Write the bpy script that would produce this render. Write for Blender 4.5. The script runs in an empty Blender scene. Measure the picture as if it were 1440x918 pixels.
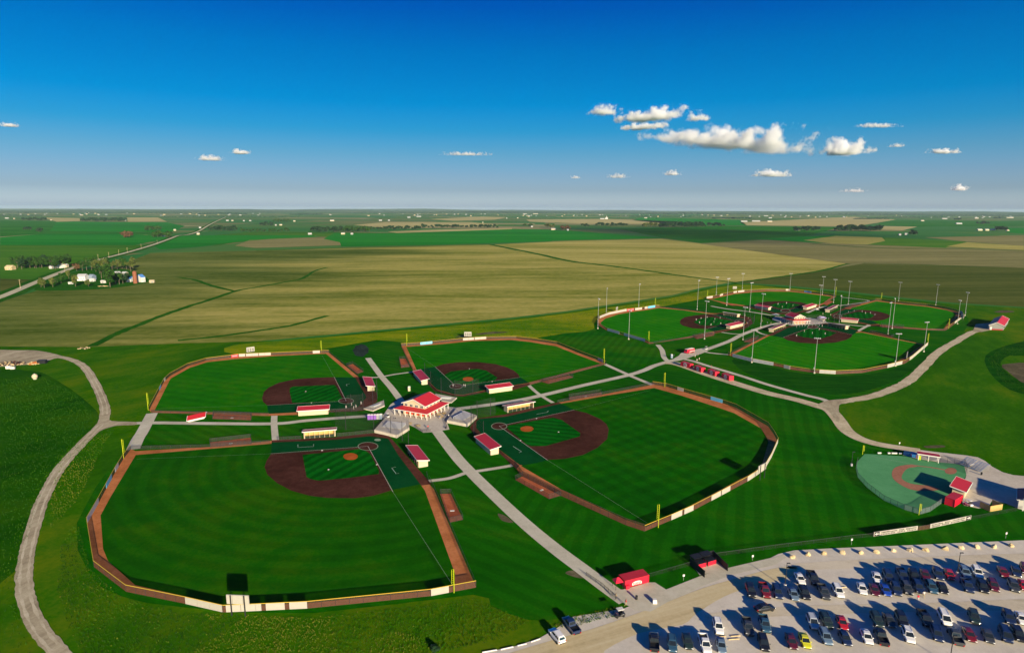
import bpy, bmesh, math, random
from math import sin, cos, tan, atan, atan2, radians, pi, hypot, floor
from mathutils import Vector, Matrix, Quaternion
from mathutils.geometry import tessellate_polygon
random.seed(7)
sc = bpy.context.scene
col = sc.collection
# ------------------------------------------------------------------ camera, light, exposure
F_PX, CAM_H, HORIZON, ROLL = 880.0, 90.0, 293.0, 0.0035
PITCH = atan((459 - HORIZON) / F_PX)
cam_data = bpy.data.cameras.new('camera')
cam = bpy.data.objects.new('camera', cam_data)
col.objects.link(cam)
cam_data.sensor_width = 36.0
cam_data.lens = 36.0 * F_PX / 1440
cam_data.clip_start = 1.0
cam_data.clip_end = 300000.0
cam.matrix_world = Matrix.Translation((0, 0, CAM_H)) @ Matrix.Rotation(pi / 2 - PITCH, 4, 'X') @ Matrix.Rotation(ROLL, 4, 'Z')
sc.camera = cam
SUN_EL, SUN_AZ = radians(15.5), radians(155)          # azimuth clockwise from +Y
sun_dir = Vector((sin(SUN_AZ) * cos(SUN_EL), cos(SUN_AZ) * cos(SUN_EL), sin(SUN_EL)))
sd = bpy.data.lights.new('sun', 'SUN')
sd.energy = 5.0
sd.angle = radians(0.5)
sd.color = (1.0, 0.83, 0.56)
sun = bpy.data.objects.new('sun', sd)
col.objects.link(sun)
sun.rotation_euler = (-sun_dir).to_track_quat('-Z', 'Y').to_euler()
sun.location = sun_dir * 500
world = bpy.data.worlds.new('World')
sc.world = world
world.use_nodes = True
wn = world.node_tree
sky = wn.nodes.new('ShaderNodeTexSky')
sky.sky_type = 'NISHITA'
sky.sun_disc = False
sky.sun_elevation = SUN_EL
sky.sun_rotation = SUN_AZ
sky.altitude = 300
sky.ozone_density = 2.0
sky.dust_density = 1.0
tc = wn.nodes.new('ShaderNodeTexCoord')
sx = wn.nodes.new('ShaderNodeSeparateXYZ')
sv = wn.nodes.new('ShaderNodeMapping')           # the sky changes less from side to side
sv.inputs['Scale'].default_value = (0.35, 1, 1)
wn.links.new(tc.outputs['Generated'], sv.inputs[0])
wn.links.new(sv.outputs[0], sky.inputs[0])
wn.links.new(tc.outputs['Generated'], sx.inputs[0])
ramp = wn.nodes.new('ShaderNodeValToRGB')       # colour grade of the sky by height, the same all round
wn.links.new(sx.outputs[2], ramp.inputs[0])
SKY_RAMP = [(0.0, (0.50, 0.63, 1.08)), (0.01, (0.48, 0.61, 0.99)), (0.028, (0.29, 0.39, 0.66)), (0.05, (0.23, 0.345, 0.58)), (0.08, (0.14, 0.32, 0.51)), (0.115, (0.038, 0.30, 0.51)), (0.152, (0.003, 0.285, 0.54)), (0.223, (0.0005, 0.24, 0.515)), (0.29, (0.0003, 0.148, 0.50)), (0.5, (0.0006, 0.17, 0.54)), (1.0, (0.001, 0.20, 0.58))]
while len(ramp.color_ramp.elements) < len(SKY_RAMP):
    ramp.color_ramp.elements.new(0.5)
for e, (p, c) in zip(ramp.color_ramp.elements, SKY_RAMP):
    e.position = p
    e.color = (*c, 1)
mx = wn.nodes.new('ShaderNodeMix')
mx.data_type = 'RGBA'
mx.blend_type = 'MULTIPLY'
mx.inputs[0].default_value = 1.0
wn.links.new(sky.outputs[0], mx.inputs[6])
wn.links.new(ramp.outputs[0], mx.inputs[7])
bg = wn.nodes['Background']
wn.links.new(mx.outputs[2], bg.inputs[0])
bg.inputs[1].default_value = 0.098
sc.view_settings.view_transform = 'Standard'
sc.view_settings.look = 'None'
sc.view_settings.exposure = 0.95
sc.view_settings.gamma = 1.0
sc.render.engine = 'CYCLES'
sc.cycles.max_bounces = 16
sc.cycles.diffuse_bounces = 2
sc.cycles.glossy_bounces = 2
sc.cycles.transmission_bounces = 2
sc.cycles.volume_bounces = 12
sc.cycles.transparent_max_bounces = 24
sc.cycles.use_denoising = True

# ------------------------------------------------------------------ helpers
CP, SP = cos(PITCH), sin(PITCH)
def G(x, y, z=0.0):
    """The point at height z that the photograph's pixel (x, y) looks at."""
    x -= 720
    y = 459 - y
    c, s = cos(ROLL), sin(ROLL)
    x, y = c * x - s * y, s * x + c * y
    u, v = x / F_PX, y / F_PX
    t = (CAM_H - z) / (SP - v * CP)
    return Vector((u * t, (CP + v * SP) * t, z))
def height(px, ty):
    """Height of something that stands at pixel px and whose top is at row ty."""
    X = G(*px)
    v = (459 - ty + (px[0] - 720) * ROLL) / F_PX
    # depth*CP - dz*SP = w ; (depth*SP + dz*CP) = v*w
    return max(0.3, CAM_H + X.y * (v * CP - SP) / (CP + v * SP))
def catmull(pts, closed, n=6):
    out = []
    m = len(pts)
    for i in range(m if closed else m - 1):
        p0 = pts[(i - 1) % m] if closed or i > 0 else pts[i]
        p1 = pts[i]
        p2 = pts[(i + 1) % m]
        p3 = pts[(i + 2) % m] if closed or i + 2 < m else p2
        for k in range(n):
            t = k / n
            out.append(0.5 * ((2 * p1) + (p2 - p0) * t + (2 * p0 - 5 * p1 + 4 * p2 - p3) * t * t + (3 * p1 - p0 - 3 * p2 + p3) * t ** 3))
    if not closed:
        out.append(pts[-1])
    return out
def link(o, parent=None):
    col.objects.link(o)
    if parent is not None:
        o.parent = parent
    return o
def mesh_obj(name, verts, faces, mats, parent=None, mi=None, smooth=False):
    me = bpy.data.meshes.new(name)
    me.from_pydata([tuple(v) for v in verts], [], faces)
    for m in (mats if isinstance(mats, (list, tuple)) else [mats]):
        me.materials.append(m)
    if mi:
        me.polygons.foreach_set('material_index', mi)
    if smooth:
        me.polygons.foreach_set('use_smooth', [True] * len(me.polygons))
    me.update()
    return link(bpy.data.objects.new(name, me), parent)
def tag(o, label, cat, group=None):
    o['label'] = label
    o['category'] = cat
    if group:
        o['group'] = group
    return o
def thing(name, label, cat, loc=(0, 0, 0), rz=0.0, group=None):
    o = bpy.data.objects.new(name, None)
    o.empty_display_size = 0.5
    o.location = loc
    o.rotation_euler = (0, 0, rz)
    return tag(link(o), label, cat, group)
def dup(o, loc, rz, label=None, group=None, scale=None):
    r = o.copy()
    col.objects.link(r)
    r.location = loc
    r.rotation_euler = (0, 0, rz)
    if scale:
        r.scale = (scale,) * 3
    if label:
        r['label'] = label
    if group:
        r['group'] = group
    for ch in list(o.children):
        c = ch.copy()
        col.objects.link(c)
        c.parent = r
        for g in list(ch.children):
            d = g.copy()
            col.objects.link(d)
            d.parent = c
    return r
class MB:
    """Collects boxes, tubes, prisms and quads into one mesh."""
    def __init__(s):
        s.v, s.f = [], []
    def add(s, vs, fs):
        b = len(s.v)
        s.v += [Vector(v) for v in vs]
        s.f += [tuple(i + b for i in f) for f in fs]
        return s
    def box(s, c, d, rz=0.0, m=None):
        x, y, z = d[0] / 2, d[1] / 2, d[2] / 2
        vs = [Vector((a, b, e)) for e in (-z, z) for a, b in ((-x, -y), (x, -y), (x, y), (-x, y))]
        R = Matrix.Rotation(rz, 3, 'Z')
        vs = [R @ v + Vector(c) for v in vs]
        return s.add(vs, [(3, 2, 1, 0), (4, 5, 6, 7), (0, 1, 5, 4), (1, 2, 6, 5), (2, 3, 7, 6), (3, 0, 4, 7)])
    def tube(s, p, q, r0, r1=None, n=6):
        r1 = r0 if r1 is None else r1
        p, q = Vector(p), Vector(q)
        d = (q - p).normalized()
        a = d.orthogonal().normalized()
        b = d.cross(a)
        vs = []
        for c, r in ((p, r0), (q, r1)):
            for i in range(n):
                t = 2 * pi * i / n
                vs.append(c + a * (r * cos(t)) + b * (r * sin(t)))
        fs = [(i, (i + 1) % n, n + (i + 1) % n, n + i) for i in range(n)] + [tuple(reversed(range(n))), tuple(range(n, 2 * n))]
        return s.add(vs, fs)
    def prism(s, poly, z0, z1):
        n = len(poly)
        vs = [(p[0], p[1], z0) for p in poly] + [(p[0], p[1], z1) for p in poly]
        return s.add(vs, [tuple(reversed(range(n))), tuple(range(n, 2 * n))] + [(i, (i + 1) % n, n + (i + 1) % n, n + i) for i in range(n)])
    def hexa(s, b, t):
        """A solid between the four points b and the four points t above them."""
        return s.add(list(b) + list(t), [(3, 2, 1, 0), (4, 5, 6, 7), (0, 1, 5, 4), (1, 2, 6, 5), (2, 3, 7, 6), (3, 0, 4, 7)])
    def build(s, name, mat, parent=None, smooth=False):
        return mesh_obj(name, s.v, s.f, mat, parent, smooth=smooth)
def area(p):
    return sum(p[i - 1].x * p[i].y - p[i].x * p[i - 1].y for i in range(len(p))) / 2
def W(px, z=0.0, smooth=0, closed=True):
    p = [G(*q) for q in px]
    if smooth:
        p = catmull(p, closed, smooth)
    return [Vector((q.x, q.y, z)) for q in p]
def sheet_w(name, pts, mat, kind='structure', parent=None):
    if area(pts) < 0:
        pts = pts[::-1]
    tris = tessellate_polygon([pts])
    fs = []
    for t in tris:
        a, b, c = (pts[i] for i in t)
        fs.append(t if (b - a).cross(c - a).z > 0 else (t[0], t[2], t[1]))
    o = mesh_obj(name, pts, fs, mat, parent)
    if kind and parent is None:
        o['kind'] = kind
    return o
def sheet(name, px, mat, z, smooth=0, kind='structure'):
    return sheet_w(name, W(px, z, smooth), mat, kind)
def ribbon(name, px, width, mat, z, n=6, kind='structure', parent=None, jitter=0.0):
    p = W(px, z, n, False) if n else W(px, z)
    vs, fs = [], []
    for i, q in enumerate(p):
        d = (p[min(i + 1, len(p) - 1)] - p[max(i - 1, 0)]).normalized()
        w = width if not isinstance(width, (list, tuple)) else width[0] + (width[1] - width[0]) * i / (len(p) - 1)
        nrm = Vector((-d.y, d.x, 0)) * (w / 2)
        vs += [q + nrm * (1 + random.uniform(-jitter, jitter)), q - nrm * (1 + random.uniform(-jitter, jitter))]
        if i:
            fs.append((2 * i - 2, 2 * i - 1, 2 * i + 1, 2 * i))
    o = mesh_obj(name, vs, fs, mat, parent)
    if kind and parent is None:
        o['kind'] = kind
    return o
def ellipse_px(cx, cy, rx, ry, n=28, wob=0.0):
    return [(cx + rx * cos(2 * pi * i / n) * (1 + random.uniform(-wob, wob)), cy + ry * sin(2 * pi * i / n) * (1 + random.uniform(-wob, wob))) for i in range(n)]

# ------------------------------------------------------------------ materials
def new_mat(name):
    m = bpy.data.materials.new(name)
    m.use_nodes = True
    return m, m.node_tree, m.node_tree.nodes['Principled BSDF']
def node(nt, t, **kw):
    n = nt.nodes.new(t)
    for k, v in kw.items():
        setattr(n, k, v)
    return n
def math_n(nt, op, a, b=None, clamp=False):
    n = node(nt, 'ShaderNodeMath', operation=op, use_clamp=clamp)
    for i, v in enumerate((a, b)):
        if v is None:
            continue
        if isinstance(v, (int, float)):
            n.inputs[i].default_value = v
        else:
            nt.links.new(v, n.inputs[i])
    return n.outputs[0]
def noise_n(nt, vec, scale, detail=4, rough=0.6):
    n = node(nt, 'ShaderNodeTexNoise')
    n.inputs['Scale'].default_value = scale
    n.inputs['Detail'].default_value = detail
    n.inputs['Roughness'].default_value = rough
    nt.links.new(vec, n.inputs['Vector'])
    return n.outputs['Fac']
def mix_n(nt, fac, a, b, mode='MIX'):
    n = node(nt, 'ShaderNodeMix', data_type='RGBA', blend_type=mode)
    for i, v in ((0, fac), (6, a), (7, b)):
        if isinstance(v, (int, float)):
            n.inputs[i].default_value = v
        elif isinstance(v, tuple):
            n.inputs[i].default_value = (*v, 1)
        else:
            nt.links.new(v, n.inputs[i])
    return n.outputs[2]
def ramp_n(nt, fac, stops):
    r = node(nt, 'ShaderNodeValToRGB')
    while len(r.color_ramp.elements) < len(stops):
        r.color_ramp.elements.new(0.5)
    for e, (p, c) in zip(r.color_ramp.elements, stops):
        e.position = p
        e.color = (*c, 1)
    nt.links.new(fac, r.inputs[0])
    return r.outputs[0]
def pos_n(nt, scale=(1, 1, 1), rot=0.0):
    g = node(nt, 'ShaderNodeNewGeometry')
    m = node(nt, 'ShaderNodeMapping')
    m.inputs['Scale'].default_value = scale
    m.inputs['Rotation'].default_value = (0, 0, rot)
    if rot:                                              # rotate first, then stretch
        r = node(nt, 'ShaderNodeVectorRotate', rotation_type='Z_AXIS')
        r.inputs['Angle'].default_value = rot
        nt.links.new(g.outputs['Position'], r.inputs['Vector'])
        m.inputs['Rotation'].default_value = (0, 0, 0)
        nt.links.new(r.outputs[0], m.inputs[0])
    else:
        nt.links.new(g.outputs['Position'], m.inputs[0])
    return m.outputs[0]
def flat(name, c, rough=0.7, var=0.12, scale=1.5, metal=0.0, coat=0.0, spec=0.3):
    """A plain painted or cast surface with a little grain."""
    m, nt, b = new_mat(name)
    f = noise_n(nt, pos_n(nt), scale, 5)
    f = math_n(nt, 'MULTIPLY_ADD', f, 2 * var)
    f.node.inputs[2].default_value = 1 - var
    hsv = node(nt, 'ShaderNodeHueSaturation')
    hsv.inputs['Color'].default_value = (*c, 1)
    nt.links.new(f, hsv.inputs['Value'])
    nt.links.new(hsv.outputs[0], b.inputs['Base Color'])
    b.inputs['Roughness'].default_value = rough
    b.inputs['Metallic'].default_value = metal
    b.inputs['Specular IOR Level'].default_value = spec
    b.inputs['Coat Weight'].default_value = coat
    b.inputs['Coat Roughness'].default_value = 0.08
    return m
def earth(name, dark, mid, light, scale=0.05, fine=0.9, stretch=(1, 1, 1), rot=0.0, stripes=None, rings=None, side=None, rows=None):
    """Grass, soil, gravel: broad patches, middling patches and grain; stripes=(angle, width, strength), rings=(centre, width, strength)."""
    m, nt, b = new_mat(name)
    v = pos_n(nt, stretch, rot)
    v0 = pos_n(nt)
    big = noise_n(nt, v, scale, 4, 0.6)
    med = noise_n(nt, v, scale * 6, 5, 0.65)
    gr = noise_n(nt, v0, fine, 6, 0.75)
    f = math_n(nt, 'ADD', math_n(nt, 'MULTIPLY', big, 0.45), math_n(nt, 'ADD', math_n(nt, 'MULTIPLY', med, 0.3), math_n(nt, 'MULTIPLY', gr, 0.25)))
    if rows is not None:                                 # drill rows and tramlines
        rw = noise_n(nt, pos_n(nt, (0.006, 0.085, 1), rows), 1.0, 4, .7)
        f = math_n(nt, 'ADD', f, math_n(nt, 'MULTIPLY', math_n(nt, 'SUBTRACT', rw, .5), .24))
    c = ramp_n(nt, f, [(0.40, dark), (0.5, mid), (0.60, light)])
    for st in ([stripes] if isinstance(stripes, tuple) else (stripes or [])):
        a, w, k = st
        sep = node(nt, 'ShaderNodeSeparateXYZ')
        nt.links.new(v0, sep.inputs[0])
        d = math_n(nt, 'ADD', math_n(nt, 'MULTIPLY', sep.outputs[0], cos(a)), math_n(nt, 'MULTIPLY', sep.outputs[1], sin(a)))
        d = math_n(nt, 'ADD', d, math_n(nt, 'MULTIPLY', med, w * 1.3))
        s = math_n(nt, 'SINE', math_n(nt, 'MULTIPLY', d, pi / w))
        s = math_n(nt, 'MULTIPLY_ADD', math_n(nt, 'MULTIPLY', s, 3.0), 0.5, True)
        s.node.inputs[2].default_value = 0.5
        c = mix_n(nt, s, c, mix_n(nt, 1.0, c, (1 - k, 1 - k, 1 - k), 'MULTIPLY'))
    if side:                                             # a crop that thins out from one side to the other
        x0, x1, tint = side
        sp_ = node(nt, 'ShaderNodeSeparateXYZ')
        nt.links.new(v0, sp_.inputs[0])
        mr = node(nt, 'ShaderNodeMapRange', interpolation_type='SMOOTHSTEP')
        nt.links.new(math_n(nt, 'ADD', sp_.outputs[0], math_n(nt, 'MULTIPLY', math_n(nt, 'SUBTRACT', big, .5), 700.0)), mr.inputs[0])
        mr.inputs[1].default_value = x0
        mr.inputs[2].default_value = x1
        c = mix_n(nt, mr.outputs[0], mix_n(nt, 1.0, c, tint, 'MULTIPLY'), c)
    if rings:
        ctr, w, k = rings
        vd = node(nt, 'ShaderNodeVectorMath', operation='DISTANCE')
        nt.links.new(v0, vd.inputs[0])
        vd.inputs[1].default_value = (ctr.x, ctr.y, 0)
        s = math_n(nt, 'SINE', math_n(nt, 'MULTIPLY', math_n(nt, 'ADD', vd.outputs['Value'], math_n(nt, 'MULTIPLY', big, w)), pi / w))
        s = math_n(nt, 'MULTIPLY_ADD', math_n(nt, 'MULTIPLY', s, 2.0), 0.5, True)
        s.node.inputs[2].default_value = 0.5
        c = mix_n(nt, s, c, mix_n(nt, 1.0, c, (1 - k, 1 - k, 1 - k), 'MULTIPLY'))
    nt.links.new(c, b.inputs['Base Color'])
    b.inputs['Roughness'].default_value = 0.95
    b.inputs['Specular IOR Level'].default_value = 0.0
    bp = node(nt, 'ShaderNodeBump')
    bp.inputs['Strength'].default_value = 0.25
    bp.inputs['Distance'].default_value = 0.12
    nt.links.new(gr, bp.inputs['Height'])
    nt.links.new(bp.outputs[0], b.inputs['Normal'])
    return m
def netting(name, c, cover):
    """Woven wire or net too fine to tell the strands apart: part covers, part lets through."""
    m, nt, b = new_mat(name)
    b.inputs['Base Color'].default_value = (*c, 1)
    b.inputs['Roughness'].default_value = 0.6
    b.inputs['Alpha'].default_value = cover
    return m
HOME_A, HOME_B = G(517.5, 628.5), G(703, 599.5)
M = {}
M['rough'] = earth('rough_meadow', (0.012, 0.082, 0.001), (0.028, 0.125, 0.001), (0.095, 0.155, 0.003), 0.012, 0.7, (1, 0.45, 1), 0.5)
M['rough_yellow'] = earth('dry_meadow', (0.06, 0.16, 0.002), (0.16, 0.225, 0.003), (0.3, 0.27, 0.01), 0.015, 0.5, (0.5, 1.2, 1), 0.1)
M['dark_meadow'] = earth('shaggy_grass', (0.005, 0.048, 0.001), (0.011, 0.08, 0.001), (0.03, 0.1, 0.002), 0.02, 0.8, (1, 0.4, 1), 0.8)
M['lawn'] = earth('mown_lawn', (0.004, 0.078, 0.001), (0.008, 0.108, 0.001), (0.034, 0.124, 0.002), 0.012, 1.1, (0.6, 1.4, 1), 0.35, stripes=(0.95, 2.4, 0.17))
M['lawn2'] = earth('mown_lawn_right', (0.003, 0.074, 0.001), (0.007, 0.108, 0.001), (0.028, 0.122, 0.002), 0.012, 1.1, (0.6, 1.4, 1), 0.35, stripes=(-0.35, 2.6, 0.18))
M['grass_a'] = earth('outfield_grass_rings', (0.004, 0.068, 0.001), (0.008, 0.096, 0.001), (0.028, 0.112, 0.001), 0.02, 1.2, rings=(HOME_A, 3.0, 0.17))
M['grass_b'] = earth('outfield_grass_squares', (0.003, 0.08, 0.001), (0.005, 0.108, 0.001), (0.022, 0.122, 0.001), 0.02, 1.2, stripes=[(0.6, 3.4, 0.17), (-0.95, 3.4, 0.17)])
M['grass_c'] = earth('outfield_grass_stripes', (0.006, 0.115, 0.001), (0.01, 0.148, 0.001), (0.034, 0.155, 0.001), 0.02, 1.0, stripes=(1.25, 3.6, 0.14))
M['grass_e'] = earth('outfield_grass_far', (0.008, 0.15, 0.001), (0.013, 0.185, 0.001), (0.036, 0.19, 0.001), 0.02, 0.8, stripes=(0.5, 4.0, 0.13))
M['infield'] = earth('infield_artificial_turf', (0.001, 0.085, 0.003), (0.002, 0.112, 0.004), (0.003, 0.125, 0.005), 0.06, 1.5, stripes=(-0.45, 2.1, 0.42))
M['infield2'] = earth('infield_artificial_turf_dark', (0.001, 0.085, 0.003), (0.002, 0.112, 0.004), (0.003, 0.125, 0.005), 0.06, 1.5, stripes=(1.3, 2.1, 0.40))
M['foul'] = earth('foul_artificial_turf', (0.001, 0.042, 0.009), (0.0015, 0.054, 0.012), (0.003, 0.062, 0.015), 0.05, 1.6)
M['dirt'] = earth('infield_clay', (0.038, 0.014, 0.01), (0.058, 0.021, 0.015), (0.085, 0.032, 0.024), 0.06, 1.6)
M['track'] = earth('warning_track_clay', (0.3, 0.105, 0.036), (0.42, 0.15, 0.054), (0.52, 0.2, 0.08), 0.08, 1.4)
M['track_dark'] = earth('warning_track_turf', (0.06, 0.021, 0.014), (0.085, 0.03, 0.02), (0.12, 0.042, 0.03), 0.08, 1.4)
M['mound'] = earth('mound_clay', (0.27, 0.065, 0.012), (0.36, 0.085, 0.016), (0.42, 0.11, 0.03), 0.3, 2.0)
M['bullpen'] = earth('bullpen_clay', (0.28, 0.075, 0.034), (0.38, 0.105, 0.048), (0.45, 0.14, 0.065), 0.15, 1.5)
M['concrete'] = earth('concrete_path', (0.42, 0.395, 0.305), (0.495, 0.465, 0.36), (0.55, 0.52, 0.42), 0.08, 1.3)
M['plaza'] = earth('concrete_plaza', (0.44, 0.39, 0.32), (0.51, 0.46, 0.38), (0.56, 0.51, 0.43), 0.1, 1.2)
M['gravel'] = earth('gravel_road', (0.26, 0.215, 0.14), (0.39, 0.335, 0.225), (0.49, 0.43, 0.3), 0.12, 2.2, (1, 0.4, 1), 0.3)
M['gravel_pale'] = earth('pale_gravel_drive', (0.36, 0.30, 0.19), (0.50, 0.425, 0.28), (0.60, 0.52, 0.36), 0.12, 2.0)
M['rut'] = earth('wheel_rut', (0.40, 0.345, 0.23), (0.50, 0.44, 0.31), (0.58, 0.52, 0.38), 0.15, 2.0)
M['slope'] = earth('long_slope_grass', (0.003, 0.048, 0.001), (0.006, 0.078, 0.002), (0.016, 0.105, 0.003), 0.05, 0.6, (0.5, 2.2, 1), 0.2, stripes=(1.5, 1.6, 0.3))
M['lot'] = earth('parking_lot_gravel', (0.42, 0.37, 0.27), (0.53, 0.47, 0.355), (0.6, 0.54, 0.42), 0.03, 1.1, (0.35, 1.6, 1), 0.28)
M['lot_pale'] = earth('parking_lot_pale_gravel', (0.5, 0.46, 0.385), (0.57, 0.525, 0.445), (0.63, 0.585, 0.5), 0.06, 1.1)
M['lot_tan'] = earth('parking_lot_driven_gravel', (0.4, 0.33, 0.18), (0.52, 0.43, 0.25), (0.58, 0.5, 0.31), 0.05, 0.9, (0.12, 2.6, 1), -0.40)
M['tan1'] = earth('stubble_field', (0.13, 0.17, 0.018), (0.285, 0.28, 0.06), (0.44, 0.38, 0.105), 0.005, 0.12, (0.30, 1.3, 1), -0.10, rows=-0.10, side=(-440, -120, (0.42, 0.56, 0.50)))
M['tan2'] = earth('pale_stubble_field', (0.2, 0.22, 0.034), (0.36, 0.33, 0.085), (0.48, 0.42, 0.13), 0.004, 0.10, (0.14, 1.4, 1), 0.12, rows=0.12)
M['olive'] = earth('sprouting_field', (0.05, 0.078, 0.012), (0.08, 0.105, 0.02), (0.115, 0.13, 0.032), 0.004, 0.12, (0.12, 1.6, 1), -0.06, rows=-0.06)
M['greybrown'] = earth('bare_soil_field', (0.15, 0.155, 0.052), (0.215, 0.205, 0.078), (0.28, 0.26, 0.105), 0.003, 0.06, (0.12, 1.4, 1), -0.05, rows=-0.05)
M['green1'] = earth('young_crop_field', (0.006, 0.145, 0.01), (0.01, 0.21, 0.016), (0.02, 0.23, 0.02), 0.003, 0.08, (0.15, 1.2, 1), -0.04)
M['green2'] = earth('hay_field', (0.03, 0.135, 0.008), (0.055, 0.18, 0.012), (0.09, 0.2, 0.02), 0.003, 0.08, (0.15, 1.2, 1), -0.04)
M['green3'] = earth('pasture', (0.01, 0.115, 0.008), (0.02, 0.165, 0.012), (0.045, 0.19, 0.018), 0.006, 0.10, (0.3, 1.2, 1), -0.04)
M['paletan'] = earth('harvested_field', (0.32, 0.29, 0.11), (0.42, 0.37, 0.16), (0.5, 0.44, 0.2), 0.003, 0.08, (0.15, 1.2, 1), -0.04)
M['waterway'] = earth('grassed_waterway', (0.01, 0.075, 0.003), (0.016, 0.105, 0.004), (0.035, 0.125, 0.008), 0.03, 0.4)
M['mud'] = earth('pond_mud', (0.06, 0.052, 0.03), (0.1, 0.085, 0.05), (0.17, 0.145, 0.085), 0.08, 0.9)
M['mira'] = earth('rubber_surface_green', (0.075, 0.25, 0.105), (0.085, 0.285, 0.118), (0.1, 0.31, 0.135), 0.08, 1.2)
M['mira_clay'] = earth('rubber_surface_clay', (0.27, 0.12, 0.08), (0.32, 0.145, 0.095), (0.36, 0.17, 0.115), 0.1, 1.2)
M['asphalt'] = earth('county_road', (0.4, 0.37, 0.24), (0.48, 0.45, 0.3), (0.54, 0.51, 0.36), 0.02, 0.6)
M['chalk'] = flat('chalk_line', (0.50, 0.44, 0.40), 0.9, 0.15, 0.8)
M['ring'] = flat('painted_ring', (0.22, 0.30, 0.20), 0.9, 0.15, 0.8)
M['coach'] = flat('painted_box_line', (0.30, 0.42, 0.34), 0.9, 0.15, 0.8)
M['mulch'] = earth('dark_mulch', (0.012, 0.022, 0.018), (0.020, 0.034, 0.030), (0.035, 0.055, 0.045), 0.1, 1.2)
M['barn_grey'] = flat('weathered_grey_siding', (0.20, 0.20, 0.19), 0.7, 0.08)
M['bench'] = flat('lavender_grey_seats', (0.34, 0.33, 0.42), 0.6, 0.08)
M['farm_white'] = flat('farm_white', (0.36, 0.36, 0.36), 0.7, 0.08)
M['banner'] = flat('weathered_vinyl', (0.36, 0.345, 0.30), 0.7, 0.12)
M['white'] = flat('white_paint', (0.62, 0.60, 0.56), 0.6, 0.06)
M['cream'] = flat('cream_siding', (0.50, 0.42, 0.28), 0.7, 0.06)
M['red_roof'] = flat('red_metal_roof', (0.44, 0.016, 0.022), 0.5, 0.07, 0.7, spec=0.5)
M['red'] = flat('red_paint', (0.62, 0.008, 0.035), 0.45, 0.06, spec=0.5)
M['red_dark'] = flat('dark_red_paint', (0.30, 0.010, 0.025), 0.5, 0.06)
M['orange_red'] = flat('orange_red_shutter', (0.60, 0.07, 0.025), 0.6, 0.06)
M['black'] = flat('black_paint', (0.012, 0.013, 0.016), 0.5, 0.1)
M['dark'] = flat('dark_steel', (0.035, 0.036, 0.04), 0.5, 0.1, metal=0.4)
M['steel'] = flat('galvanised_steel', (0.30, 0.31, 0.31), 0.6, 0.08)
M['grey'] = flat('grey_paint', (0.30, 0.32, 0.34), 0.6, 0.08)
M['palegrey'] = flat('pale_grey_metal', (0.42, 0.43, 0.44), 0.5, 0.08)
M['yellow'] = flat('yellow_foul_pole', (0.44, 0.52, 0.012), 0.5, 0.05)
M['yellow_cap'] = flat('yellow_fence_cap', (0.50, 0.36, 0.03), 0.6, 0.05)
M['glass'] = flat('dark_window_glass', (0.012, 0.018, 0.026), 0.12, 0.05, spec=0.5)
M['wood'] = flat('pine_boards', (0.50, 0.34, 0.12), 0.8, 0.15, 2.0)
M['blue'] = flat('blue_seat_plastic', (0.03, 0.16, 0.42), 0.5, 0.06)
M['blue_roof'] = flat('blue_metal_roof', (0.08, 0.22, 0.55), 0.5, 0.06)
M['skyblue'] = flat('sky_blue_banner', (0.10, 0.42, 0.62), 0.6, 0.06)
M['purple'] = flat('purple_plastic', (0.28, 0.12, 0.52), 0.5, 0.06)
M['lilac'] = flat('lilac_canvas', (0.50, 0.42, 0.72), 0.7, 0.06)
M['brick'] = flat('brick_silo', (0.24, 0.085, 0.045), 0.85, 0.12, 1.0)
M['stone'] = earth('limestone', (0.36, 0.28, 0.15), (0.52, 0.41, 0.24), (0.62, 0.52, 0.34), 0.3, 2.5)
M['greyblue'] = flat('grey_blue_siding', (0.20, 0.26, 0.34), 0.7, 0.08)
M['tyre'] = flat('tyre_rubber', (0.014, 0.014, 0.015), 0.85, 0.1)
M['lamp'] = flat('headlamp_lens', (0.72, 0.74, 0.76), 0.15, 0.03, spec=0.6)
M['tail'] = flat('tail_lamp_lens', (0.50, 0.012, 0.012), 0.2, 0.03, spec=0.6)
M['bark'] = flat('bark', (0.11, 0.085, 0.06), 0.9, 0.25, 1.0)
M['net'] = netting('backstop_net', (0.02, 0.02, 0.022), 0.16)
M['wire'] = netting('chain_link', (0.035, 0.035, 0.035), 0.30)
M['wire_brown'] = netting('chain_link_with_windscreen', (0.095, 0.045, 0.028), 0.55)
M['wire_grey'] = netting('grey_chain_link', (0.16, 0.18, 0.20), 0.35)

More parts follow.
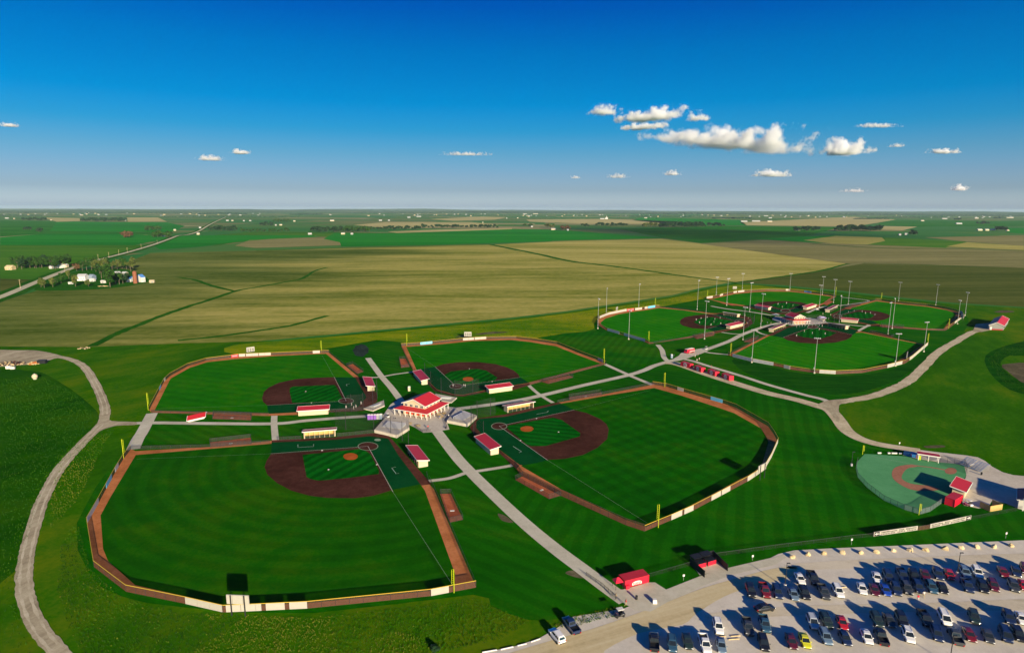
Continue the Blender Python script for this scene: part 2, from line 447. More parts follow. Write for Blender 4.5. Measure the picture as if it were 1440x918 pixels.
# ------------------------------------------------------------------ ground out to the horizon
def ground():
    a = [0, 60, 120, 180, 260, 340, 420, 500, 600, 700, 800, 900, 1000, 1200, 1400, 1700, 2000, 2500, 3000, 4000, 5000, 6500, 8000, 10000, 13000, 16000, 20000, 24000, 28000]
    a = [-v for v in a[:0:-1]] + a
    n = len(a)
    vs = [(x, y, 0) for y in a for x in a]
    fs = [(j * n + i, j * n + i + 1, (j + 1) * n + i + 1, (j + 1) * n + i) for j in range(n - 1) for i in range(n - 1)]
    m, nt, b = new_mat('farmland')
    g = pos_n(nt, rot=0.07)
    def cell(w, h, off):
        sep = node(nt, 'ShaderNodeSeparateXYZ')
        nt.links.new(g, sep.inputs[0])
        cx = math_n(nt, 'FLOOR', math_n(nt, 'DIVIDE', math_n(nt, 'ADD', sep.outputs[0], off), w))
        cy = math_n(nt, 'FLOOR', math_n(nt, 'DIVIDE', math_n(nt, 'ADD', sep.outputs[1], off * 0.7), h))
        c = node(nt, 'ShaderNodeCombineXYZ')
        nt.links.new(cx, c.inputs[0])
        nt.links.new(cy, c.inputs[1])
        wn_ = node(nt, 'ShaderNodeTexWhiteNoise', noise_dimensions='3D')
        c.inputs[2].default_value = off
        nt.links.new(c.outputs[0], wn_.inputs['Vector'])
        return wn_.outputs['Value']
    f1, f2, f3 = cell(800, 400, 13), cell(400, 800, 130), cell(1600, 800, 77)
    f = math_n(nt, 'FRACT', math_n(nt, 'ADD', f1, math_n(nt, 'MULTIPLY', math_n(nt, 'GREATER_THAN', f3, 0.5), f2)))
    stops = [(0.0, (0.014, 0.17, 0.016)), (0.2, (0.06, 0.19, 0.022)), (0.34, (0.11, 0.18, 0.035)), (0.45, (0.24, 0.22, 0.08)), (0.56, (0.022, 0.18, 0.020)), (0.70, (0.19, 0.19, 0.06)), (0.8, (0.05, 0.17, 0.022)), (0.93, (0.34, 0.30, 0.13))]
    c = ramp_n(nt, f, stops)
    c.node.color_ramp.interpolation = 'CONSTANT'
    v = noise_n(nt, pos_n(nt, (0.2, 1.2, 1), -0.05), 0.004, 6, 0.7)
    c = mix_n(nt, math_n(nt, 'MULTIPLY', v, 0.55), c, (0.06, 0.12, 0.022))
    nt.links.new(c, b.inputs['Base Color'])
    b.inputs['Roughness'].default_value = 0.95
    b.inputs['Specular IOR Level'].default_value = 0.05
    o = mesh_obj('ground', vs, fs, m)
    o['kind'] = 'structure'
ground()
# far hills along the skyline, low ridges with their own width
def hills():
    rnd = random.Random(3)
    m = earth('far_hills', (0.02, 0.070, 0.022), (0.04, 0.095, 0.03), (0.10, 0.13, 0.045), 0.0008, 0.004)
    for (D, amp, wdt, seed) in ((13000, 26, 2600, 1.3), (17500, 45, 3600, 4.1), (22500, 66, 4200, 8.7)):
        vs, fs = [], []
        n = 140
        for i in range(n + 1):
            a = -0.95 + 1.9 * i / n
            h = amp * (0.45 + 0.28 * sin(a * 7 + seed) + 0.2 * sin(a * 17 + seed * 2) + 0.12 * sin(a * 41 + seed * 3) + rnd.uniform(-0.06, 0.06))
            h = max(h, 3)
            for k in range(5):
                r = D - wdt / 2 + wdt * k / 4
                vs.append((r * sin(a), r * cos(a), (-0.5, h * 0.7, h, h * 0.7, -0.5)[k]))
            if i:
                for k in range(4):
                    fs.append((5 * i - 5 + k, 5 * i + k, 5 * i + k + 1, 5 * i - 4 + k))
        o = mesh_obj('hills', vs, fs, m, smooth=True)
        o['kind'] = 'structure'
hills()
# ------------------------------------------------------------------ the farm fields (px outlines in the photograph, laid on the ground)
FAR = [
    ('crop_field', [(0, 334), (60, 329), (185, 329), (240, 334), (190, 345), (0, 345)], 'green1', 0.30),
    ('crop_field', [(0, 345), (190, 345), (212, 345), (140, 366), (60, 394), (0, 392)], 'green2', 0.30),
    ('crop_field', [(0, 326), (70, 325), (200, 327), (240, 327), (240, 333), (185, 329), (60, 329), (0, 333)], 'green3', 0.30),
    ('crop_field', [(80, 312), (120, 312), (235, 313), (260, 318), (240, 327), (70, 325)], 'green1', 0.34),
    ('harvested_field', [(60, 306), (115, 307), (112, 311), (80, 312)], 'paletan', 0.34),
    ('harvested_field', [(178, 306), (222, 306), (235, 312), (180, 312)], 'paletan', 0.34),
    ('crop_field', [(0, 310), (60, 311), (80, 312), (70, 325), (0, 326)], 'green3', 0.32),
    ('crop_field', [(0, 392), (60, 394), (0, 413)], 'olive', 0.30),
    ('crop_field', [(250, 332), (300, 331), (440, 331), (455, 336), (340, 340), (280, 347), (225, 351), (215, 345)], 'green1', 0.30),
    ('crop_field', [(300, 331), (360, 326), (480, 327), (560, 328), (470, 336), (440, 331)], 'green2', 0.32),
    ('soil_field', [(350, 338), (455, 333), (480, 336), (480, 345), (360, 349), (330, 346)], 'greybrown', 0.33),
    ('crop_field', [(455, 336), (470, 328), (560, 327.5), (720, 322), (800, 324.5), (870, 330), (935, 335), (800, 338), (720, 341), (620, 344.5), (480, 347), (478, 341)], 'green1', 0.36),
    ('harvested_field', [(497, 316.7), (542, 312.5), (663, 312.5), (702, 316.7), (663, 319), (593, 320), (547, 321)], 'paletan', 0.40),
    ('harvested_field', [(605, 308.3), (678, 304.7), (713, 305.8), (697, 309), (638, 310.8)], 'paletan', 0.44),
    ('harvested_field', [(545, 325.8), (597, 323.7), (720, 320.6), (720, 322.5), (597, 326.7), (558, 328)], 'paletan', 0.42),
    ('harvested_field', [(740, 309), (850, 308), (960, 312), (960, 315), (830, 315), (745, 312)], 'paletan', 0.38),
    ('crop_field', [(900, 306), (1040, 309), (1050, 317), (960, 317), (890, 310)], 'green1', 0.38),
    ('harvested_field', [(1040, 313), (1200, 305), (1260, 309), (1200, 319), (1050, 317)], 'paletan', 0.38),
    ('crop_field', [(870, 322), (1010, 318), (1180, 320), (1130, 333), (985, 342), (935, 335)], 'green3', 0.34),
    ('crop_field', [(1060, 336), (1175, 331), (1240, 335), (1150, 342)], 'green1', 0.36),
    ('harvested_field', [(1130, 338), (1175, 332), (1240, 334), (1245, 339), (1220, 344), (1170, 343)], 'tan2', 0.38),
    ('soil_field', [(985, 343), (1080, 338), (1170, 343), (1440, 352), (1440, 377), (1215, 369.5), (1192, 371), (1080, 356)], 'greybrown', 0.30),
    ('crop_field', [(1245, 334), (1360, 340), (1330, 349), (1220, 344)], 'green2', 0.36),
    ('harvested_field', [(1330, 347), (1360, 341), (1440, 346), (1440, 352)], 'tan2', 0.38),
    ('soil_field', [(1300, 334), (1440, 331), (1440, 346), (1360, 340)], 'greybrown', 0.34),
    ('crop_field', [(1416, 321), (1440, 321), (1440, 329), (1416, 327)], 'green1', 0.36),
    ('harvested_field', [(1235, 318), (1290, 319), (1270, 324), (1236, 323)], 'paletan', 0.36),
    ('crop_field', [(1240, 309), (1440, 311), (1440, 318), (1290, 319), (1235, 316)], 'green3', 0.34),
    ('stubble_field', [(-60, 486.5), (120, 488), (250, 483), (360, 480), (460, 471), (585, 459), (720, 446.5), (795, 437.5), (845, 430), (945, 415), (985, 405), (1030, 396.5), (945, 386), (845, 372.5), (757, 357.5), (720, 350), (682, 344.5), (620, 345.5), (485, 348.5), (360, 352.5), (212, 356), (180, 368), (120, 392), (55, 408), (-60, 440)], 'tan1', 0.06),
    ('stubble_field', [(682, 344.5), (800, 339), (930, 336), (985, 342.5), (1080, 354), (1192, 371), (1155, 380), (1080, 391), (1033, 396.8), (945, 386), (845, 372.5), (757, 357.5), (720, 350)], 'tan2', 0.05),
    ('sprouting_field', [(1033, 397.5), (1080, 391.5), (1155, 380.5), (1215, 370.5), (1460, 377), (1460, 433), (1340, 425.8), (1255, 417), (1175, 408), (1100, 401)], 'olive', 0.06),
]
for nm, px, mt, z in FAR:
    sheet(nm, px, M[mt], z)
for px, w in (([(130, 487), (160, 471), (190, 459), (225, 445), (265, 431), (300, 420), (332.5, 409), (360, 404), (405, 396), (422.5, 392.5), (432.5, 387.5), (442.5, 381), (460, 376)], (7, 5)),
              ([(250, 390), (275, 394), (300, 402.5), (330, 409.5)], 6), ([(250, 478.8), (300, 473.8), (360, 465.5), (410, 457.5), (460, 444)], 5),
              ([(690, 344), (720, 350), (757.5, 357.5), (802.5, 367.5), (845, 372.5), (895, 378.8), (945, 386), (995, 392.5), (1036, 397.5)], (16, 7)),
              ([(1030, 398), (1080, 391.5), (1155, 380.5), (1192, 371), (1215, 369.5), (1330, 373.5), (1450, 377)], 7),
              ([(360, 352.6), (485, 348.5), (620, 345.5), (690, 343.5)], 12), ([(1140, 343), (1240, 349), (1330, 350), (1440, 353)], 16)):
    ribbon('grassed_waterway', px, w, M['waterway'], 0.10 if w != 16 else 0.42, 6, jitter=0.25)
# county road with grass ditches
ROADPX = [(-60, 437), (0, 418.5), (57.5, 394.5), (100, 378), (137.5, 366), (180, 355), (215, 344.5), (240, 335.5), (250, 331.7), (265, 330), (280, 325), (295, 316), (310, 308.7), (322, 303.5), (330, 300.5)]
ribbon('road_ditch', ROADPX, 26, M['waterway'], 0.44, 5, jitter=0.1)
ribbon('county_road', ROADPX, 9.0, M['asphalt'], 0.52, 5)
ribbon('farm_lane', [(300, 346), (340, 340), (430, 332), (470, 331)], 8, M['green2'], 0.5, 4)
sheet('farmstead_lawn', [(48, 408), (72, 396), (100, 384), (130, 378), (178, 379), (207, 391), (204, 398), (160, 405), (100, 408.5)], M['waterway'], 0.14, 4)
# ------------------------------------------------------------------ the grounds of the complex
sheet_w('rough_meadow', [Vector((x, y, 0.01)) for x, y in ((-900, -500), (900, -500), (900, 380), (480, 420), (-420, 420), (-900, 380))], M['rough'])
sheet('rough_meadow', [(-160, 489), (120, 490), (250, 485), (360, 482), (460, 473), (585, 461), (720, 448.5), (795, 439.5), (845, 432), (945, 417), (985, 407), (1033, 398.5), (1100, 403), (1175, 410), (1255, 419), (1340, 427.5), (1470, 435), (1700, 600), (1700, 900), (1500, 935), (720, 935), (-60, 935), (-260, 700)], M['rough'], 0.02)
sheet('dry_meadow', [(330, 485), (460, 474), (585, 463), (720, 450.5), (845, 434), (945, 419), (1033, 400.5), (1100, 405), (1150, 410), (1040, 411), (990, 421), (925, 433), (870, 440), (838, 454), (836, 462), (775, 478), (720, 474), (640, 477), (570, 485), (450, 494), (330, 498)], M['rough_yellow'], 0.04, 3)
sheet('dry_meadow', [(1360, 446), (1440, 444), (1470, 480), (1400, 500), (1340, 505), (1290, 540), (1235, 560), (1195, 566), (1180, 580), (1225, 620), (1330, 632), (1400, 560), (1380, 500)], M['rough'], 0.035, 3)
sheet('shaggy_grass', [(-160, 520), (30, 520), (80, 535), (128, 570), (138, 592), (100, 628), (68, 668), (40, 760), (25, 800), (-160, 830)], M['dark_meadow'], 0.04, 3)
LAWN = [(187, 632), (213, 588), (238, 535), (262, 513), (330, 500), (455, 491), (530, 478), (575, 482), (650, 474), (720, 474), (800, 481), (845, 474), (836, 462), (838, 450), (858, 441), (925, 432), (990, 420), (1040, 411), (1110, 409), (1180, 416), (1260, 425), (1330, 433), (1357, 442), (1362, 456), (1345, 478), (1320, 493), (1280, 533), (1225, 557), (1167, 566), (1187, 602), (1210, 617), (1290, 633), (1440, 671), (1500, 690), (1500, 758), (1440, 760), (1250, 768), (1120, 776), (1080, 787), (985, 812), (937, 830), (900, 850), (872, 850), (850, 862), (800, 868), (745, 872), (690, 852), (665, 836), (440, 862), (260, 854), (170, 838), (125, 805), (108, 735), (160, 650)]
sheet('mown_lawn', LAWN, M['lawn'], 0.06, 2)
sheet('mown_lawn', [(1360, 690), (1320, 712), (1270, 722), (1200, 690), (1195, 640), (1180, 600), (1150, 575), (1040, 548), (975, 540), (1085, 598), (1100, 622), (1075, 668), (925, 748), (905, 752), (700, 668), (722, 712), (850, 815), (925, 828), (1080, 783), (1120, 772), (1250, 766), (1440, 755), (1440, 715)], M['lawn2'], 0.075, 2)
sheet('mown_lawn', [(842, 465), (875, 474), (920, 487), (935, 508), (905, 520), (860, 512), (800, 486), (755, 475)], M['lawn2'], 0.075, 2)
sheet('bank_painted_shade', [(1386, 500), (1415, 486), (1450, 480), (1460, 500), (1420, 500), (1407, 512), (1425, 530), (1460, 545), (1460, 556), (1420, 548), (1392, 524)], M['slope'], 0.06, 3)  # embankment's shade painted as a ring of darker grass
sheet('pond_mud', [(1409.4, 512.5), (1460, 512), (1460, 546), (1440, 538.5), (1433, 535), (1417, 522)], M['mud'], 0.08, 2)
# tan bare scrapes
for px in ([(1427, 438), (1415, 440), (1398, 439), (1410, 436.5)], [(668, 470.5), (690, 466.5), (715, 467), (690, 470)], [(1300, 627), (1325, 626), (1328, 629), (1305, 630)], [(640, 474), (652, 471.5), (665, 472.5), (655, 475)],
           [(795, 806), (806, 802), (826, 810), (815, 813)], [(700, 722), (712, 726), (722, 735), (706, 732)]):
    sheet('bare_earth', px, M['mud'], 0.09, 3)
# ------------------------------------------------------------------ roads and paths
ribbon('gravel_road', [(110, 950), (81, 915), (57, 887), (40, 852), (34, 820), (36, 790), (42, 760), (55, 715), (66, 690), (80, 665), (100, 640), (125, 614), (142, 597), (147.5, 585), (146, 567), (135, 542), (122, 520), (110, 510), (92, 503.5), (70, 500.5)], (3.4, 4.2), M['gravel'], 0.11, 8, jitter=0.09)
sheet('gravel_yard', [(-60, 493), (26, 492.6), (52, 493), (78, 498), (88, 502), (76, 504.5), (62, 509), (36, 513), (-60, 517)], M['gravel'], 0.12, 3)
sheet('gravel_junction', [(139, 599), (146, 586), (150, 585), (157, 592), (190, 593.5), (190, 597.5), (165, 598.5), (148, 603), (134, 609)], M['gravel'], 0.125, 3)
PATHS = [
    ([(186, 595.5), (215, 594.5), (300, 595.5), (386, 595.8), (430, 591.5), (480, 587.5), (522, 585), (550, 584)], 3.4),
    ([(187, 632), (194, 617), (201, 606), (214, 581)], 4.6),
    ([(386, 583), (385.5, 596), (387.5, 619.5)], 2.6),
    ([(517.5, 503.5), (535, 527.5), (550, 545), (565, 565)], 3.4),
    ([(510, 531), (532, 530.5), (555, 526.5), (580, 523)], 1.9),
    ([(612, 603), (640, 640), (662, 664), (702, 703), (740, 738), (780, 771), (820, 801), (852, 825), (880, 845)], 4.4),
    ([(602, 676.5), (632, 672.5), (657, 664.5), (675, 662), (715, 655.5), (722, 653)], 2.0),
    ([(625, 577), (660, 573), (720, 564.5), (762, 556), (820, 542), (882, 528), (905, 521), (920, 514.5), (940, 508.5), (960, 503), (985, 494.5), (1025, 480), (1044, 470.5), (1078, 458.5), (1112, 451)], 3.9),
    ([(848, 511), (870, 521), (890, 530), (918, 541.5)], 2.9),
    ([(742.5, 541), (757, 553.8), (777.5, 566.5)], 2.0),
    ([(925, 485), (931, 492.5), (934, 503), (942, 510)], 3.2),
    ([(987, 494), (1000, 496.5), (1026, 499)], 2.3),
    ([(957.5, 504), (975, 508), (995, 514.5), (1040, 528), (1080, 541), (1130, 555), (1158, 562), (1172, 570)], 3.4),
    ([(1013, 467), (1030, 469.5), (1046, 470)], 2.0), ([(1062, 464.5), (1070, 469), (1079, 471.5)], 2.0),
    ([(1000, 430.5), (1022, 434.5), (1054, 438.5), (1085, 443.5)], 3.2), ([(1135, 440), (1150, 433.5), (1163, 431)], 3.0),
    ([(1140, 452), (1160, 454), (1190, 456.5), (1216, 459), (1222, 457.5)], 3.0), ([(1222, 457), (1215, 461), (1206, 466)], 2.4),
    ([(1183, 418), (1205, 420.5), (1222, 423.3), (1200, 427.5), (1180, 430)], 2.4),
]
for px, w in PATHS:
    ribbon('concrete_path', px, w, M['concrete'], 0.10 + 0.006 * PATHS.index((px, w)) / 2, 5)
ribbon('gravel_drive', [(935, 509.5), (955, 512.5), (995, 526.5), (1040, 541), (1080, 553), (1117.5, 561.5), (1150, 571), (1167, 577), (1179, 590), (1190, 605), (1207, 616), (1230, 623.5), (1260, 629), (1295, 634)], (7.5, 5.0), M['gravel_pale'], 0.125, 6)
ribbon('gravel_drive', [(1163, 568), (1192, 563.5), (1227, 557), (1260, 545), (1280, 534), (1300, 515), (1320, 495), (1345, 480), (1368, 467), (1385, 464)], 5.2, M['gravel_pale'], 0.135, 7, jitter=0.12)
sheet('gravel_junction', [(1150, 570), (1166, 563), (1195, 562), (1180, 570), (1181, 590), (1176, 592), (1165, 578)], M['gravel'], 0.14, 3)
sheet('concrete_pad', [(955, 500), (958, 496.5), (972, 493), (990, 489.5), (995, 494), (975, 501), (962, 505.5), (950, 508), (944, 507)], M['concrete'], 0.145, 2)
sheet('gravel_apron', [(1368, 466), (1372, 456), (1392, 454), (1394, 464), (1380, 467)], M['gravel'], 0.145)
sheet('plaza', [(537, 587), (549, 569), (556, 564), (575, 563), (624, 571), (645, 574), (650, 578), (636, 586), (629, 595), (632, 604), (619, 606), (606, 608), (595, 608.5), (583, 601), (572, 596), (555, 593.5), (542, 591.5)], M['plaza'], 0.15)
sheet('plaza', [(1096, 452), (1108, 447), (1140, 447), (1160, 450), (1163, 454), (1142, 458), (1112, 458)], M['plaza'], 0.15)
sheet('plaza', [(1272, 630), (1320, 636), (1360, 640.5), (1375, 643), (1385, 648), (1395, 656), (1410, 664), (1425, 668), (1460, 671), (1480, 720), (1440, 718), (1415, 708), (1395, 704), (1390, 713), (1376, 715), (1356, 711), (1348, 702), (1359, 668), (1352, 655), (1320, 650), (1290, 645), (1270, 640)], M['plaza'], 0.10)
def ruts(px, gap, z):
    p = W(px, z, 7, False)
    for s in (-1, 1):
        vs, fs = [], []
        for i, q in enumerate(p):
            d = (p[min(i + 1, len(p) - 1)] - p[max(i - 1, 0)]).normalized()
            n = Vector((-d.y, d.x, 0))
            w = .26 + .12 * sin(i * 1.7) + .08 * sin(i * .6)
            vs += [q + n * (s * gap + w), q + n * (s * gap - w)]
            if i:
                fs.append((2 * i - 2, 2 * i - 1, 2 * i + 1, 2 * i))
        mesh_obj('wheel_rut', vs, fs, M['rut'])['kind'] = 'structure'
ruts([(81, 915), (57, 887), (40, 852), (34, 820), (36, 790), (42, 760), (55, 715), (66, 690), (80, 665), (100, 640), (125, 614), (142, 597)], .85, 0.13)
ruts([(147.5, 583), (146, 567), (135, 542), (122, 520), (110, 510), (92, 503.5)], .85, 0.135)
ruts([(1192, 563.5), (1227, 557), (1260, 545), (1280, 534), (1300, 515), (1320, 495), (1345, 480), (1368, 467)], .9, 0.155)
sheet('grass_slope', [(1032, 504.5), (1110, 522), (1145, 527), (1178, 529), (1215, 527), (1252, 520), (1285, 506), (1302, 492), (1309, 496), (1290, 515), (1255, 537), (1195, 554), (1130, 549), (1080, 535), (1045, 522)], M['slope'], 0.085, 3)
# parking lot
sheet('parking_lot', [(560, 960), (678, 918), (723, 909), (758, 897.5), (780, 885), (806, 867), (850, 860), (876, 856), (900, 846), (937, 829), (985, 810), (1024, 799), (1080, 786), (1095, 778.8), (1117, 773.8), (1167.5, 771), (1255, 767.5), (1440, 759.5), (1700, 750), (2050, 1300), (520, 1300), (470, 1030)], M['lot_pale'], 0.09)
sheet('driven_lane', [(700, 925), (760, 905), (830, 885), (880, 868), (930, 850), (985, 828), (1040, 812), (1085, 800), (1120, 797), (1110, 812), (1060, 824), (1020, 838), (980, 862), (960, 878), (900, 890), (850, 915), (840, 935), (720, 935)], M['lot_tan'], 0.11, 3)
sheet('driven_lane', [(1000, 862), (1120, 852), (1300, 848), (1470, 842), (1470, 856), (1300, 860), (1120, 865), (1010, 872)], M['lot'], 0.11, 3)
sheet('driven_lane', [(1120, 792), (1300, 783), (1470, 778), (1470, 788), (1300, 795), (1130, 801)], M['lot'], 0.11, 3)
sheet('concrete_apron', [(838, 814), (860, 829), (876, 829), (912, 819), (921, 819), (936.7, 829), (985, 810), (1012, 801), (1024, 798.5), (1080, 785.5), (1120, 775), (1090, 794), (1030, 808), (985, 825), (940, 846), (915, 860), (893, 858), (866, 841)], M['concrete'], 0.13)
sheet('concrete_apron', [(984, 809), (972, 793), (1008, 787), (1022, 799), (1010, 803)], M['concrete'], 0.135)
# ------------------------------------------------------------------ ball fields
def arc_lines(home, ends, z=0.24):
    for i, e in enumerate(ends):
        a, b = G(*(home if i % 2 == 0 else ends[i - 1])), G(*e)
        w = 0.15 if i % 2 == 0 else 0.07
        d = (b - a).normalized()
        n = Vector((-d.y, d.x, 0)) * w / 2
        vs = [Vector((q.x, q.y, z)) for q in (a + n, a - n, b - n, b + n)]
        sheet_w('foul_line', vs, M['chalk' if i % 2 == 0 else 'ring'])
def field(track, grass, gm, foul, dirt, dirt_smooth, infield, im, home, r, ring_w, mound=None, lines=(), track_dark=None, strip=()):
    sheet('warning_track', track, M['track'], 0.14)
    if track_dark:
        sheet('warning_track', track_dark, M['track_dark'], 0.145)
    sheet('outfield_grass', grass, gm, 0.16, 0)
    sheet('foul_turf', foul, M['foul'], 0.18)
    sheet('infield_dirt', dirt, M['dirt'], 0.20, dirt_smooth)
    sheet('infield_turf', infield, im, 0.22)
    sheet('chalk_ring', ellipse_px(*home, *r), M['ring'], 0.225)
    sheet('home_plate_dirt', ellipse_px(*home, r[0] - ring_w[0], r[1] - ring_w[1]), M['dirt'], 0.23)
    if mound:
        sheet('pitching_mound', ellipse_px(*mound, 28, 0.03), M['mound'], 0.24)
    arc_lines(home, lines)
# near left
A_FENCE = [(669.5, 826), (606, 838), (432.5, 855.5), (360, 859), (314, 861), (261, 849), (177.5, 832), (132.5, 797.5), (122.5, 736), (140, 705), (147, 692), (164, 661), (174, 645), (184, 632)]
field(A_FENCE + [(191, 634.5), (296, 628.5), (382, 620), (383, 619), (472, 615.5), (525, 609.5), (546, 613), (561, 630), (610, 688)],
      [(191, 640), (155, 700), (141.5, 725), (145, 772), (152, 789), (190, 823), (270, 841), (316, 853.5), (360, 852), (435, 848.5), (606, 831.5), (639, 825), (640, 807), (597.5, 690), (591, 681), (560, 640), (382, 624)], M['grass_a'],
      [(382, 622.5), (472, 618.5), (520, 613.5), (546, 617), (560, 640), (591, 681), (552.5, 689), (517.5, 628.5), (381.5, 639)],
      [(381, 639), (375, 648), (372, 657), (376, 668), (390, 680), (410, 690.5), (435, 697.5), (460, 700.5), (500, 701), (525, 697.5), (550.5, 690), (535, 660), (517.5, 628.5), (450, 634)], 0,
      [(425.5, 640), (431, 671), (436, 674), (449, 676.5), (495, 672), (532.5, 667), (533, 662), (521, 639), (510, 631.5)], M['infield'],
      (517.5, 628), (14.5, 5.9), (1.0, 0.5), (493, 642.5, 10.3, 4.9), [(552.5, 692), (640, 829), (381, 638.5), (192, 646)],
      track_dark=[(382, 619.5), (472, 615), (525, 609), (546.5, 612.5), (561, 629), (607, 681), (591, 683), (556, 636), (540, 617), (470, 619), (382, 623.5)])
sheet('on_deck_circle', ellipse_px(531, 619, 4.6, 1.7), M['ring'], 0.235)
# near right
B_FENCE_OUT = [(917.5, 541.2), (937.5, 544), (970, 553.8), (1017.5, 567.5), (1035, 573.5), (1080, 599.5), (1088, 611), (1094, 622), (1084.8, 643), (1074.4, 661), (1062.2, 669.7), (1051.7, 676.6), (1027.3, 689.7), (1001.2, 703.7), (975, 717.6), (943.7, 731.5), (906.2, 747.2)]
B_FENCE_IN = [(906.2, 747.2), (880, 738.5), (788.9, 697.3), (734.6, 670.5), (723, 655)]
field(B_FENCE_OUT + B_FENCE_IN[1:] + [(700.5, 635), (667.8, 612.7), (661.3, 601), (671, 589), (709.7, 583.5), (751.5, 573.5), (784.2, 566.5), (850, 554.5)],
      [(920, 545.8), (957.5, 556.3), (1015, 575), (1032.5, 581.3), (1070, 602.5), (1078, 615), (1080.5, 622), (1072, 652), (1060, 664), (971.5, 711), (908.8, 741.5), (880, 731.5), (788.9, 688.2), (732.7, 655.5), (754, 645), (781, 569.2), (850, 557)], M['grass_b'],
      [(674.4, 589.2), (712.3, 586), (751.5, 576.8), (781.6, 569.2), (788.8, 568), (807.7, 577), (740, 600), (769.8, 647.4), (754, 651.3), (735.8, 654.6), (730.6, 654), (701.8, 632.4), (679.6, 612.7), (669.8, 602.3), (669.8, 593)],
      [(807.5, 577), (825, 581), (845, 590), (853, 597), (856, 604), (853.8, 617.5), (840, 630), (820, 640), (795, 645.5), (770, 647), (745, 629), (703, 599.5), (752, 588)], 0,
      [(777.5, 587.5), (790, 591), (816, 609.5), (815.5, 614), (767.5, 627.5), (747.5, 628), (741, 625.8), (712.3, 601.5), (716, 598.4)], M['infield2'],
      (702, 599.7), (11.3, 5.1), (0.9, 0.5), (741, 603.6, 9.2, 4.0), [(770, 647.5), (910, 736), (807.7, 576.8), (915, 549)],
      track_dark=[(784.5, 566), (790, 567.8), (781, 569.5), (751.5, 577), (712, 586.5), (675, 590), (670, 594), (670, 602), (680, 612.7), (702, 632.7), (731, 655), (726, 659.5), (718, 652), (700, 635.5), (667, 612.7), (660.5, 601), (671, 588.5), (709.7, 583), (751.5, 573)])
# far left
C_FENCE = [(462.6, 496.3), (450, 496.7), (383.5, 499.6), (336, 501.8), (290, 507.5), (264, 515.3), (239.2, 529), (231.4, 536.2), (224.2, 549.3), (209.8, 577)]
field(C_FENCE + [(213, 580.5), (300, 583), (378, 585), (416, 583.5), (464.6, 579), (510, 577), (528.6, 564), (528, 552), (509, 535), (504, 530)],
      [(217, 578), (239.9, 532.5), (266.7, 517.5), (291.5, 509.5), (330.7, 505.2), (386, 501), (458.5, 497.6), (497.3, 530.5), (485, 565), (376, 581.5), (300, 580)], M['grass_c'],
      [(378, 582.3), (417.5, 580), (464.6, 578), (503.8, 572.5), (515.6, 559), (510.3, 549.3), (499.2, 531), (470.5, 531), (486, 563), (375.7, 570.4)],
      [(375.7, 570.4), (370, 565.5), (368.5, 560), (371, 551.5), (378, 545), (392.7, 538.2), (415, 533.6), (443.7, 531.4), (470, 530.6), (479, 546), (486, 563), (430, 567)], 0,
      [(411, 567.2), (407, 550), (408, 546), (412, 544), (469.8, 541.4), (473, 544), (481.6, 561), (475, 564.8)], M['infield'],
      (486.8, 564.2), (11, 4.1), (0.8, 0.4), None, [(470, 530.6), (453, 500), (375.7, 570.3), (222, 575)],
      track_dark=[(497, 530.5), (505, 530), (511, 536), (530, 553), (530.5, 564.5), (512, 578), (464.6, 580), (464.6, 577.6), (503.8, 571.7), (515, 558.5), (509.5, 549)])
# far right of the near group
D_FENCE = [(564.2, 486.8), (592.3, 485), (651, 479), (682.5, 477), (726, 476.3), (745.8, 478.3), (783.7, 484.2), (817.6, 498), (843.8, 507.7), (852, 512.3)]
field(D_FENCE + [(745, 541.3), (721, 548), (682.5, 551), (651, 557.3), (637, 556.5), (612, 549.5), (597, 533.5), (581, 521)],
      [(571.4, 488), (618.4, 484.5), (664.2, 479.8), (720, 478.4), (744.4, 481), (782.4, 487.3), (815, 500.4), (845, 511.5), (743, 538.2), (720, 533.9), (650, 530), (585.5, 519.7)], M['grass_c'],
      [(585, 520.2), (612, 516.2), (641, 543.5), (731.5, 530.8), (744.4, 538.6), (700, 545.5), (682, 549), (651, 555.5), (639.3, 555), (614.5, 548), (599.5, 533.2)],
      [(612, 516.2), (623.7, 512.3), (644.6, 509.7), (670.7, 509.2), (696.9, 512.3), (712.5, 516.8), (722, 521), (728.8, 526.5), (731, 531), (690, 537), (641, 543.5), (628, 531)], 0,
      [(624, 528), (634, 522.7), (670.7, 518.8), (683.8, 521.4), (699.5, 531.2), (695.6, 535.8), (651, 542), (640, 541.5)], M['infield'],
      (641.3, 543.6), (9.4, 3.9), (0.8, 0.4), (658.3, 533.5, 7.6, 3.0), [(612, 516.2), (573, 490), (731, 531), (843, 514)],
      track_dark=[(744, 539), (746, 541.6), (722, 548.5), (682.5, 551.5), (651, 558), (636, 557), (611, 550), (596, 534), (583, 521.5), (587, 520.2), (599.5, 533.7), (614.5, 548.4), (639.3, 555.3), (651, 555.8), (682, 549.3), (700, 545.6)])
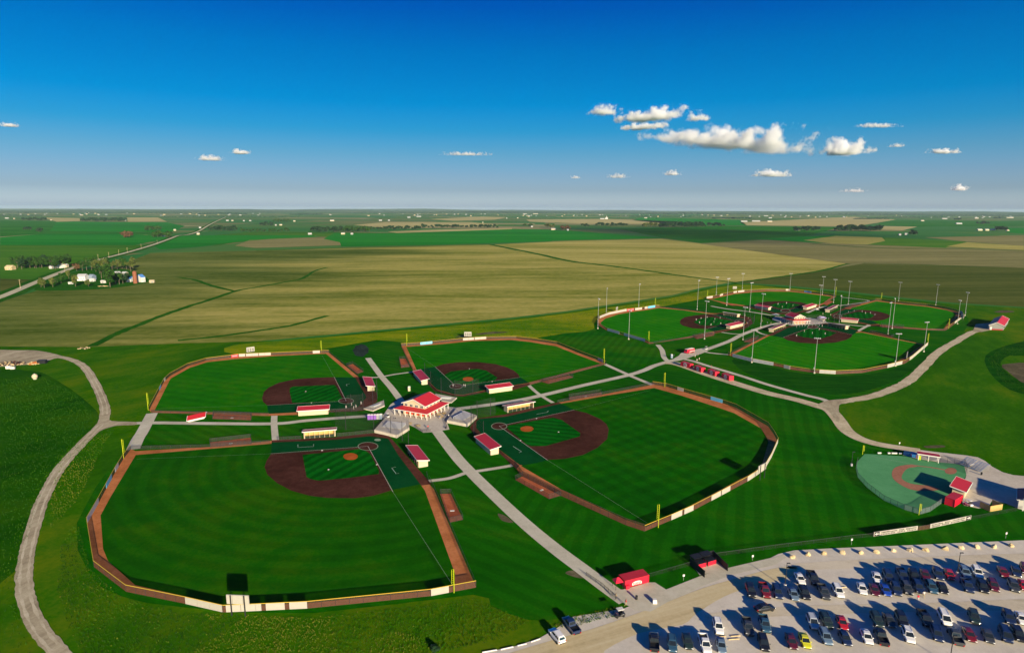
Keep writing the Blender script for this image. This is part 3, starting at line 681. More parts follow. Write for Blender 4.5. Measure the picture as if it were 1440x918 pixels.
# right complex: left, far, right and front fields
E_FENCE = [(912.6, 483.8), (907, 480.7), (875.8, 471.5), (853.5, 465), (841.8, 457.5), (839.8, 453), (843, 448), (856, 442.7), (878.4, 438), (898, 436), (911, 434), (921.5, 432.3), (927.4, 432)]
field(E_FENCE + [(961, 435.5), (1000, 440.7), (1030, 440), (1056, 447), (1058, 455), (1046, 462), (1005, 469), (975, 474.5)],
      [(920, 482.7), (875.8, 470.6), (854.8, 464), (845.7, 457.2), (844.4, 453.9), (851, 448.4), (869, 442.4), (892.7, 438.3), (911, 436), (926.7, 433.2), (960.7, 436.5), (998.6, 441.8), (1040, 452), (1003.9, 466), (973.8, 472.3)], M['grass_e'],
      [(998, 441.8), (1025, 443), (1046, 448), (1050, 454), (1040, 461), (1004, 466.3), (993, 462.5), (1036, 452.3)],
      [(956, 453), (957.5, 449.5), (963, 446.2), (976.4, 443.7), (990, 442.4), (1000, 442.2), (1036, 452.3), (993.4, 462.8), (973.8, 462), (960.7, 458.4), (957, 456)], 0,
      [(975, 453.2), (983, 448.6), (1000, 446), (1034, 452.3), (1005, 458.6), (985, 457.6)], M['infield'],
      (1040, 452.4), (7, 3), (0.6, 0.35), None, [(1000, 442.2), (924, 433.8), (993, 462.8), (915, 482)],
      track_dark=[(1000, 441), (1030, 440), (1056, 447), (1058.5, 455), (1047, 462.5), (1005, 468.5), (1004, 466.5), (1040, 461.5), (1051, 454.5), (1046, 447.5), (1024, 442.6)])
F_FENCE = [(993.4, 420), (1010, 417.8), (1014.4, 416), (1031.4, 412.3), (1047, 410.5), (1078.4, 408.7), (1108.5, 409), (1130.7, 411), (1156.9, 414.4), (1176, 417)]
field(F_FENCE + [(1160, 427), (1150, 433), (1120, 441), (1090, 441), (1060, 433), (1020, 427.5)],
      [(999, 421), (1014, 417.8), (1032.7, 413.8), (1058.8, 411.3), (1080, 410), (1111, 410.4), (1130.7, 412.4), (1170, 417.4), (1157, 426.5), (1140, 431), (1104, 436), (1055, 430.5), (1022, 426)], M['grass_e'],
      [(1050, 430), (1062, 428), (1104.6, 437), (1136, 428.5), (1150, 431), (1120, 440), (1090, 440)],
      [(1061.4, 428.4), (1066, 426), (1078.4, 424.2), (1104.6, 423.5), (1125, 425), (1133, 427), (1136, 429), (1104.6, 437)], 0,
      [(1081, 429.7), (1090, 427), (1104.6, 425.7), (1118, 427), (1125.5, 429), (1104.6, 436)], M['infield'],
      (1104.6, 437), (7, 2.4), (0.6, 0.3), None, [(1061.4, 428.4), (998, 420.5), (1136, 429), (1172, 418)],
      track_dark=[(1044, 430), (1050, 429.5), (1090, 440), (1120, 440.2), (1150, 431.2), (1158, 428), (1150, 434), (1120, 442), (1088, 442)])
G_FENCE = [(1231, 422.5), (1238.8, 423), (1253, 425.2), (1278, 428), (1304.2, 430.5), (1330.3, 434.5), (1343.4, 437.8), (1352.5, 441), (1354.5, 444.3), (1352.5, 447.5), (1343.4, 454.8), (1334.2, 462), (1329, 465)]
field(G_FENCE + [(1297.6, 464), (1237.5, 459.5), (1225, 458), (1195, 452), (1172, 447), (1170, 442), (1186, 434)],
      [(1232.3, 423.8), (1271.5, 428.4), (1304.2, 431.6), (1330.3, 436.2), (1342, 440), (1344, 443.4), (1340.8, 448), (1334, 453), (1326.4, 463), (1297.6, 462.2), (1271.5, 460), (1237.5, 456.5), (1185, 444), (1198, 433)], M['grass_e'],
      [(1174, 444), (1180, 438.5), (1190, 434.5), (1208, 435.6), (1182, 444.6), (1224, 450.5), (1236, 455.8), (1225, 456.8), (1195, 450.5)],
      [(1208, 435.6), (1223, 436.5), (1238.8, 439.2), (1248, 441.8), (1252, 444.3), (1249, 447.5), (1242.7, 450), (1232.3, 451.6), (1223, 450.6), (1180, 444.6)], 0,
      [(1183, 444.4), (1206, 438.8), (1222, 440), (1230, 444), (1224, 447.6), (1214, 448.6)], M['infield'],
      (1178, 444.5), (6, 2.4), (0.6, 0.3), None, [(1208, 435.6), (1234, 424.5), (1224, 450.8), (1328, 463.4)],
      track_dark=[(1186, 433.6), (1191, 433.8), (1180, 438.3), (1173.5, 444), (1195, 450.8), (1225, 457), (1238, 456.6), (1237, 459.5), (1225, 458.5), (1195, 452.5), (1170.5, 447), (1169, 442)])
H_FENCE = [(1023.8, 499.3), (1030, 501.8), (1057.5, 508.8), (1087.5, 514.3), (1110, 519.5), (1145, 524.5), (1175, 526.3), (1212.5, 524.5), (1247.5, 517.5), (1272.5, 511.3), (1282.5, 504.5), (1305, 485)]
field(H_FENCE + [(1298, 484.3), (1212.5, 466.5), (1207, 464.5), (1190, 459), (1160, 453.5), (1125, 454.5), (1104, 460), (1079, 471.3)],
      [(1032, 498.5), (1057.5, 505), (1087.5, 511), (1112.5, 516.5), (1145, 521.3), (1175, 523.3), (1212.5, 521.5), (1250, 514.5), (1271, 503), (1296, 485.4), (1287.5, 483), (1212.5, 467.8), (1143, 470), (1082, 472.3)], M['grass_e'],
      [(1086, 472.5), (1107, 461.5), (1126, 457), (1160, 456), (1188, 460), (1207.5, 465.2), (1198.8, 471), (1143, 460), (1101, 475)],
      [(1101, 475), (1107.5, 478.8), (1125, 482.3), (1150, 483.8), (1175, 482), (1190, 478.2), (1197, 474.5), (1198.8, 471), (1172, 464), (1143, 460), (1118, 468)], 0,
      [(1116, 470.5), (1130, 474.5), (1152.5, 477), (1167, 473), (1176, 468.3), (1146, 461.3), (1140, 461.3)], M['infield'],
      (1143, 460), (8, 2.6), (0.7, 0.35), None, [(1101, 475), (1029, 499), (1198.8, 471), (1301, 484.5)],
      track_dark=[(1079, 471.2), (1104, 459.8), (1125, 454.2), (1160, 453.2), (1190, 458.7), (1213, 466.3), (1207.5, 465.6), (1188, 460.3), (1160, 456.4), (1126, 457.3), (1107, 461.8), (1087, 472.6)])
BULLPENS = [[(295, 622.5), (352.5, 616), (354, 624.5), (296, 628.7)], [(618.8, 695), (633.8, 694.5), (651, 731), (632.5, 735)], [(724.8, 675), (735.3, 669.9), (788, 697.3), (772, 702)],
            [(800, 558.8), (845, 552), (847, 556), (801, 563)], [(487.5, 514.6), (496, 512.2), (511, 523), (502, 526)], [(300.7, 582.6), (354, 585), (353, 591.3), (299, 589.3)],
            [(561.6, 505), (570.7, 505), (576, 516), (564, 517.5)], [(761.4, 537), (800.6, 528), (806, 531), (771, 540)], [(973.8, 473.5), (992, 470), (1005, 469.3), (1004, 472), (980, 477)],
            [(1045.8, 481), (1058.8, 475.4), (1066.7, 474.8), (1057.5, 482)], [(1223, 467.3), (1232, 468), (1257, 473.3), (1253, 474.6)], [(1188, 433), (1200, 428.5), (1210, 429), (1195, 434)],
            [(1238.8, 457.3), (1271, 459.7), (1269, 462.5), (1240, 460.3)], [(1011.8, 426), (1031.4, 427.7), (1039, 429.9), (1030, 430)], [(1157, 427.5), (1166, 423), (1172, 424), (1163, 429.5)]]
for b in BULLPENS:
    sheet('bullpen_clay', b, M['bullpen'], 0.185)
# coach's boxes on the nearer infields: three thin painted strokes each
for stroke in ([(419, 625.5), (419, 629.5), (441, 628.3), (441, 625)], [(556.5, 657), (551, 658.5), (557, 666.5), (561, 666)], [(721.5, 628), (733.5, 635.5), (730, 637)], [(754.5, 583), (770, 580), (771, 578)], [(488, 543), (487, 541), (492, 540)]):
    ribbon('coach_box_line', stroke, 0.22, M['coach'], 0.225, 0)
sheet('mulch_bed', ellipse_px(507.5, 493, 11, 8.2, 20, 0.12), M['mulch'], 0.13, 2)
# accessible rubber field at the right
sheet('rubber_field', [(1216, 638.3), (1206, 648.8), (1203.5, 659), (1206, 671), (1219, 685.4), (1242.7, 703.7), (1271.5, 716.7), (1293.7, 723.3), (1308, 719.3), (1323.8, 708), (1340, 700), (1359, 668), (1356, 655), (1341.8, 652), (1318.6, 650), (1288.5, 644.8), (1271.5, 641.6)], M['mira'], 0.12)
sheet('rubber_clay', [(1282, 653.3), (1265, 655.3), (1257, 659), (1254, 666), (1256, 673), (1263.7, 680), (1279.3, 688), (1300, 690.8), (1322.5, 688.5), (1312, 684.5), (1302.9, 682.7), (1285, 681), (1276.7, 678.8), (1270, 675), (1267.6, 671), (1271.5, 663), (1277, 658.5), (1283.3, 657.3), (1290, 656)], M['mira_clay'], 0.14, 2)
sheet('rubber_clay', ellipse_px(1337, 662.5, 8.5, 4.6), M['mira_clay'], 0.14)
ribbon('rubber_clay', [(1283, 654.5), (1310, 657.5), (1332, 661.5)], 0.9, M['mira_clay'], 0.138, 4)
ribbon('foul_line', [(1225, 641.5), (1270, 650.5), (1330, 662)], 0.2, M['ring'], 0.145, 2)
ORD = ['first', 'second', 'third', 'fourth', 'fifth', 'sixth', 'seventh', 'eighth', 'ninth', 'tenth', 'eleventh', 'twelfth', 'thirteenth', 'fourteenth', 'fifteenth', 'sixteenth', 'seventeenth', 'eighteenth', 'nineteenth', 'twentieth', 'twenty-first', 'twenty-second', 'twenty-third', 'twenty-fourth', 'twenty-fifth', 'twenty-sixth', 'twenty-seventh', 'twenty-eighth', 'twenty-ninth', 'thirtieth']
FIELD = {'A': 'the near left field', 'B': 'the near right field', 'C': 'the back left field', 'D': 'the back middle field',
         'E': 'the left floodlit field', 'F': 'the farthest floodlit field', 'G': 'the right floodlit field', 'H': 'the front floodlit field'}
def ang(d):
    return atan2(d.y, d.x)
# ------------------------------------------------------------------ fences
def along(pts, q):
    best = None
    for i in range(len(pts) - 1):
        a, b = pts[i], pts[i + 1]
        d = b - a
        t = max(0, min(1, (q - a).dot(d) / max(d.length_squared, 1e-6)))
        p = a + d * t
        k = (q - p).length
        if best is None or k < best[0]:
            best = (k, i, t, p)
    return best
POSTS = {}
def fence(px, label, h, wire, step, cap=None, banners=(), pole_r=0.04, name='chain_link_fence', cat='fence', group=None):
    pts = [G(*q) for q in px]
    o = thing(name, label, cat, pts[0], 0, group)
    off = pts[0]
    vs, fs = [], []
    for i, p in enumerate(pts):
        q = p - off
        vs += [(q.x, q.y, 0.05), (q.x, q.y, h)]
        if i:
            fs.append((2 * i - 2, 2 * i, 2 * i + 1, 2 * i - 1))
    mesh_obj('wire_mesh', vs, fs, M[wire], o)
    m = MB()
    for a, b in zip(pts, pts[1:]):
        m.tube(a - off + Vector((0, 0, h)), b - off + Vector((0, 0, h)), 0.07 if cap else 0.035, n=5)
    m.build('top_rail', M[cap or 'dark'], o)
    key = (round(h, 1), pole_r)
    for a, b in zip(pts, pts[1:]):
        L = (b - a).length
        k = max(1, int(round(L / step)))
        for j in range(k):
            p = a + (b - a) * (j / k) - off
            if key not in POSTS:
                c = MB().tube((0, 0, 0), (0, 0, h + 0.04), pole_r, n=5).build('post', M['dark'], o)
                POSTS[key] = c.data
            else:
                c = link(bpy.data.objects.new('post', POSTS[key]), o)
            c.location = p
    for (q0, q1, mt) in banners:
        r0, r1 = along(pts, G(*q0)), along(pts, G(*q1))
        lo, hi = (r0, r1) if (r0[1], r0[2]) <= (r1[1], r1[2]) else (r1, r0)
        run = [lo[3]] + [pts[i] for i in range(lo[1] + 1, hi[1] + 1)] + [hi[3]]
        for a, b in zip(run, run[1:]):
            L = (b - a).length
            if L < 0.3:
                continue
            k = max(1, int(round(L / 3.2)))
            for j in range(k):
                s, e = a + (b - a) * ((j + 0.012) / k), a + (b - a) * ((j + 0.988) / k)
                c = (s + e) / 2 - off
                bb = MB().box((c.x, c.y, h * 0.52), ((e - s).length, 0.13, h * 0.9), ang(e - s)).build('banner', M[mt.rstrip('*')], o)
                if mt.endswith('*'):
                    t = MB()
                    u = (e - s).normalized()
                    nl = random.randint(4, 7)
                    for q in range(nl):
                        cc = c + u * ((q - (nl - 1) / 2) * (e - s).length * 0.8 / nl)
                        t.box((cc.x, cc.y, h * 0.52), ((e - s).length * 0.5 / nl, 0.15, h * 0.42), ang(e - s))
                    t.build('lettering', M['grey'], bb)
    return o
W_, P_, S_ = 'banner', 'palegrey', 'skyblue'
FN = {k: v for k, v in FIELD.items()}
fence(A_FENCE, 'brown screened outfield fence with yellow cap round ' + FN['A'], 1.9, 'wire_brown', 3.0, 'yellow_cap',
      [((261, 849), (313, 860.8), W_), ((318, 861), (368, 858.6), W_), ((374, 858.4), (401, 857.2), W_), ((407, 857), (432.5, 855.5), W_), ((606, 838), (632, 834.6), W_), ((122.5, 735), (138.5, 707), P_), ((150, 687), (157.5, 673), S_), ((163, 664), (166.5, 656.5), P_)])
fence([(669.5, 826), (640, 757), (611, 690), (604, 675)], 'low dark sideline fence beside the brown strip on the right of ' + FN['A'], 1.6, 'wire', 3.0)
fence([(184, 632), (296, 629.5), (380, 623.2)], 'low dark sideline fence along the far edge of ' + FN['A'], 1.4, 'wire', 3.5)
fence(B_FENCE_OUT, 'brown screened outfield fence with yellow cap round ' + FN['B'], 1.9, 'wire_brown', 3.0, 'yellow_cap',
      [((943.7, 731.5), (958.5, 724.5), W_), ((961.4, 723.2), (975, 717.4), W_), ((1000, 704.2), (1013, 697), W_), ((1014.2, 696.4), (1026.5, 690), W_), ((1050.8, 677), (1062.2, 670), W_), ((1063, 669.2), (1073.5, 661.6), W_), ((1075.2, 659), (1093.6, 623), W_), ((952.5, 548.5), (961, 551.2), W_), ((1000, 562), (1016, 567), S_)])
fence(B_FENCE_IN, 'tall brown screened sideline fence on the near left of ' + FN['B'], 2.3, 'wire_brown', 3.0)
fence([(784, 566.3), (850, 554.2), (917.5, 541)], 'low dark sideline fence along the far edge of ' + FN['B'], 1.4, 'wire', 3.5)
fence(C_FENCE, 'outfield fence with yellow cap and lettered banners round ' + FN['C'], 1.9, 'wire_brown', 4.0, 'yellow_cap',
      [((325.5, 503.2), (335, 501.9), 'red*'), ((336, 501.8), (345, 501.4), 'banner*'), ((346, 501.3), (363.4, 500.5), 'banner*'), ((364, 500.5), (381, 499.7), W_), ((439.8, 497.2), (450, 496.7), 'banner*'), ((224.2, 549.3), (226, 545), S_), ((231, 537), (232, 535), W_)])
fence([(462.6, 496.3), (504.6, 530)], 'low dark sideline fence on the right of ' + FN['C'], 1.4, 'wire', 4.0)
fence([(213, 580.5), (267, 582), (300, 582.6), (378, 584.4)], 'low dark sideline fence along the near edge of ' + FN['C'], 1.4, 'wire', 4.0)
fence(D_FENCE, 'outfield fence with yellow cap round ' + FN['D'], 1.9, 'wire_brown', 4.0, 'yellow_cap',
      [((591, 485), (608, 483.4), 'skyblue*'), ((651, 479), (666.5, 478), 'banner*'), ((667.5, 478), (683.8, 477), W_), ((841, 506.5), (847.7, 509.8), W_)])
fence([(564.2, 486.8), (581, 521.2)], 'low dark sideline fence on the left of ' + FN['D'], 1.4, 'wire', 4.0)
fence([(745, 541.6), (800, 527), (852, 512.6)], 'low dark sideline fence along the near edge of ' + FN['D'], 1.4, 'wire', 4.0)
fence(E_FENCE, 'outfield fence crowded with banners round ' + FN['E'], 2.2, 'wire_brown', 5.0, 'yellow_cap',
      [((907, 480.7), (877, 472), P_), ((871, 470), (853.5, 465.2), P_), ((843, 448), (881, 437.7), 'banner*'), ((881.6, 437.6), (891.4, 436.7), 'red*'), ((893, 436.5), (903, 435.3), W_), ((906.5, 434.7), (911, 434.1), W_), ((911.7, 434), (921.5, 432.4), S_)])
fence([(912.6, 483.8), (975, 475), (1003, 469.8)], 'low dark sideline fence along the near edge of ' + FN['E'], 1.4, 'wire', 5.0)
fence([(927.4, 432), (961, 435.3), (998, 440.4)], 'low dark sideline fence along the far edge of ' + FN['E'], 1.4, 'wire', 5.0)
fence(F_FENCE, 'outfield fence with yellow cap round ' + FN['F'], 2.2, 'wire_brown', 5.0, 'yellow_cap',
      [((994, 420), (1002.5, 418.9), 'banner*'), ((1012.4, 416.9), (1017, 415.6), W_), ((1031.4, 412.3), (1036.6, 411.8), W_), ((1038, 411.6), (1047, 410.6), 'banner*'), ((1105, 409), (1111, 409.2), W_), ((1130.7, 411), (1141, 412.3), S_)])
fence([(1176, 417), (1160, 427)], 'low dark sideline fence on the right of ' + FN['F'], 1.4, 'wire', 5.0)
fence(G_FENCE, 'outfield fence with white banners at its right end round ' + FN['G'], 2.2, 'wire_brown', 5.0, 'yellow_cap', [((1350, 440), (1354.5, 444.3), W_), ((1354, 445.4), (1342, 455.6), W_)])
fence([(1329, 465), (1297.6, 464.2), (1237.5, 459.8)], 'low dark sideline fence along the near edge of ' + FN['G'], 1.4, 'wire', 5.0)
fence([(1231, 422.5), (1186, 433.8)], 'low dark sideline fence on the left of ' + FN['G'], 1.4, 'wire', 5.0)
fence(H_FENCE, 'outfield fence with yellow cap and long banners round ' + FN['H'], 2.2, 'wire_brown', 4.0, 'yellow_cap',
      [((1030, 501.8), (1057, 508.7), 'palegrey*'), ((1058.5, 509), (1087.5, 514.3), 'palegrey*'), ((1102, 517.6), (1111, 519.6), 'banner*'), ((1152, 525), (1175, 526.3), 'banner*'), ((1247.5, 517.5), (1268.5, 512.3), 'banner*'), ((1279, 507), (1304.5, 485.4), W_)])
fence([(1023.8, 499.3), (1079, 471.6)], 'low dark sideline fence on the left of ' + FN['H'], 1.4, 'wire', 5.0)
fence([(1305, 485), (1298, 484), (1212.5, 466.6)], 'low dark sideline fence on the right of ' + FN['H'], 1.4, 'wire', 5.0)
MIRA_F = [(1219, 685.4), (1242.7, 703.7), (1271.5, 716.7), (1293.7, 723.3), (1308, 719.3), (1323.8, 708)]
fence([(1206, 648.8), (1203.5, 659), (1206, 671)] + MIRA_F, 'grey chain-link fence round the outfield of the pale green rubber field', 1.8, 'wire_grey', 2.4)
fence([(1322, 650), (1341.8, 652.5), (1356, 655.5), (1360, 667)], 'dark chain-link backstop behind the pale green rubber field', 2.6, 'wire', 2.4)
for px, lab, h in (([(600, 668), (603, 681)], 'short dark gate fence at the path beside the right dugout of ' + FN['A'], 1.5), ([(390, 619.6), (424, 618)], 'short dark fence left of the open dugout of ' + FN['A'], 1.6),
                   ([(474, 614.3), (526, 609.4)], 'short dark fence right of the open dugout of ' + FN['A'], 1.6), ([(462, 580), (510, 577.2)], 'short dark fence right of the red-roofed dugout of ' + FN['C'], 1.6)):
    fence(px, lab, h, 'wire', 2.4)
for b, lab in zip(BULLPENS, ['on the far side of ' + FN['A'], 'outside the brown strip of ' + FN['A'], 'outside the near left fence of ' + FN['B'], 'on the far side of ' + FN['B'], 'at the right corner of ' + FN['C'], 'on the near side of ' + FN['C'], 'on the left side of ' + FN['D'], 'on the near side of ' + FN['D'], 'on the near side of ' + FN['E'], 'on the left side of ' + FN['H'], 'on the right side of ' + FN['H'], 'on the left side of ' + FN['G'], 'on the near side of ' + FN['G']]):
    fence(b + [b[0]], 'chain-link bullpen cage on reddish clay ' + lab, 1.8, 'wire', 2.6, name='bullpen_cage', cat='bullpen', group='bullpen cages')
    if G(*b[0]).y < 300:
        c = sum((G(*q) for q in b), Vector()) / 4
        e = (G(*b[3]) + G(*b[2])) / 2
        pl = MB().box((0, 0, 0.03), (1.3, 0.7, 0.06), ang(G(*b[1]) - G(*b[0]))).build('pitching_plate', M['white'])
        pl.location = c.lerp(e, 0.3) + Vector((0, 0, 0.2))
        tag(pl, 'white plate on bullpen clay ' + lab, 'pitching plate', 'bullpen plates')
# backstop nets between dark poles
def backstop(px, label, h, r=0.13):
    pts = catmull([G(*q) for q in px], False, 3)
    o = thing('backstop', label, 'backstop net', pts[0], 0, 'backstop nets')
    vs, fs = [], []
    for i, p in enumerate(pts):
        q = p - pts[0]
        vs += [(q.x, q.y, 0.1), (q.x, q.y, h)]
        if i:
            fs.append((2 * i - 2, 2 * i, 2 * i + 1, 2 * i - 1))
        if i % 2 == 0:
            MB().tube((0, 0, 0), (0, 0, h + 0.3), r, r * 0.7, 6).build('pole', M['dark'], o).location = q
    mesh_obj('net', vs, fs, M['net'], o)
backstop([(574.6, 627), (558.6, 616.5), (526, 607), (471.5, 604.5)], 'dark net between thin poles behind home plate of ' + FN['A'], 8)
backstop([(680, 620), (662, 603), (671, 588.5), (697, 583)], 'dark net between thin poles behind home plate of ' + FN['B'], 8)
backstop([(530, 555), (529, 564), (511, 577), (488, 579.5)], 'dark net between thin poles behind home plate of ' + FN['C'], 8)
backstop([(597.5, 531), (612.5, 550.5), (640, 557.5), (674, 554)], 'dark net between thin poles behind home plate of ' + FN['D'], 8)
backstop([(1045, 444), (1059, 449), (1060, 455), (1049, 462.5)], 'dark net between thin poles behind home plate of ' + FN['E'], 6)
backstop([(1112, 457.5), (1126, 454), (1160, 453), (1176, 456)], 'dark net between thin poles behind home plate of ' + FN['H'], 6)
fence([(824, 809.5), (845, 824), (866, 842)], 'low dark rail along the left edge of the main path near the lot', 1.1, 'wire', 1.6)
fence([(583, 600.5), (594, 608), (606, 606.8)], 'low dark railing at the front edge of the near clubhouse plaza', 1.1, 'wire', 1.5)
fence([(629, 603), (625, 592), (636, 579)], 'low dark railing between plaza and the right-hand concrete grandstand', 1.1, 'wire', 1.5)
# bases
for f, pl in (('A', [((530, 654), 'first'), ((462, 661), 'second'), ((453, 634), 'third')]), ('B', [((732, 620), 'nearest'), ((785.5, 608), 'rightmost'), ((754.5, 589), 'farthest')]), ('C', [((430, 551), 'farther'), ((438, 567), 'nearer')]), ('D', [((692, 537), 'nearer'), ((660, 519), 'farther')])):
    for q, nm in pl:
        b = MB().hexa([(-.25, -.25, 0), (.25, -.25, 0), (.25, .25, 0), (-.25, .25, 0)], [(-.2, -.2, .12), (.2, -.2, .12), (.2, .2, .12), (-.2, .2, .12)]).build('base', M['white'])
        b.location = G(*q) + Vector((0, 0, 0.24))
        tag(b, nm + ' white base bag on the infield of ' + FN[f], 'base', 'base bags on the infields')
# ------------------------------------------------------------------ foul poles and floodlights
def foul_pole(base, top, label, wing):
    h = height(base, top)
    o = thing('foul_pole', label, 'foul pole', G(*base), 0, 'yellow foul poles')
    MB().tube((0, 0, 0), (0, 0, h), 0.085, 0.085, 8).build('pole', M['yellow'], o)
    d = wing
    vs = [(d * 0.1, 0, h * 0.38), (d * 0.5, 0, h * 0.38), (d * 0.5, 0, h - 0.1), (d * 0.1, 0, h - 0.1)]
    m = MB()
    for i in range(8):
        z = h * 0.38 + (h * 0.62 - 0.1) * i / 7
        m.tube((0, 0, z), (d * 0.5, 0, z), 0.03, n=4)
    m.tube((d * 0.5, 0, h * 0.38), (d * 0.5, 0, h - 0.1), 0.05, n=4)
    m.build('wing_grid', M['yellow'], o)
for b, t, l, w in [((638.5, 833.5), 800, 'near right corner of ' + FN['A'], -1), ((174, 645), 617.5, 'far left corner of ' + FN['A'], 1), ((925.7, 742), 709, 'near corner of ' + FN['B'], -1), ((934.8, 544.5), 523.8, 'far corner of ' + FN['B'], -1),
                   ((452.5, 496.5), 478.8, 'far right corner of ' + FN['C'], -1), ((208.5, 577), 552.5, 'near left corner of ' + FN['C'], 1), ((572, 486.8), 469, 'far left corner of ' + FN['D'], 1), ((849.7, 511.6), 490, 'near right corner of ' + FN['D'], -1),
                   ((912.5, 483), 465.6, 'near corner of ' + FN['E'], -1), ((921.5, 432), 419, 'far corner of ' + FN['E'], -1), ((994.4, 419.6), 408, 'left corner of ' + FN['F'], 1), ((1175, 417), 403.5, 'right corner of ' + FN['F'], -1),
                   ((1238.8, 423), 411.5, 'far corner of ' + FN['G'], 1), ((1334, 462.5), 448, 'near corner of ' + FN['G'], -1), ((1026.8, 500.5), 482.5, 'left corner of ' + FN['H'], 1), ((1304.5, 485), 468.7, 'right corner of ' + FN['H'], -1),
                   ((1212.8, 639), 626, 'far corner of the pale green rubber field', 1), ((1292, 724), 708, 'near corner of the pale green rubber field', 1)]:
    foul_pole(b, t, 'yellow foul pole with grid wing at the ' + l, w)
CENTRE2 = G(1122, 452)
def floodlight(base, top, label):
    h = height(base, top)
    p = G(*base)
    d = CENTRE2 - p
    o = thing('floodlight_mast', label, 'floodlight', p, ang(d) + pi / 2, 'floodlight masts of the floodlit complex')
    MB().tube((0, 0, 0), (0, 0, h), 0.16, 0.09, 8).build('mast', M['steel'], o)
    MB().tube((0, 0, 0), (0, 0, 0.8), 0.5, 0.45, 8).build('footing', M['concrete'], o)
    MB().box((0, 0, h), (3.2, 0.16, 0.16)).build('crossarm', M['steel'], o)
    for k in range(4):
        x = -1.35 + 0.9 * k
        MB().tube((x, 0.05, h + 0.15), (x, -0.55, h - 0.05), 0.22, 0.42, 8).build('lamp_head', M['palegrey'], o)
    MB().box((0.35, 0, 3.0), (0.4, 0.35, 0.8)).build('control_box', M['grey'], o)
FL = [((840.7, 462.3), 420.5), ((852.5, 442), 405.5), ((898, 434), 399.6), ((884, 477.4), 437), ((980.3, 435.5), 394.4), ((990.5, 477), 423.8), ((1007, 415), 389.8), ((1021.8, 429.7), 391.8), ((1043.5, 408.8), 384.6), ((1054, 438.8), 397.6), ((1069.7, 460.4), 413.3), ((1044.6, 478), 432.3), ((1057, 510), 464.3), ((1110.5, 408.8), 384.6), ((1152, 432.3), 401), ((1156.2, 414.6), 389), ((1171.9, 425.8), 393), ((1179.7, 457), 416), ((1145, 525), 475.8), ((1192.7, 427.7), 395.7), ((1263.3, 423.8), 397), ((1254.5, 462.4), 420), ((1248.6, 470), 425.8), ((1315.7, 429.4), 400.3), ((1346.3, 455.8), 422.5), ((1356.9, 444), 411.4), ((1299, 495), 453.2), ((1259, 515), 469.5)]
for i, (b, t) in enumerate(sorted(FL)):
    floodlight(b, t, 'tall galvanised floodlight mast, ' + ORD[i] + ' counted from the left over the floodlit fields')
# ------------------------------------------------------------------ dugouts
def dugout(A, B, C, openAB, label):
    a, b, c = G(*A), G(*B), G(*C)
    u = (b - a).normalized()
    L = (b - a).length
    n = Vector((-u.y, u.x, 0))
    if n.dot(c - a) < 0:
        n = -n
    D = 3.6
    o = thing('dugout', label, 'dugout', (a + b) / 2 + n * D / 2, 0, 'red-roofed dugouts')
    X = lambda s, t, z: u * s + n * t + Vector((0, 0, z))
    f = -1 if openAB else 1                     # open side along -n or +n
    hb, hf = 2.35, 2.95
    ra = ang(u)
    def bx(s, t, z, ds, dt, dz):
        q = X(s, t, z)
        return MB().box(q, (ds, dt, dz), ra)
    bx(0, -f * (D / 2 - 0.1), hb / 2, L - 0.5, 0.2, hb).build('back_wall', M['cream'], o)
    for s in (-1, 1):
        w = MB()
        x0, x1 = s * (L / 2 - 0.25), s * (L / 2 - 0.05)
        y0, y1 = -f * (D / 2), f * (D / 2 - 0.3)
        w.hexa([X(x0, y0, 0), X(x1, y0, 0), X(x1, y1, 0), X(x0, y1, 0)], [X(x0, y0, hb), X(x1, y0, hb), X(x1, y1, hf - 0.06), X(x0, y1, hf - 0.06)])
        w.build('side_wall', M['cream'], o)
    e = 0.45
    y0, y1 = -f * (D / 2 + e), f * (D / 2 + e)
    r = MB().hexa([X(-L / 2 - e, y0, hb - 0.02), X(L / 2 + e, y0, hb - 0.02), X(L / 2 + e, y1, hf + 0.08), X(-L / 2 - e, y1, hf + 0.08)], [X(-L / 2 - e, y0, hb + 0.14), X(L / 2 + e, y0, hb + 0.14), X(L / 2 + e, y1, hf + 0.24), X(-L / 2 - e, y1, hf + 0.24)])
    ro = r.build('roof', M['red_roof'], o)
    t = MB()
    t.box(X(0, y0 - f * 0.05, hb + 0.03), (L + 2 * e + 0.1, 0.1, 0.3), ra)
    t.box(X(0, y1 + f * 0.05, hf + 0.14), (L + 2 * e + 0.1, 0.1, 0.3), ra)
    for s in (-1, 1):
        xx0, xx1 = s * (L / 2 + e), s * (L / 2 + e + 0.12)
        t.hexa([X(xx0, y0, hb - 0.1), X(xx1, y0, hb - 0.1), X(xx1, y1, hf), X(xx0, y1, hf)], [X(xx0, y0, hb + 0.19), X(xx1, y0, hb + 0.19), X(xx1, y1, hf + 0.29), X(xx0, y1, hf + 0.29)])
    t.build('trim', M['white'], ro)
    k = 6
    for i in range(k + 1):
        bx(-L / 2 + 0.4 + (L - 0.8) * i / k, f * (D / 2 - 0.15), hf / 2, 0.13, 0.13, hf).build('post', M['dark' if f > 0 else 'cream'], o)
    bx(0, -f * (D / 2 - 0.23), 1.1, L - 0.7, 0.05, 2.1).build('wood_lining', M['wood'], o)
    bx(0, -f * (D / 2 - 0.62), 0.45, L - 1.2, 0.45, 0.08).build('bench', M['wood'], o)
    bx(0, f * (D / 2 - 0.1), 0.6, L - 0.9, 0.03, 1.1).build('rail_mesh', M['wire'], o)
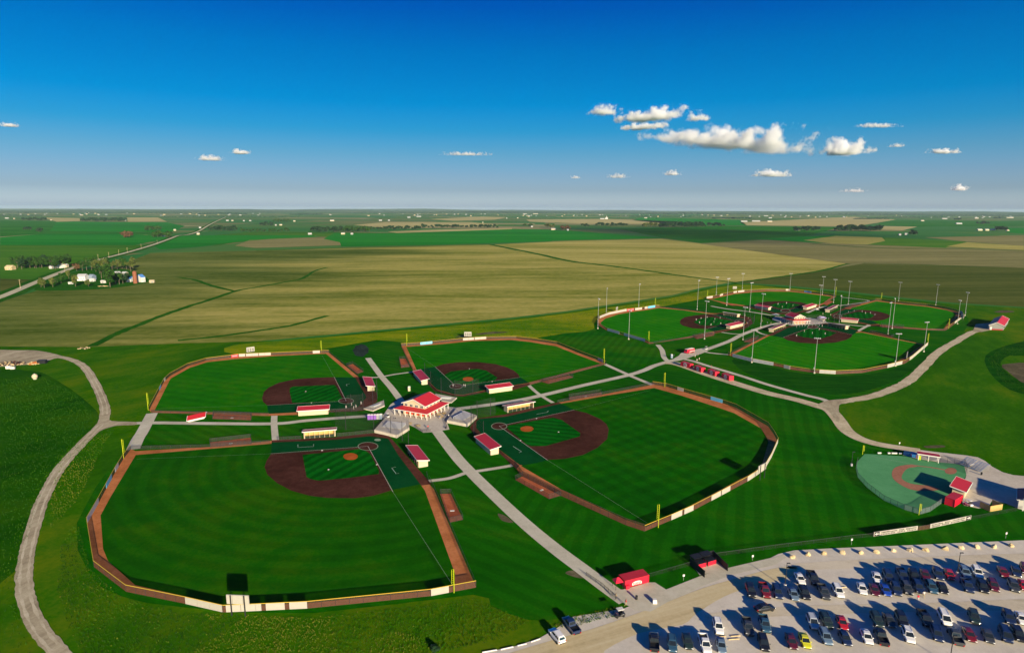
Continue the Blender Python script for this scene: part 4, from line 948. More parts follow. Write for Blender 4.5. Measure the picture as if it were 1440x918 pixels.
for a in [((419.5, 585), (462, 582.3), (418, 579), 0, 'red-roofed dugout with cream back wall on the near side of ' + FN['C']), ((526.5, 549.5), (521.5, 537), (517, 550.5), 0, 'red-roofed dugout end-on beside the path right of ' + FN['C']),
          ((688, 553.5), (720.5, 549), (686, 546), 0, 'red-roofed dugout with cream back wall on the near side of ' + FN['D']), ((593, 541.3), (581.8, 528.5), (599.5, 539.8), 0, 'red-roofed dugout on the left of ' + FN['D']),
          ((690, 640.3), (669, 622.3), (700.5, 637.6), 0, 'red-roofed dugout with cream walls on the near left of ' + FN['B']), ((714, 580.5), (751, 573.7), (712, 576), 1, 'open-fronted dugout with tan boards on the far side of ' + FN['B']),
          ((427.3, 617.3), (472, 613.7), (425, 612), 1, 'open-fronted dugout with tan boards on the far side of ' + FN['A']), ((588, 658), (573, 637.5), (599.5, 657), 1, 'red-roofed dugout on the right of ' + FN['A']),
          ((1017, 443.6), (1036.6, 446.6), (1017.6, 440), 1, 'shaded open dugout on the far side of ' + FN['E']), ((1026.8, 463), (1045, 458.6), (1026, 460), 0, 'red-roofed dugout with cream wall on the near side of ' + FN['E']),
          ((1061.4, 433), (1080.4, 436.3), (1061, 430), 0, 'red-roofed dugout on the left of ' + FN['F']), ((1134.6, 436), (1147.7, 431.8), (1134, 433), 0, 'red-roofed dugout on the right of ' + FN['F']),
          ((1182.6, 452.6), (1205.5, 454.8), (1183, 449), 0, 'red-roofed dugout with cream wall on the near side of ' + FN['G']), ((1166.7, 439.6), (1178, 433.5), (1166, 436), 1, 'red-roofed dugout on the left of ' + FN['G']),
          ((1088, 467.5), (1105.2, 460.8), (1086, 463), 1, 'open-fronted dugout on the left of ' + FN['H']), ((1164, 459), (1188.5, 463.6), (1164, 455.5), 1, 'open-fronted dugout on the right of ' + FN['H'])]:
    dugout(*a)
# ------------------------------------------------------------------ clubhouses
def clubhouse(F, L, wu, wv, label, side_doors=4):
    f, l = G(*F), G(*L)
    u = (l - f).normalized()
    v = Vector((u.y, -u.x, 0))
    if v.y < 0:
        v = -v
    o = thing('clubhouse', label, 'clubhouse', f + u * wu / 2 + v * wv / 2)
    def X(s, t, z):
        return u * (s - wu / 2) + v * (t - wv / 2) + Vector((0, 0, z))
    ra = ang(u)
    he, hk, hu, ha, ins = 3.0, 3.85, 5.4, 7.6, 2.9
    def ring(i, z):
        return [X(i, i, z), X(wu - i, i, z), X(wu - i, wv - i, z), X(i, wv - i, z)]
    m = MB()
    lo, hi, lo2, hi2 = ring(-0.3, he), ring(ins, hk), ring(-0.3, he + 0.12), ring(ins, hk + 0.12)
    for i in range(4):
        j = (i + 1) % 4
        m.hexa([lo[i], lo[j], hi[j], hi[i]], [lo2[i], lo2[j], hi2[j], hi2[i]])
    pr = m.build('porch_roof', M['red_roof'], o)
    m = MB()
    for i in range(4):
        j = (i + 1) % 4
        c = (lo[i] + lo[j]) / 2
        m.box(c - Vector((0, 0, 0.08)), ((lo[i] - lo[j]).length + 0.16, 0.16, 0.28), ang(lo[j] - lo[i]))
    m.build('fascia', M['white'], pr)
    MB().hexa(ring(2.6, 0), ring(2.6, 3.3)).build('ground_floor_wall', M['cream'], o)
    uw = MB().hexa(ring(ins, 3.4), ring(ins, hu))
    c0, c1 = X(wu / 2, ins, ha), X(wu / 2, wv - ins, ha)
    e = ring(ins, hu)
    uw.add([e[0], e[1], e[2], e[3], c0, c1], [(0, 4, 1), (3, 2, 5), (0, 3, 5, 4), (1, 4, 5, 2)])
    uw.build('upper_wall', M['cream'], o)
    ov = 0.6
    sl = (ha - hu) / (wu / 2 - ins)
    for sgn in (0, 1):
        s0 = ins - ov if sgn == 0 else wu - ins + ov
        z0 = hu - sl * ov
        q = [X(s0, ins - ov, z0), X(wu / 2, ins - ov, ha), X(wu / 2, wv - ins + ov, ha), X(s0, wv - ins + ov, z0)]
        rf = MB().hexa([p + Vector((0, 0, 0.05)) for p in q], [p + Vector((0, 0, 0.22)) for p in q]).build('roof', M['red_roof'], o)
        t = MB()
        for k0, k1 in ((0, 1), (3, 2)):
            d = 0.12 if k0 == 3 else -0.12
            t.hexa([q[k0] - Vector((0, 0, .1)), q[k1] - Vector((0, 0, .1)), q[k1] + v * d - Vector((0, 0, .1)), q[k0] + v * d - Vector((0, 0, .1))], [q[k0] + Vector((0, 0, .25)), q[k1] + Vector((0, 0, .25)), q[k1] + v * d + Vector((0, 0, .25)), q[k0] + v * d + Vector((0, 0, .25))])
        dd = u * (-0.12 if sgn == 0 else 0.12)
        t.hexa([q[0] - Vector((0, 0, .1)), q[3] - Vector((0, 0, .1)), q[3] + dd - Vector((0, 0, .1)), q[0] + dd - Vector((0, 0, .1))], [q[0] + Vector((0, 0, .25)), q[3] + Vector((0, 0, .25)), q[3] + dd + Vector((0, 0, .25)), q[0] + dd + Vector((0, 0, .25))])
        t.build('trim', M['white'], rf)
    nc = 6
    for side in range(4):
        r_ = ring(0.15, 0)
        a, b = r_[side], r_[(side + 1) % 4]
        for k in range(nc):
            MB().box(a.lerp(b, k / nc) + Vector((0, 0, he / 2)), (0.24, 0.24, he), ra).build('column', M['white'], o)
    for k in range(4):                              # serving hatches on the front, windows above
        s = wu * (0.22 + 0.16 * k)
        h = MB().box(X(s, 2.52, 1.25), (wu * 0.115, 0.14, 1.15), ra).build('serving_hatch', M['orange_red'], o)
        MB().box(X(s, 2.4, 0.6), (wu * 0.12, 0.3, 0.1), ra).build('counter', M['white'], h)
    for side, (n_, w_) in enumerate(((4, wu), (4, wv))):
        span = w_ - 2 * ins
        for k in range(n_):
            s = ins + span * (0.14 + 0.24 * k)
            q = X(s, ins - 0.06, 4.62) if side == 0 else X(ins - 0.06, s, 4.62)
            r2 = ra if side == 0 else ra + pi / 2
            w = MB().box(q, (1.45, 0.1, 0.95), r2).build('window', M['glass'], o)
            fr = MB()
            out = -v if side == 0 else -u
            for dx, dz, sx_, sz_ in ((-.75, 0, .1, 1.1), (.75, 0, .1, 1.1), (0, -.52, 1.6, .1), (0, .52, 1.6, .1), (0, 0, .08, 1.0)):
                dirv = u if side == 0 else v
                fr.box(q + dirv * dx + out * 0.03 + Vector((0, 0, dz)), (sx_, 0.14, sz_), r2)
            fr.build('frame', M['white'], w)
    for k in range(side_doors):
        s = wv * (0.25 + 0.17 * k)
        MB().box(X(2.53, s, 1.05), (0.14, 1.05, 2.1), ra).build('door', M['red_dark'], o)
    return o
clubhouse((600.5, 591.5), (554.8, 583.4), 17.2, 17.6, 'cream two-storey clubhouse with red hipped porch roof between the nearest four fields')
clubhouse((1138.8, 456), (1113.5, 456.8), 15.0, 17.0, 'cream clubhouse with red roof in the middle of the floodlit fields')
def barn(base3, depth, h, ha, label, wall='grey', roof='red_roof', name='barn', cat='barn', trim='white'):
    """base3 = near gable's two ground corners; the ridge runs away from them."""
    a, b = G(*base3[0]), G(*base3[1])
    u = (b - a).normalized()
    v = Vector((-u.y, u.x, 0))
    if v.y < 0:
        v = -v
    if len(base3) > 2:
        w = G(*base3[2]) - b
        v = w.normalized()
    L = (b - a).length
    o = thing(name, label, cat, (a + b) / 2 + v * depth / 2)
    X = lambda s, t, z: u * s + v * (t - depth / 2) + Vector((0, 0, z))
    m = MB()
    vs = [X(-L / 2, 0, 0), X(L / 2, 0, 0), X(L / 2, depth, 0), X(-L / 2, depth, 0), X(-L / 2, 0, h), X(L / 2, 0, h), X(L / 2, depth, h), X(-L / 2, depth, h), X(0, 0, ha), X(0, depth, ha)]
    m.add(vs, [(0, 1, 5, 8, 4), (1, 2, 6, 5), (3, 7, 9, 6, 2), (0, 4, 7, 3), (4, 8, 9, 7), (5, 6, 9, 8), (3, 2, 1, 0)])
    m.build('wall', M[wall], o)
    sl = (ha - h) / (L / 2)
    for s in (-1, 1):
        q = [X(s * (L / 2 + 0.5), -0.5, h - sl * 0.5), X(0, -0.5, ha), X(0, depth + 0.5, ha), X(s * (L / 2 + 0.5), depth + 0.5, h - sl * 0.5)]
        rf = MB().hexa([p + Vector((0, 0, 0.05)) for p in q], [p + Vector((0, 0, 0.2)) for p in q]).build('roof', M[roof], o)
        if trim:
            t = MB()
            for k0, k1, dd in ((0, 1, -v * 0.15), (3, 2, v * 0.15), (0, 3, u * s * 0.15)):
                t.hexa([q[k0], q[k1], q[k1] + dd, q[k0] + dd], [q[k0] + Vector((0, 0, .28)), q[k1] + Vector((0, 0, .28)), q[k1] + dd + Vector((0, 0, .28)), q[k0] + dd + Vector((0, 0, .28))])
            t.build('trim', M[trim], rf)
    return o, X, u, v, L
o, X, u, v, L = barn([(1390.5, 463.6), (1410.5, 464.6), (1417.5, 454.5)], (G(1417.5, 454.5) - G(1410.5, 464.6)).length, 3.6, 5.8, 'grey maintenance barn with red roof at the end of the gravel drive', 'barn_grey')
MB().box(X(0, -0.06, 0.45), (L - 0.4, 0.12, 0.9), ang(u)).build('base_band', M['red_dark'], o)
MB().box(X(-L / 2 + 1.2, -0.1, 1.2), (1.1, 0.15, 2.3), ang(u)).build('door', M['white'], o)
MB().box(X(-L / 2 - 0.06, 6, 1.6), (0.12, 4.0, 3.1), ang(u)).build('roller_door', M['white'], o)
for k in range(3):
    MB().box(X(L / 2 + 0.06, 3 + 4 * k, 2.2), (0.12, 1.2, 1.0), ang(u)).build('window', M['glass'], o)
# right edge: red-roofed building beside the rubber field's plaza, mostly out of the picture
o, X, u, v, L = barn([(1431, 715), (1560, 745)], 9, 3.0, 6.4, 'white building with steep red roof cut by the right edge of the photo', 'white')
for k in range(4):
    MB().box(X(-L / 2 + 1.2 + 3.0 * k, -0.9, 2.1), (0.3, 0.3, 4.1), ang(u)).build('column', M['white'], o)
    MB().box(X(-L / 2 + 2.5 + 3.0 * k, -0.06, 1.6), (1.3, 0.12, 1.2), ang(u)).build('window', M['glass'], o)
# ------------------------------------------------------------------ box-shaped kiosks
def kiosk(A, B, C, h, label, name='kiosk', cat='kiosk', depth=None, logo=None, roof='red_roof', body='red', group=None):
    a, b, c = G(*A), G(*B), G(*C)
    u = (b - a).normalized()
    n = Vector((-u.y, u.x, 0))
    if n.dot(c - a) < 0:
        n = -n
    L, D = (b - a).length, depth or abs(n.dot(c - a))
    o = thing(name, label, cat, (a + b) / 2 + n * D / 2, 0, group)
    X = lambda s, t, z: u * s + n * (t - D / 2) + Vector((0, 0, z))
    ra = ang(u)
    MB().box((0, 0, h / 2 + 0.08), (L, D, h - 0.16), ra).build('body', M[body], o)
    MB().box((0, 0, h + 0.06), (L + 0.16, D + 0.16, 0.12), ra).build('roof', M[roof], o)
    fr = MB()
    for s in (-1, 1):
        for t in (0, D):
            fr.box(X(s * (L / 2), t, h / 2), (0.14, 0.14, h - 0.02), ra)
    fr.build('corner_post', M['red_dark'], o)
    rb = MB()
    k = int(L / 0.5)
    for i in range(k):
        rb.box(X(-L / 2 + L * (i + 0.5) / k, -0.03, h / 2), (0.16, 0.06, h - 0.5), ra)
    rb.build('corrugation', M[body], o)
    if logo:
        lg = MB()
        w = L * (0.40 if logo == 'arch' else 0.20)
        seg = [(cos(pi - pi * i / 10) * w / 2, sin(pi * i / 10) * h * 0.26) for i in range(11)] if logo == 'arch' else [(cos(2 * pi * i / 12) * w, sin(2 * pi * i / 12) * w) for i in range(12)]
        zc = h * (0.42 if logo == 'arch' else 0.55)
        if logo == 'arch':
            seg = [(x, z) for x, z in seg] + [(w / 2, -h * 0.22), (-w / 2, -h * 0.22)]
        f = [X(x, -0.08, zc + z) for x, z in seg]
        g = [X(x, -0.03, zc + z) for x, z in seg]
        nn = len(f)
        lg.add(f + g, [tuple(range(nn)), tuple(reversed(range(nn, 2 * nn)))] + [(i, nn + i, nn + (i + 1) % nn, (i + 1) % nn) for i in range(nn)])
        em = lg.build('emblem', M['white'], o)
        lt = MB()
        if logo == 'arch':
            for i in range(6):
                lt.box(X((i - 2.5) * w / 7, -0.1, zc + h * 0.0), (w / 14, 0.05, h * 0.20), ra)
            lt.box(X(0, -0.1, zc - h * 0.16), (w * 0.7, 0.05, h * 0.03), ra)
        else:
            for i in range(3):
                lt.box(X((i - 1) * w * 0.45, -0.1, zc + (0.1 if i == 1 else -0.1) * w), (w * 0.22, 0.05, w * 0.6), ra)
        lt.build('lettering', M['red'], em)
    return o, X, u, n, L, D
o, X, u, n, L, D = kiosk((878.5, 827.3), (912, 818.9), (874, 820), 2.0, 'red ticket kiosk with white arched emblem where the main path meets the lot', logo='arch', depth=2.7)
MB().box(X(-L / 2 + 0.5, -0.35, 0.5), (1.0, 0.6, 1.0), ang(u)).build('counter', M['red'], o)
ST = [((957, 514.4), (969.7, 518.3), (972.8, 515)), ((976.2, 519.8), (985.6, 523.9), (990.7, 521.6)), ((995, 525.2), (1005.2, 529.4), (1010.2, 526.5)), ((1014.8, 531), (1025, 535.5), (1030.8, 533.6))]
for i, (a, b, c) in enumerate(ST):
    kiosk(a, b, c, 2.5, 'red food stall with round white emblem, ' + ORD[i] + ' from left in its row', 'food_stall', 'food stall', depth=2.8, logo='round', group='red food stalls in a row')
# second entrance: two red booths under dark canopies between black fences
for i, (a, b, c) in enumerate((((982, 800), (992.5, 797), (979, 794)), ((995.5, 796.3), (1006.5, 793), (992, 790)))):
    o, X, u, n, L, D = kiosk(a, b, c, 1.3, ('left' if i == 0 else 'right') + ' red ticket booth of the gate between the two black fences', 'ticket_booth', 'ticket booth', depth=1.8, roof='black')
    for s in (-1, 1):
        for t in (0.1, D + 1.2):
            MB().tube(X(s * L / 2, t, 0), X(s * L / 2, t, 2.05), 0.05).build('canopy_post', M['black'], o)
    MB().hexa([X(-L / 2 - .2, D * 0.8, 1.95), X(L / 2 + .2, D * 0.8, 1.95), X(L / 2 + .2, D + 1.6, 2.1), X(-L / 2 - .2, D + 1.6, 2.1)], [X(-L / 2 - .2, D * 0.8, 2.02), X(L / 2 + .2, D * 0.8, 2.02), X(L / 2 + .2, D + 1.6, 2.17), X(-L / 2 - .2, D + 1.6, 2.17)]).build('canopy', M['black'], o)
def panel_fence(px, label, h, mt, name, cat, step=2.4, t=0.08):
    pts = [G(*q) for q in px]
    o = thing(name, label, cat, pts[0])
    for a, b in zip(pts, pts[1:]):
        k = max(1, int(round((b - a).length / step)))
        for j in range(k):
            s, e = a.lerp(b, (j + .03) / k) - pts[0], a.lerp(b, (j + .97) / k) - pts[0]
            MB().box((s + e) / 2 + Vector((0, 0, h / 2)), ((e - s).length, t, h), ang(e - s)).build('panel', M[mt], o)
        for j in range(k + 1):
            s = a.lerp(b, j / k) - pts[0]
            MB().box(s + Vector((0, 0, h / 2 + .05)), (0.12, 0.12, h + 0.1), ang(b - a)).build('post', M['black' if mt == 'black' else mt], o)
    return o
panel_fence([(970, 793.5), (990.5, 812)], 'black panel fence on the left of the red gate booths', 1.9, 'black', 'panel_fence', 'fence')
panel_fence([(1003, 783.5), (1023, 803)], 'black panel fence on the right of the red gate booths', 1.9, 'black', 'panel_fence', 'fence')
panel_fence([(978, 789), (1003, 782.5)], 'black gate screen behind the red gate booths', 1.9, 'black', 'gate_screen', 'gate')
# ------------------------------------------------------------------ long wayfinding signs on the grass
def long_sign(a, b, h, label, arrow, w1, w2):
    p, q = G(*a), G(*b)
    u = (q - p).normalized()
    n = Vector((u.y, -u.x, 0))
    if n.y > 0:
        n = -n
    L = (q - p).length
    o = thing('direction_sign', label, 'sign', p)
    X = lambda s, t, z: u * s + n * t + Vector((0, 0, z))
    ra = ang(u)
    MB().box(X(L / 2, 0, 0.25 + h / 2), (L, 0.1, h), ra).build('board', M['banner'], o)
    for k in range(9):
        MB().box(X(L * k / 8, -0.12, (h + .4) / 2), (0.1, 0.1, h + .4), ra).build('post', M['dark'], o)
    lt = MB()
    a0, a1 = (0.16 * L, 0.97 * L) if arrow < 0 else (0.03 * L, 0.84 * L)
    for row, (words_, z, mth) in enumerate(((w1, 0.25 + h * 0.68, h * 0.30), (w2, 0.25 + h * 0.28, h * 0.26))):
        tot = sum(words_) + 1.3 * (len(words_) - 1)
        s = a0
        cw = (a1 - a0) / tot
        for wd in words_:
            for i in range(wd):
                lt.box(X(s + cw * 0.5, 0.07, z + random.choice((0, 0, mth * .1, -mth * .1))), (cw * random.uniform(.4, .7), 0.05, mth * random.uniform(.7, 1.0)), ra)
                s += cw
            s += 1.3 * cw
    lt.build('lettering', M['black'], o)
    c = L * (0.07 if arrow < 0 else 0.93)
    MB().box(X(c, 0.065, 0.25 + h / 2), (L * 0.11, 0.04, h * 0.9), ra).build('arrow_field', M['black'], o)
    ar = MB()
    d = arrow * L * 0.045
    ar.hexa([X(c - d, .09, .25 + h * .42), X(c + d * .1, .09, .25 + h * .42), X(c + d * .1, .12, .25 + h * .42), X(c - d, .12, .25 + h * .42)], [X(c - d, .09, .25 + h * .58), X(c + d * .1, .09, .25 + h * .58), X(c + d * .1, .12, .25 + h * .58), X(c - d, .12, .25 + h * .58)])
    tip = [X(c + d * .1, .09, .25 + h * .2), X(c + d * 1.1, .09, .25 + h * .5), X(c + d * .1, .09, .25 + h * .8), X(c + d * .1, .12, .25 + h * .2), X(c + d * 1.1, .12, .25 + h * .5), X(c + d * .1, .12, .25 + h * .8)]
    ar.add(tip, [(0, 1, 2), (5, 4, 3), (0, 3, 4, 1), (1, 4, 5, 2), (2, 5, 3, 0)])
    ar.build('arrow', M['white'], o)
long_sign((1228.3, 755), (1289.8, 746), 1.3, 'long white sign with a left arrow on the grass above the boulders', -1, (12, 4, 8), (9, 5, 6))
long_sign((1307.5, 743.5), (1364.8, 731), 1.3, 'long white sign with a right arrow on the grass above the boulders', 1, (8, 4, 9), (6, 5, 10))
fence([(1290.5, 746), (1307, 743.6)], 'dark open fence between the two long white signs', 1.4, 'wire_brown', 1.6)
fence([(912, 812), (985, 791), (1000, 782)], 'thin wire fence from the ticket kiosk to the red gate', 1.1, 'net', 4)
fence([(1004, 783), (1090, 771), (1197, 757.5), (1228, 754.6)], 'thin wire fence on the grass between the red gate and the long signs', 1.1, 'net', 4)
fence([(1365, 731), (1440, 716)], 'thin wire fence right of the long white signs', 1.1, 'net', 4)
# ------------------------------------------------------------------ scoreboards
def scoreboard(base, width, z0, z1, face_px, label, panels, back=False):
    p = G(*base)
    d = (G(*face_px) - p) if face_px[1] > 2 else Vector((*face_px, 0))
    d.z = 0
    d.normalize()
    u = Vector((-d.y, d.x, 0))
    o = thing('scoreboard', label, 'scoreboard', p, 0, 'outfield scoreboards')
    ra = ang(u)
    for s in (-0.3, 0.3):
        MB().box(u * (s * width) + Vector((0, 0, z1 / 2)), (0.22, 0.22, z1), ra).build('post', M['dark'], o)
    x = -width / 2
    for w in panels:
        w *= width
        c = u * (x + w / 2) + d * 0.25
        pn = MB().box(c + Vector((0, 0, (z0 + z1) / 2)), (w * 0.94, 0.25, z1 - z0), ra).build('panel', M['banner'], o)
        g = MB()
        for r in range(2):
            for k in range(3):
                g.box(c + d * 0.14 + u * ((k - 1) * w * 0.28) + Vector((0, 0, z0 + (z1 - z0) * (0.22 + 0.36 * r))), (w * 0.17, 0.06, (z1 - z0) * 0.2), ra)
        g.build('digit_window', M['black'], pn)
        x += w
scoreboard((335.6, 866), 5.2, 2.9, 5.1, (517, 628), 'three-panel white scoreboard seen from behind at the near fence of ' + FN['A'], (0.26, 0.48, 0.26))
scoreboard((1071.5, 673.5), 5.2, 2.9, 5.3, (-0.75, 0.85), 'scoreboard seen from behind on dark posts at the right fence of ' + FN['B'], (0.3, 0.4, 0.3))
scoreboard((352.5, 497.5), 5.2, 1.4, 4.4, (486, 563), 'white scoreboard with dark digit windows behind ' + FN['C'], (1.0,))
scoreboard((658, 475.5), 5.4, 1.4, 4.6, (641, 543), 'white scoreboard with dark side standing behind ' + FN['D'], (1.0,))
scoreboard((867, 438.5), 5.6, 1.4, 4.4, (1040, 452), 'white scoreboard on the slope behind ' + FN['E'], (1.0,))
scoreboard((1033, 408), 4.6, 1.4, 4.2, (1104, 437), 'white scoreboard on the slope behind ' + FN['F'], (1.0,))
scoreboard((1275.5, 507), 5.6, 1.8, 5.2, (-0.80, 0.55), 'scoreboard seen from behind at the fence of ' + FN['H'], (1.0,))
scoreboard((1353, 450), 5.6, 1.8, 4.8, (1178, 444), 'scoreboard seen edge-on at the right end of ' + FN['G'], (1.0,))
# ------------------------------------------------------------------ grandstands, portable toilets, canopies
def grandstand(pad, h, front, label, rows=6, mat='grey'):
    pts = [G(*q) for q in pad]
    c = sum(pts, Vector()) / len(pts)
    o = thing('grandstand', label, 'grandstand', c, 0, 'small concrete grandstands')
    pl = [p - c for p in pts]
    if area(pl) < 0:
        pl = pl[::-1]
    MB().prism(pl, 0.0, h).build('platform', M['plaza'], o)
    d = G(*front) - c
    d.z = 0
    d.normalize()
    u = Vector((-d.y, d.x, 0))
    R = min((p - c).length for p in pts)
    for k in range(rows):
        t = R * (0.42 - 0.75 * k / rows)
        b = MB().box(d * t + Vector((0, 0, h + 0.28 + 0.14 * k)), (R * 1.35, 0.36, 0.06), ang(u))
        bo = b.build('bench', M[mat], o)
        MB().box(d * t + Vector((0, 0, h + 0.13 + 0.07 * k)), (R * 1.3, 0.10, 0.22 + 0.14 * k), ang(u)).build('riser', M['grey'], bo)
    rl = MB()
    for a, b in zip(pl, pl[1:] + pl[:1]):
        if ((a + b) / 2).normalized().dot(d) < 0.5:
            for z in (0.5, 1.0):
                rl.tube(a * 0.97 + Vector((0, 0, h + z)), b * 0.97 + Vector((0, 0, h + z)), 0.03, n=4)
            for s in range(4):
                q = a.lerp(b, s / 4) * 0.97
                rl.tube(q + Vector((0, 0, h)), q + Vector((0, 0, h + 1.0)), 0.03, n=4)
    rl.build('railing', M['dark'], o)
grandstand([(526.5, 608.4), (542.2, 590.5), (575, 594.8), (575.6, 605), (558, 616)], 1.3, (517, 628), 'concrete grandstand with grey benches facing ' + FN['A'], 7, 'bench')
grandstand([(628.5, 594.8), (642, 577.3), (671, 588), (657.3, 600.3)], 1.3, (703, 600), 'concrete grandstand with grey benches facing ' + FN['B'], 7, 'bench')
grandstand([(510.6, 575.6), (540, 563.8), (541, 571.5), (524.5, 578.6)], 0.5, (487, 563), 'concrete grandstand with pale benches facing ' + FN['C'], 5, 'palegrey')
grandstand([(612, 554.5), (642.6, 560.3), (634.8, 567), (621, 564.6)], 0.5, (641, 543), 'concrete grandstand with pale benches facing ' + FN['D'], 5, 'palegrey')
grandstand([(1086, 450), (1090, 445.5), (1106, 447.5), (1097, 454)], 0.8, (1040, 452), 'concrete grandstand under a grey sail facing ' + FN['E'], 4)
grandstand([(1148, 449), (1153, 444.5), (1162, 448), (1157, 452)], 0.6, (1180, 444), 'concrete grandstand beside the lilac canopy facing ' + FN['G'], 4)
def toilet(px, mt, label):
    o = thing('portable_toilet', label, 'portable toilet', G(*px), 0.12, 'portable toilets beside the path')
    MB().box((0, 0, 1.05), (1.15, 1.15, 2.1)).build('cabin', M[mt], o)
    MB().hexa([(-.62, -.62, 2.1), (.62, -.62, 2.1), (.62, .62, 2.1), (-.62, .62, 2.1)], [(-.45, -.45, 2.38), (.45, -.45, 2.38), (.45, .45, 2.38), (-.45, .45, 2.38)]).build('roof', M['white'], o)
    MB().box((0, -.6, 1.0), (.75, .05, 1.85)).build('door', M[mt], o)
for i, x in enumerate((519, 523.2, 527.4)):
    toilet((x, 589.6 - 0.1 * i), 'purple', 'purple portable toilet, ' + ORD[i] + ' from the left beside the clubhouse path')
toilet((531.6, 589.2), 'palegrey', 'pale grey portable toilet next to the purple ones')
toilet((535.6, 589), 'greyblue', 'blue-grey portable toilet at the right end of the row')
toilet((575.5, 549.5), 'cream', 'cream cabin standing alone in the shadow behind the near clubhouse')
toilet((944.3, 503.3), 'greyblue', 'blue-grey cabin with white roof on the grass beside the red fire engine')
def canopy(px, w, d, h, mt, label, rz=0.4):
    o = thing('canopy_tent', label, 'canopy tent', G(*px), rz)
    for s in (-1, 1):
        for t in (-1, 1):
            MB().tube((s * w / 2, t * d / 2, 0), (s * w / 2, t * d / 2, h), 0.05).build('leg', M['dark'], o)
    vs = [(-w / 2 - .1, -d / 2 - .1, h), (w / 2 + .1, -d / 2 - .1, h), (w / 2 + .1, d / 2 + .1, h), (-w / 2 - .1, d / 2 + .1, h), (-w * .12, 0, h + .9), (w * .12, 0, h + .9)]
    MB().add(vs, [(0, 1, 5, 4), (1, 2, 5), (2, 3, 4, 5), (3, 0, 4), (3, 2, 1, 0)]).build('cover', M[mt], o)
canopy((1156.5, 450.3), 5.5, 3.5, 2.3, 'lilac', 'lilac canopy tent right of the far clubhouse', -0.15)
canopy((1090, 447.3), 6, 4, 3.0, 'grey', 'grey shade canopy on the left of the far clubhouse', 0.5)
canopy((1148, 438.5), 3, 3, 2.2, 'white', 'white canopy tent behind the far clubhouse', 0.3)
canopy((868.5, 826), 1.9, 1.9, 1.9, 'red', 'small red and white parasol tent beside the ticket kiosk', 0.3)
# rubber field: shade shelter, dugouts, stands
def shelter(A, B, depth, h, label, mt='red_roof'):
    a, b = G(*A), G(*B)
    u = (b - a).normalized()
    n = Vector((-u.y, u.x, 0))
    if n.y < 0:
        n = -n
    L = (b - a).length
    o = thing('shade_shelter', label, 'shelter', (a + b) / 2 + n * depth / 2)
    X = lambda s, t, z: u * s + n * (t - depth / 2) + Vector((0, 0, z))
    for s in (-1, 0, 1):
        for t in (0, depth):
            MB().box(X(s * (L / 2 - .15), t, h / 2), (.2, .2, h), ang(u)).build('post', M['white'], o)
    MB().box((0, 0, h + .1), (L + .5, depth + .5, .16), ang(u)).build('roof', M[mt], o)
    t = MB()
    t.box(X(0, -.3, h + .1), (L + .7, .1, .3), ang(u))
    t.box(X(0, depth + .3, h + .1), (L + .7, .1, .3), ang(u))
    t.build('trim', M['white'], o)
    MB().box(X(0, depth * .7, .45), (L - .8, .4, .08), ang(u)).build('bench', M['grey'], o)
    MB().box(X(-L / 2 + .5, 0, 1.1), (.8, .12, 1.6), ang(u)).build('notice_board', M['yellow'], o)
shelter((1290.5, 647), (1320, 651.5), 2.6, 2.4, 'low shade shelter with dull red roof on the far edge of the rubber field', 'red_dark')
dugout((1355.5, 701), (1363.5, 688), (1349, 697), 0, 'square red-roofed dugout on the near right corner of the rubber field')
kiosk((1341.5, 713.8), (1352.8, 706.5), (1330, 707), 2.5, 'plain red shipping container beside the rubber field dugout', 'shipping_container', 'container', depth=2.6)
kiosk((1281, 642.8), (1288.5, 644.2), (1281, 636), 1.3, 'blue equipment bin beside the shade shelter of the rubber field', 'equipment_bin', 'bin', depth=2.2, roof='blue', body='blue')
def bleacher(px_c, ang_px, rows, width, label, mt='blue'):
    c = G(*px_c)
    d = G(*ang_px) - c
    d.z = 0
    d.normalize()
    u = Vector((-d.y, d.x, 0))
    o = thing('bleacher', label, 'bleacher', c, 0)
    for k in range(rows):
        for s in (-1, 1):
            b = MB().box(u * (s * width * 0.26) - d * (0.62 * (k - rows / 2)) + Vector((0, 0, .42 + .26 * k)), (width * 0.44, .3, .07), ang(u)).build('bench', M[mt], o)
    fr = MB()
    for s in (-1, -.34, .34, 1):
        p = u * (s * width * .48)
        for k in range(rows):
            q = p - d * (0.62 * (k - rows / 2))
            fr.tube(q, q + Vector((0, 0, .4 + .26 * k)), .035, n=4)
        fr.tube(p + d * (.31 * rows) + Vector((0, 0, .35)), p - d * (.31 * rows) + Vector((0, 0, .35 + .26 * rows)), .035, n=4)
    fr.build('frame', M['steel'], o)
    MB().box(Vector((0, 0, .3 + .13 * rows)), (width * .07, .62 * rows, .05), ang(u)).build('aisle', M['white'], o)
bleacher((1369, 657), (1340, 664), 8, 8.0, 'blue bleacher with a white aisle on the plaza behind the rubber field')
# white marker blocks on the far side of the rubber field
for i, x in enumerate((1236.5, 1250, 1256, 1259.5, 1266, 1273, 1276.5)):
    b = MB().box((0, 0, .25), (1.3 if i in (0, 2, 5) else 0.9, .4, .5)).build('marker_block', M['white'])
    MB()
    b.location = G(x, 637.6 + 0.012 * (x - 1236))
    tag(b, 'low white block on the dark grass beyond the rubber field, ' + ORD[i] + ' from the left', 'marker block', 'white blocks beyond the rubber field')
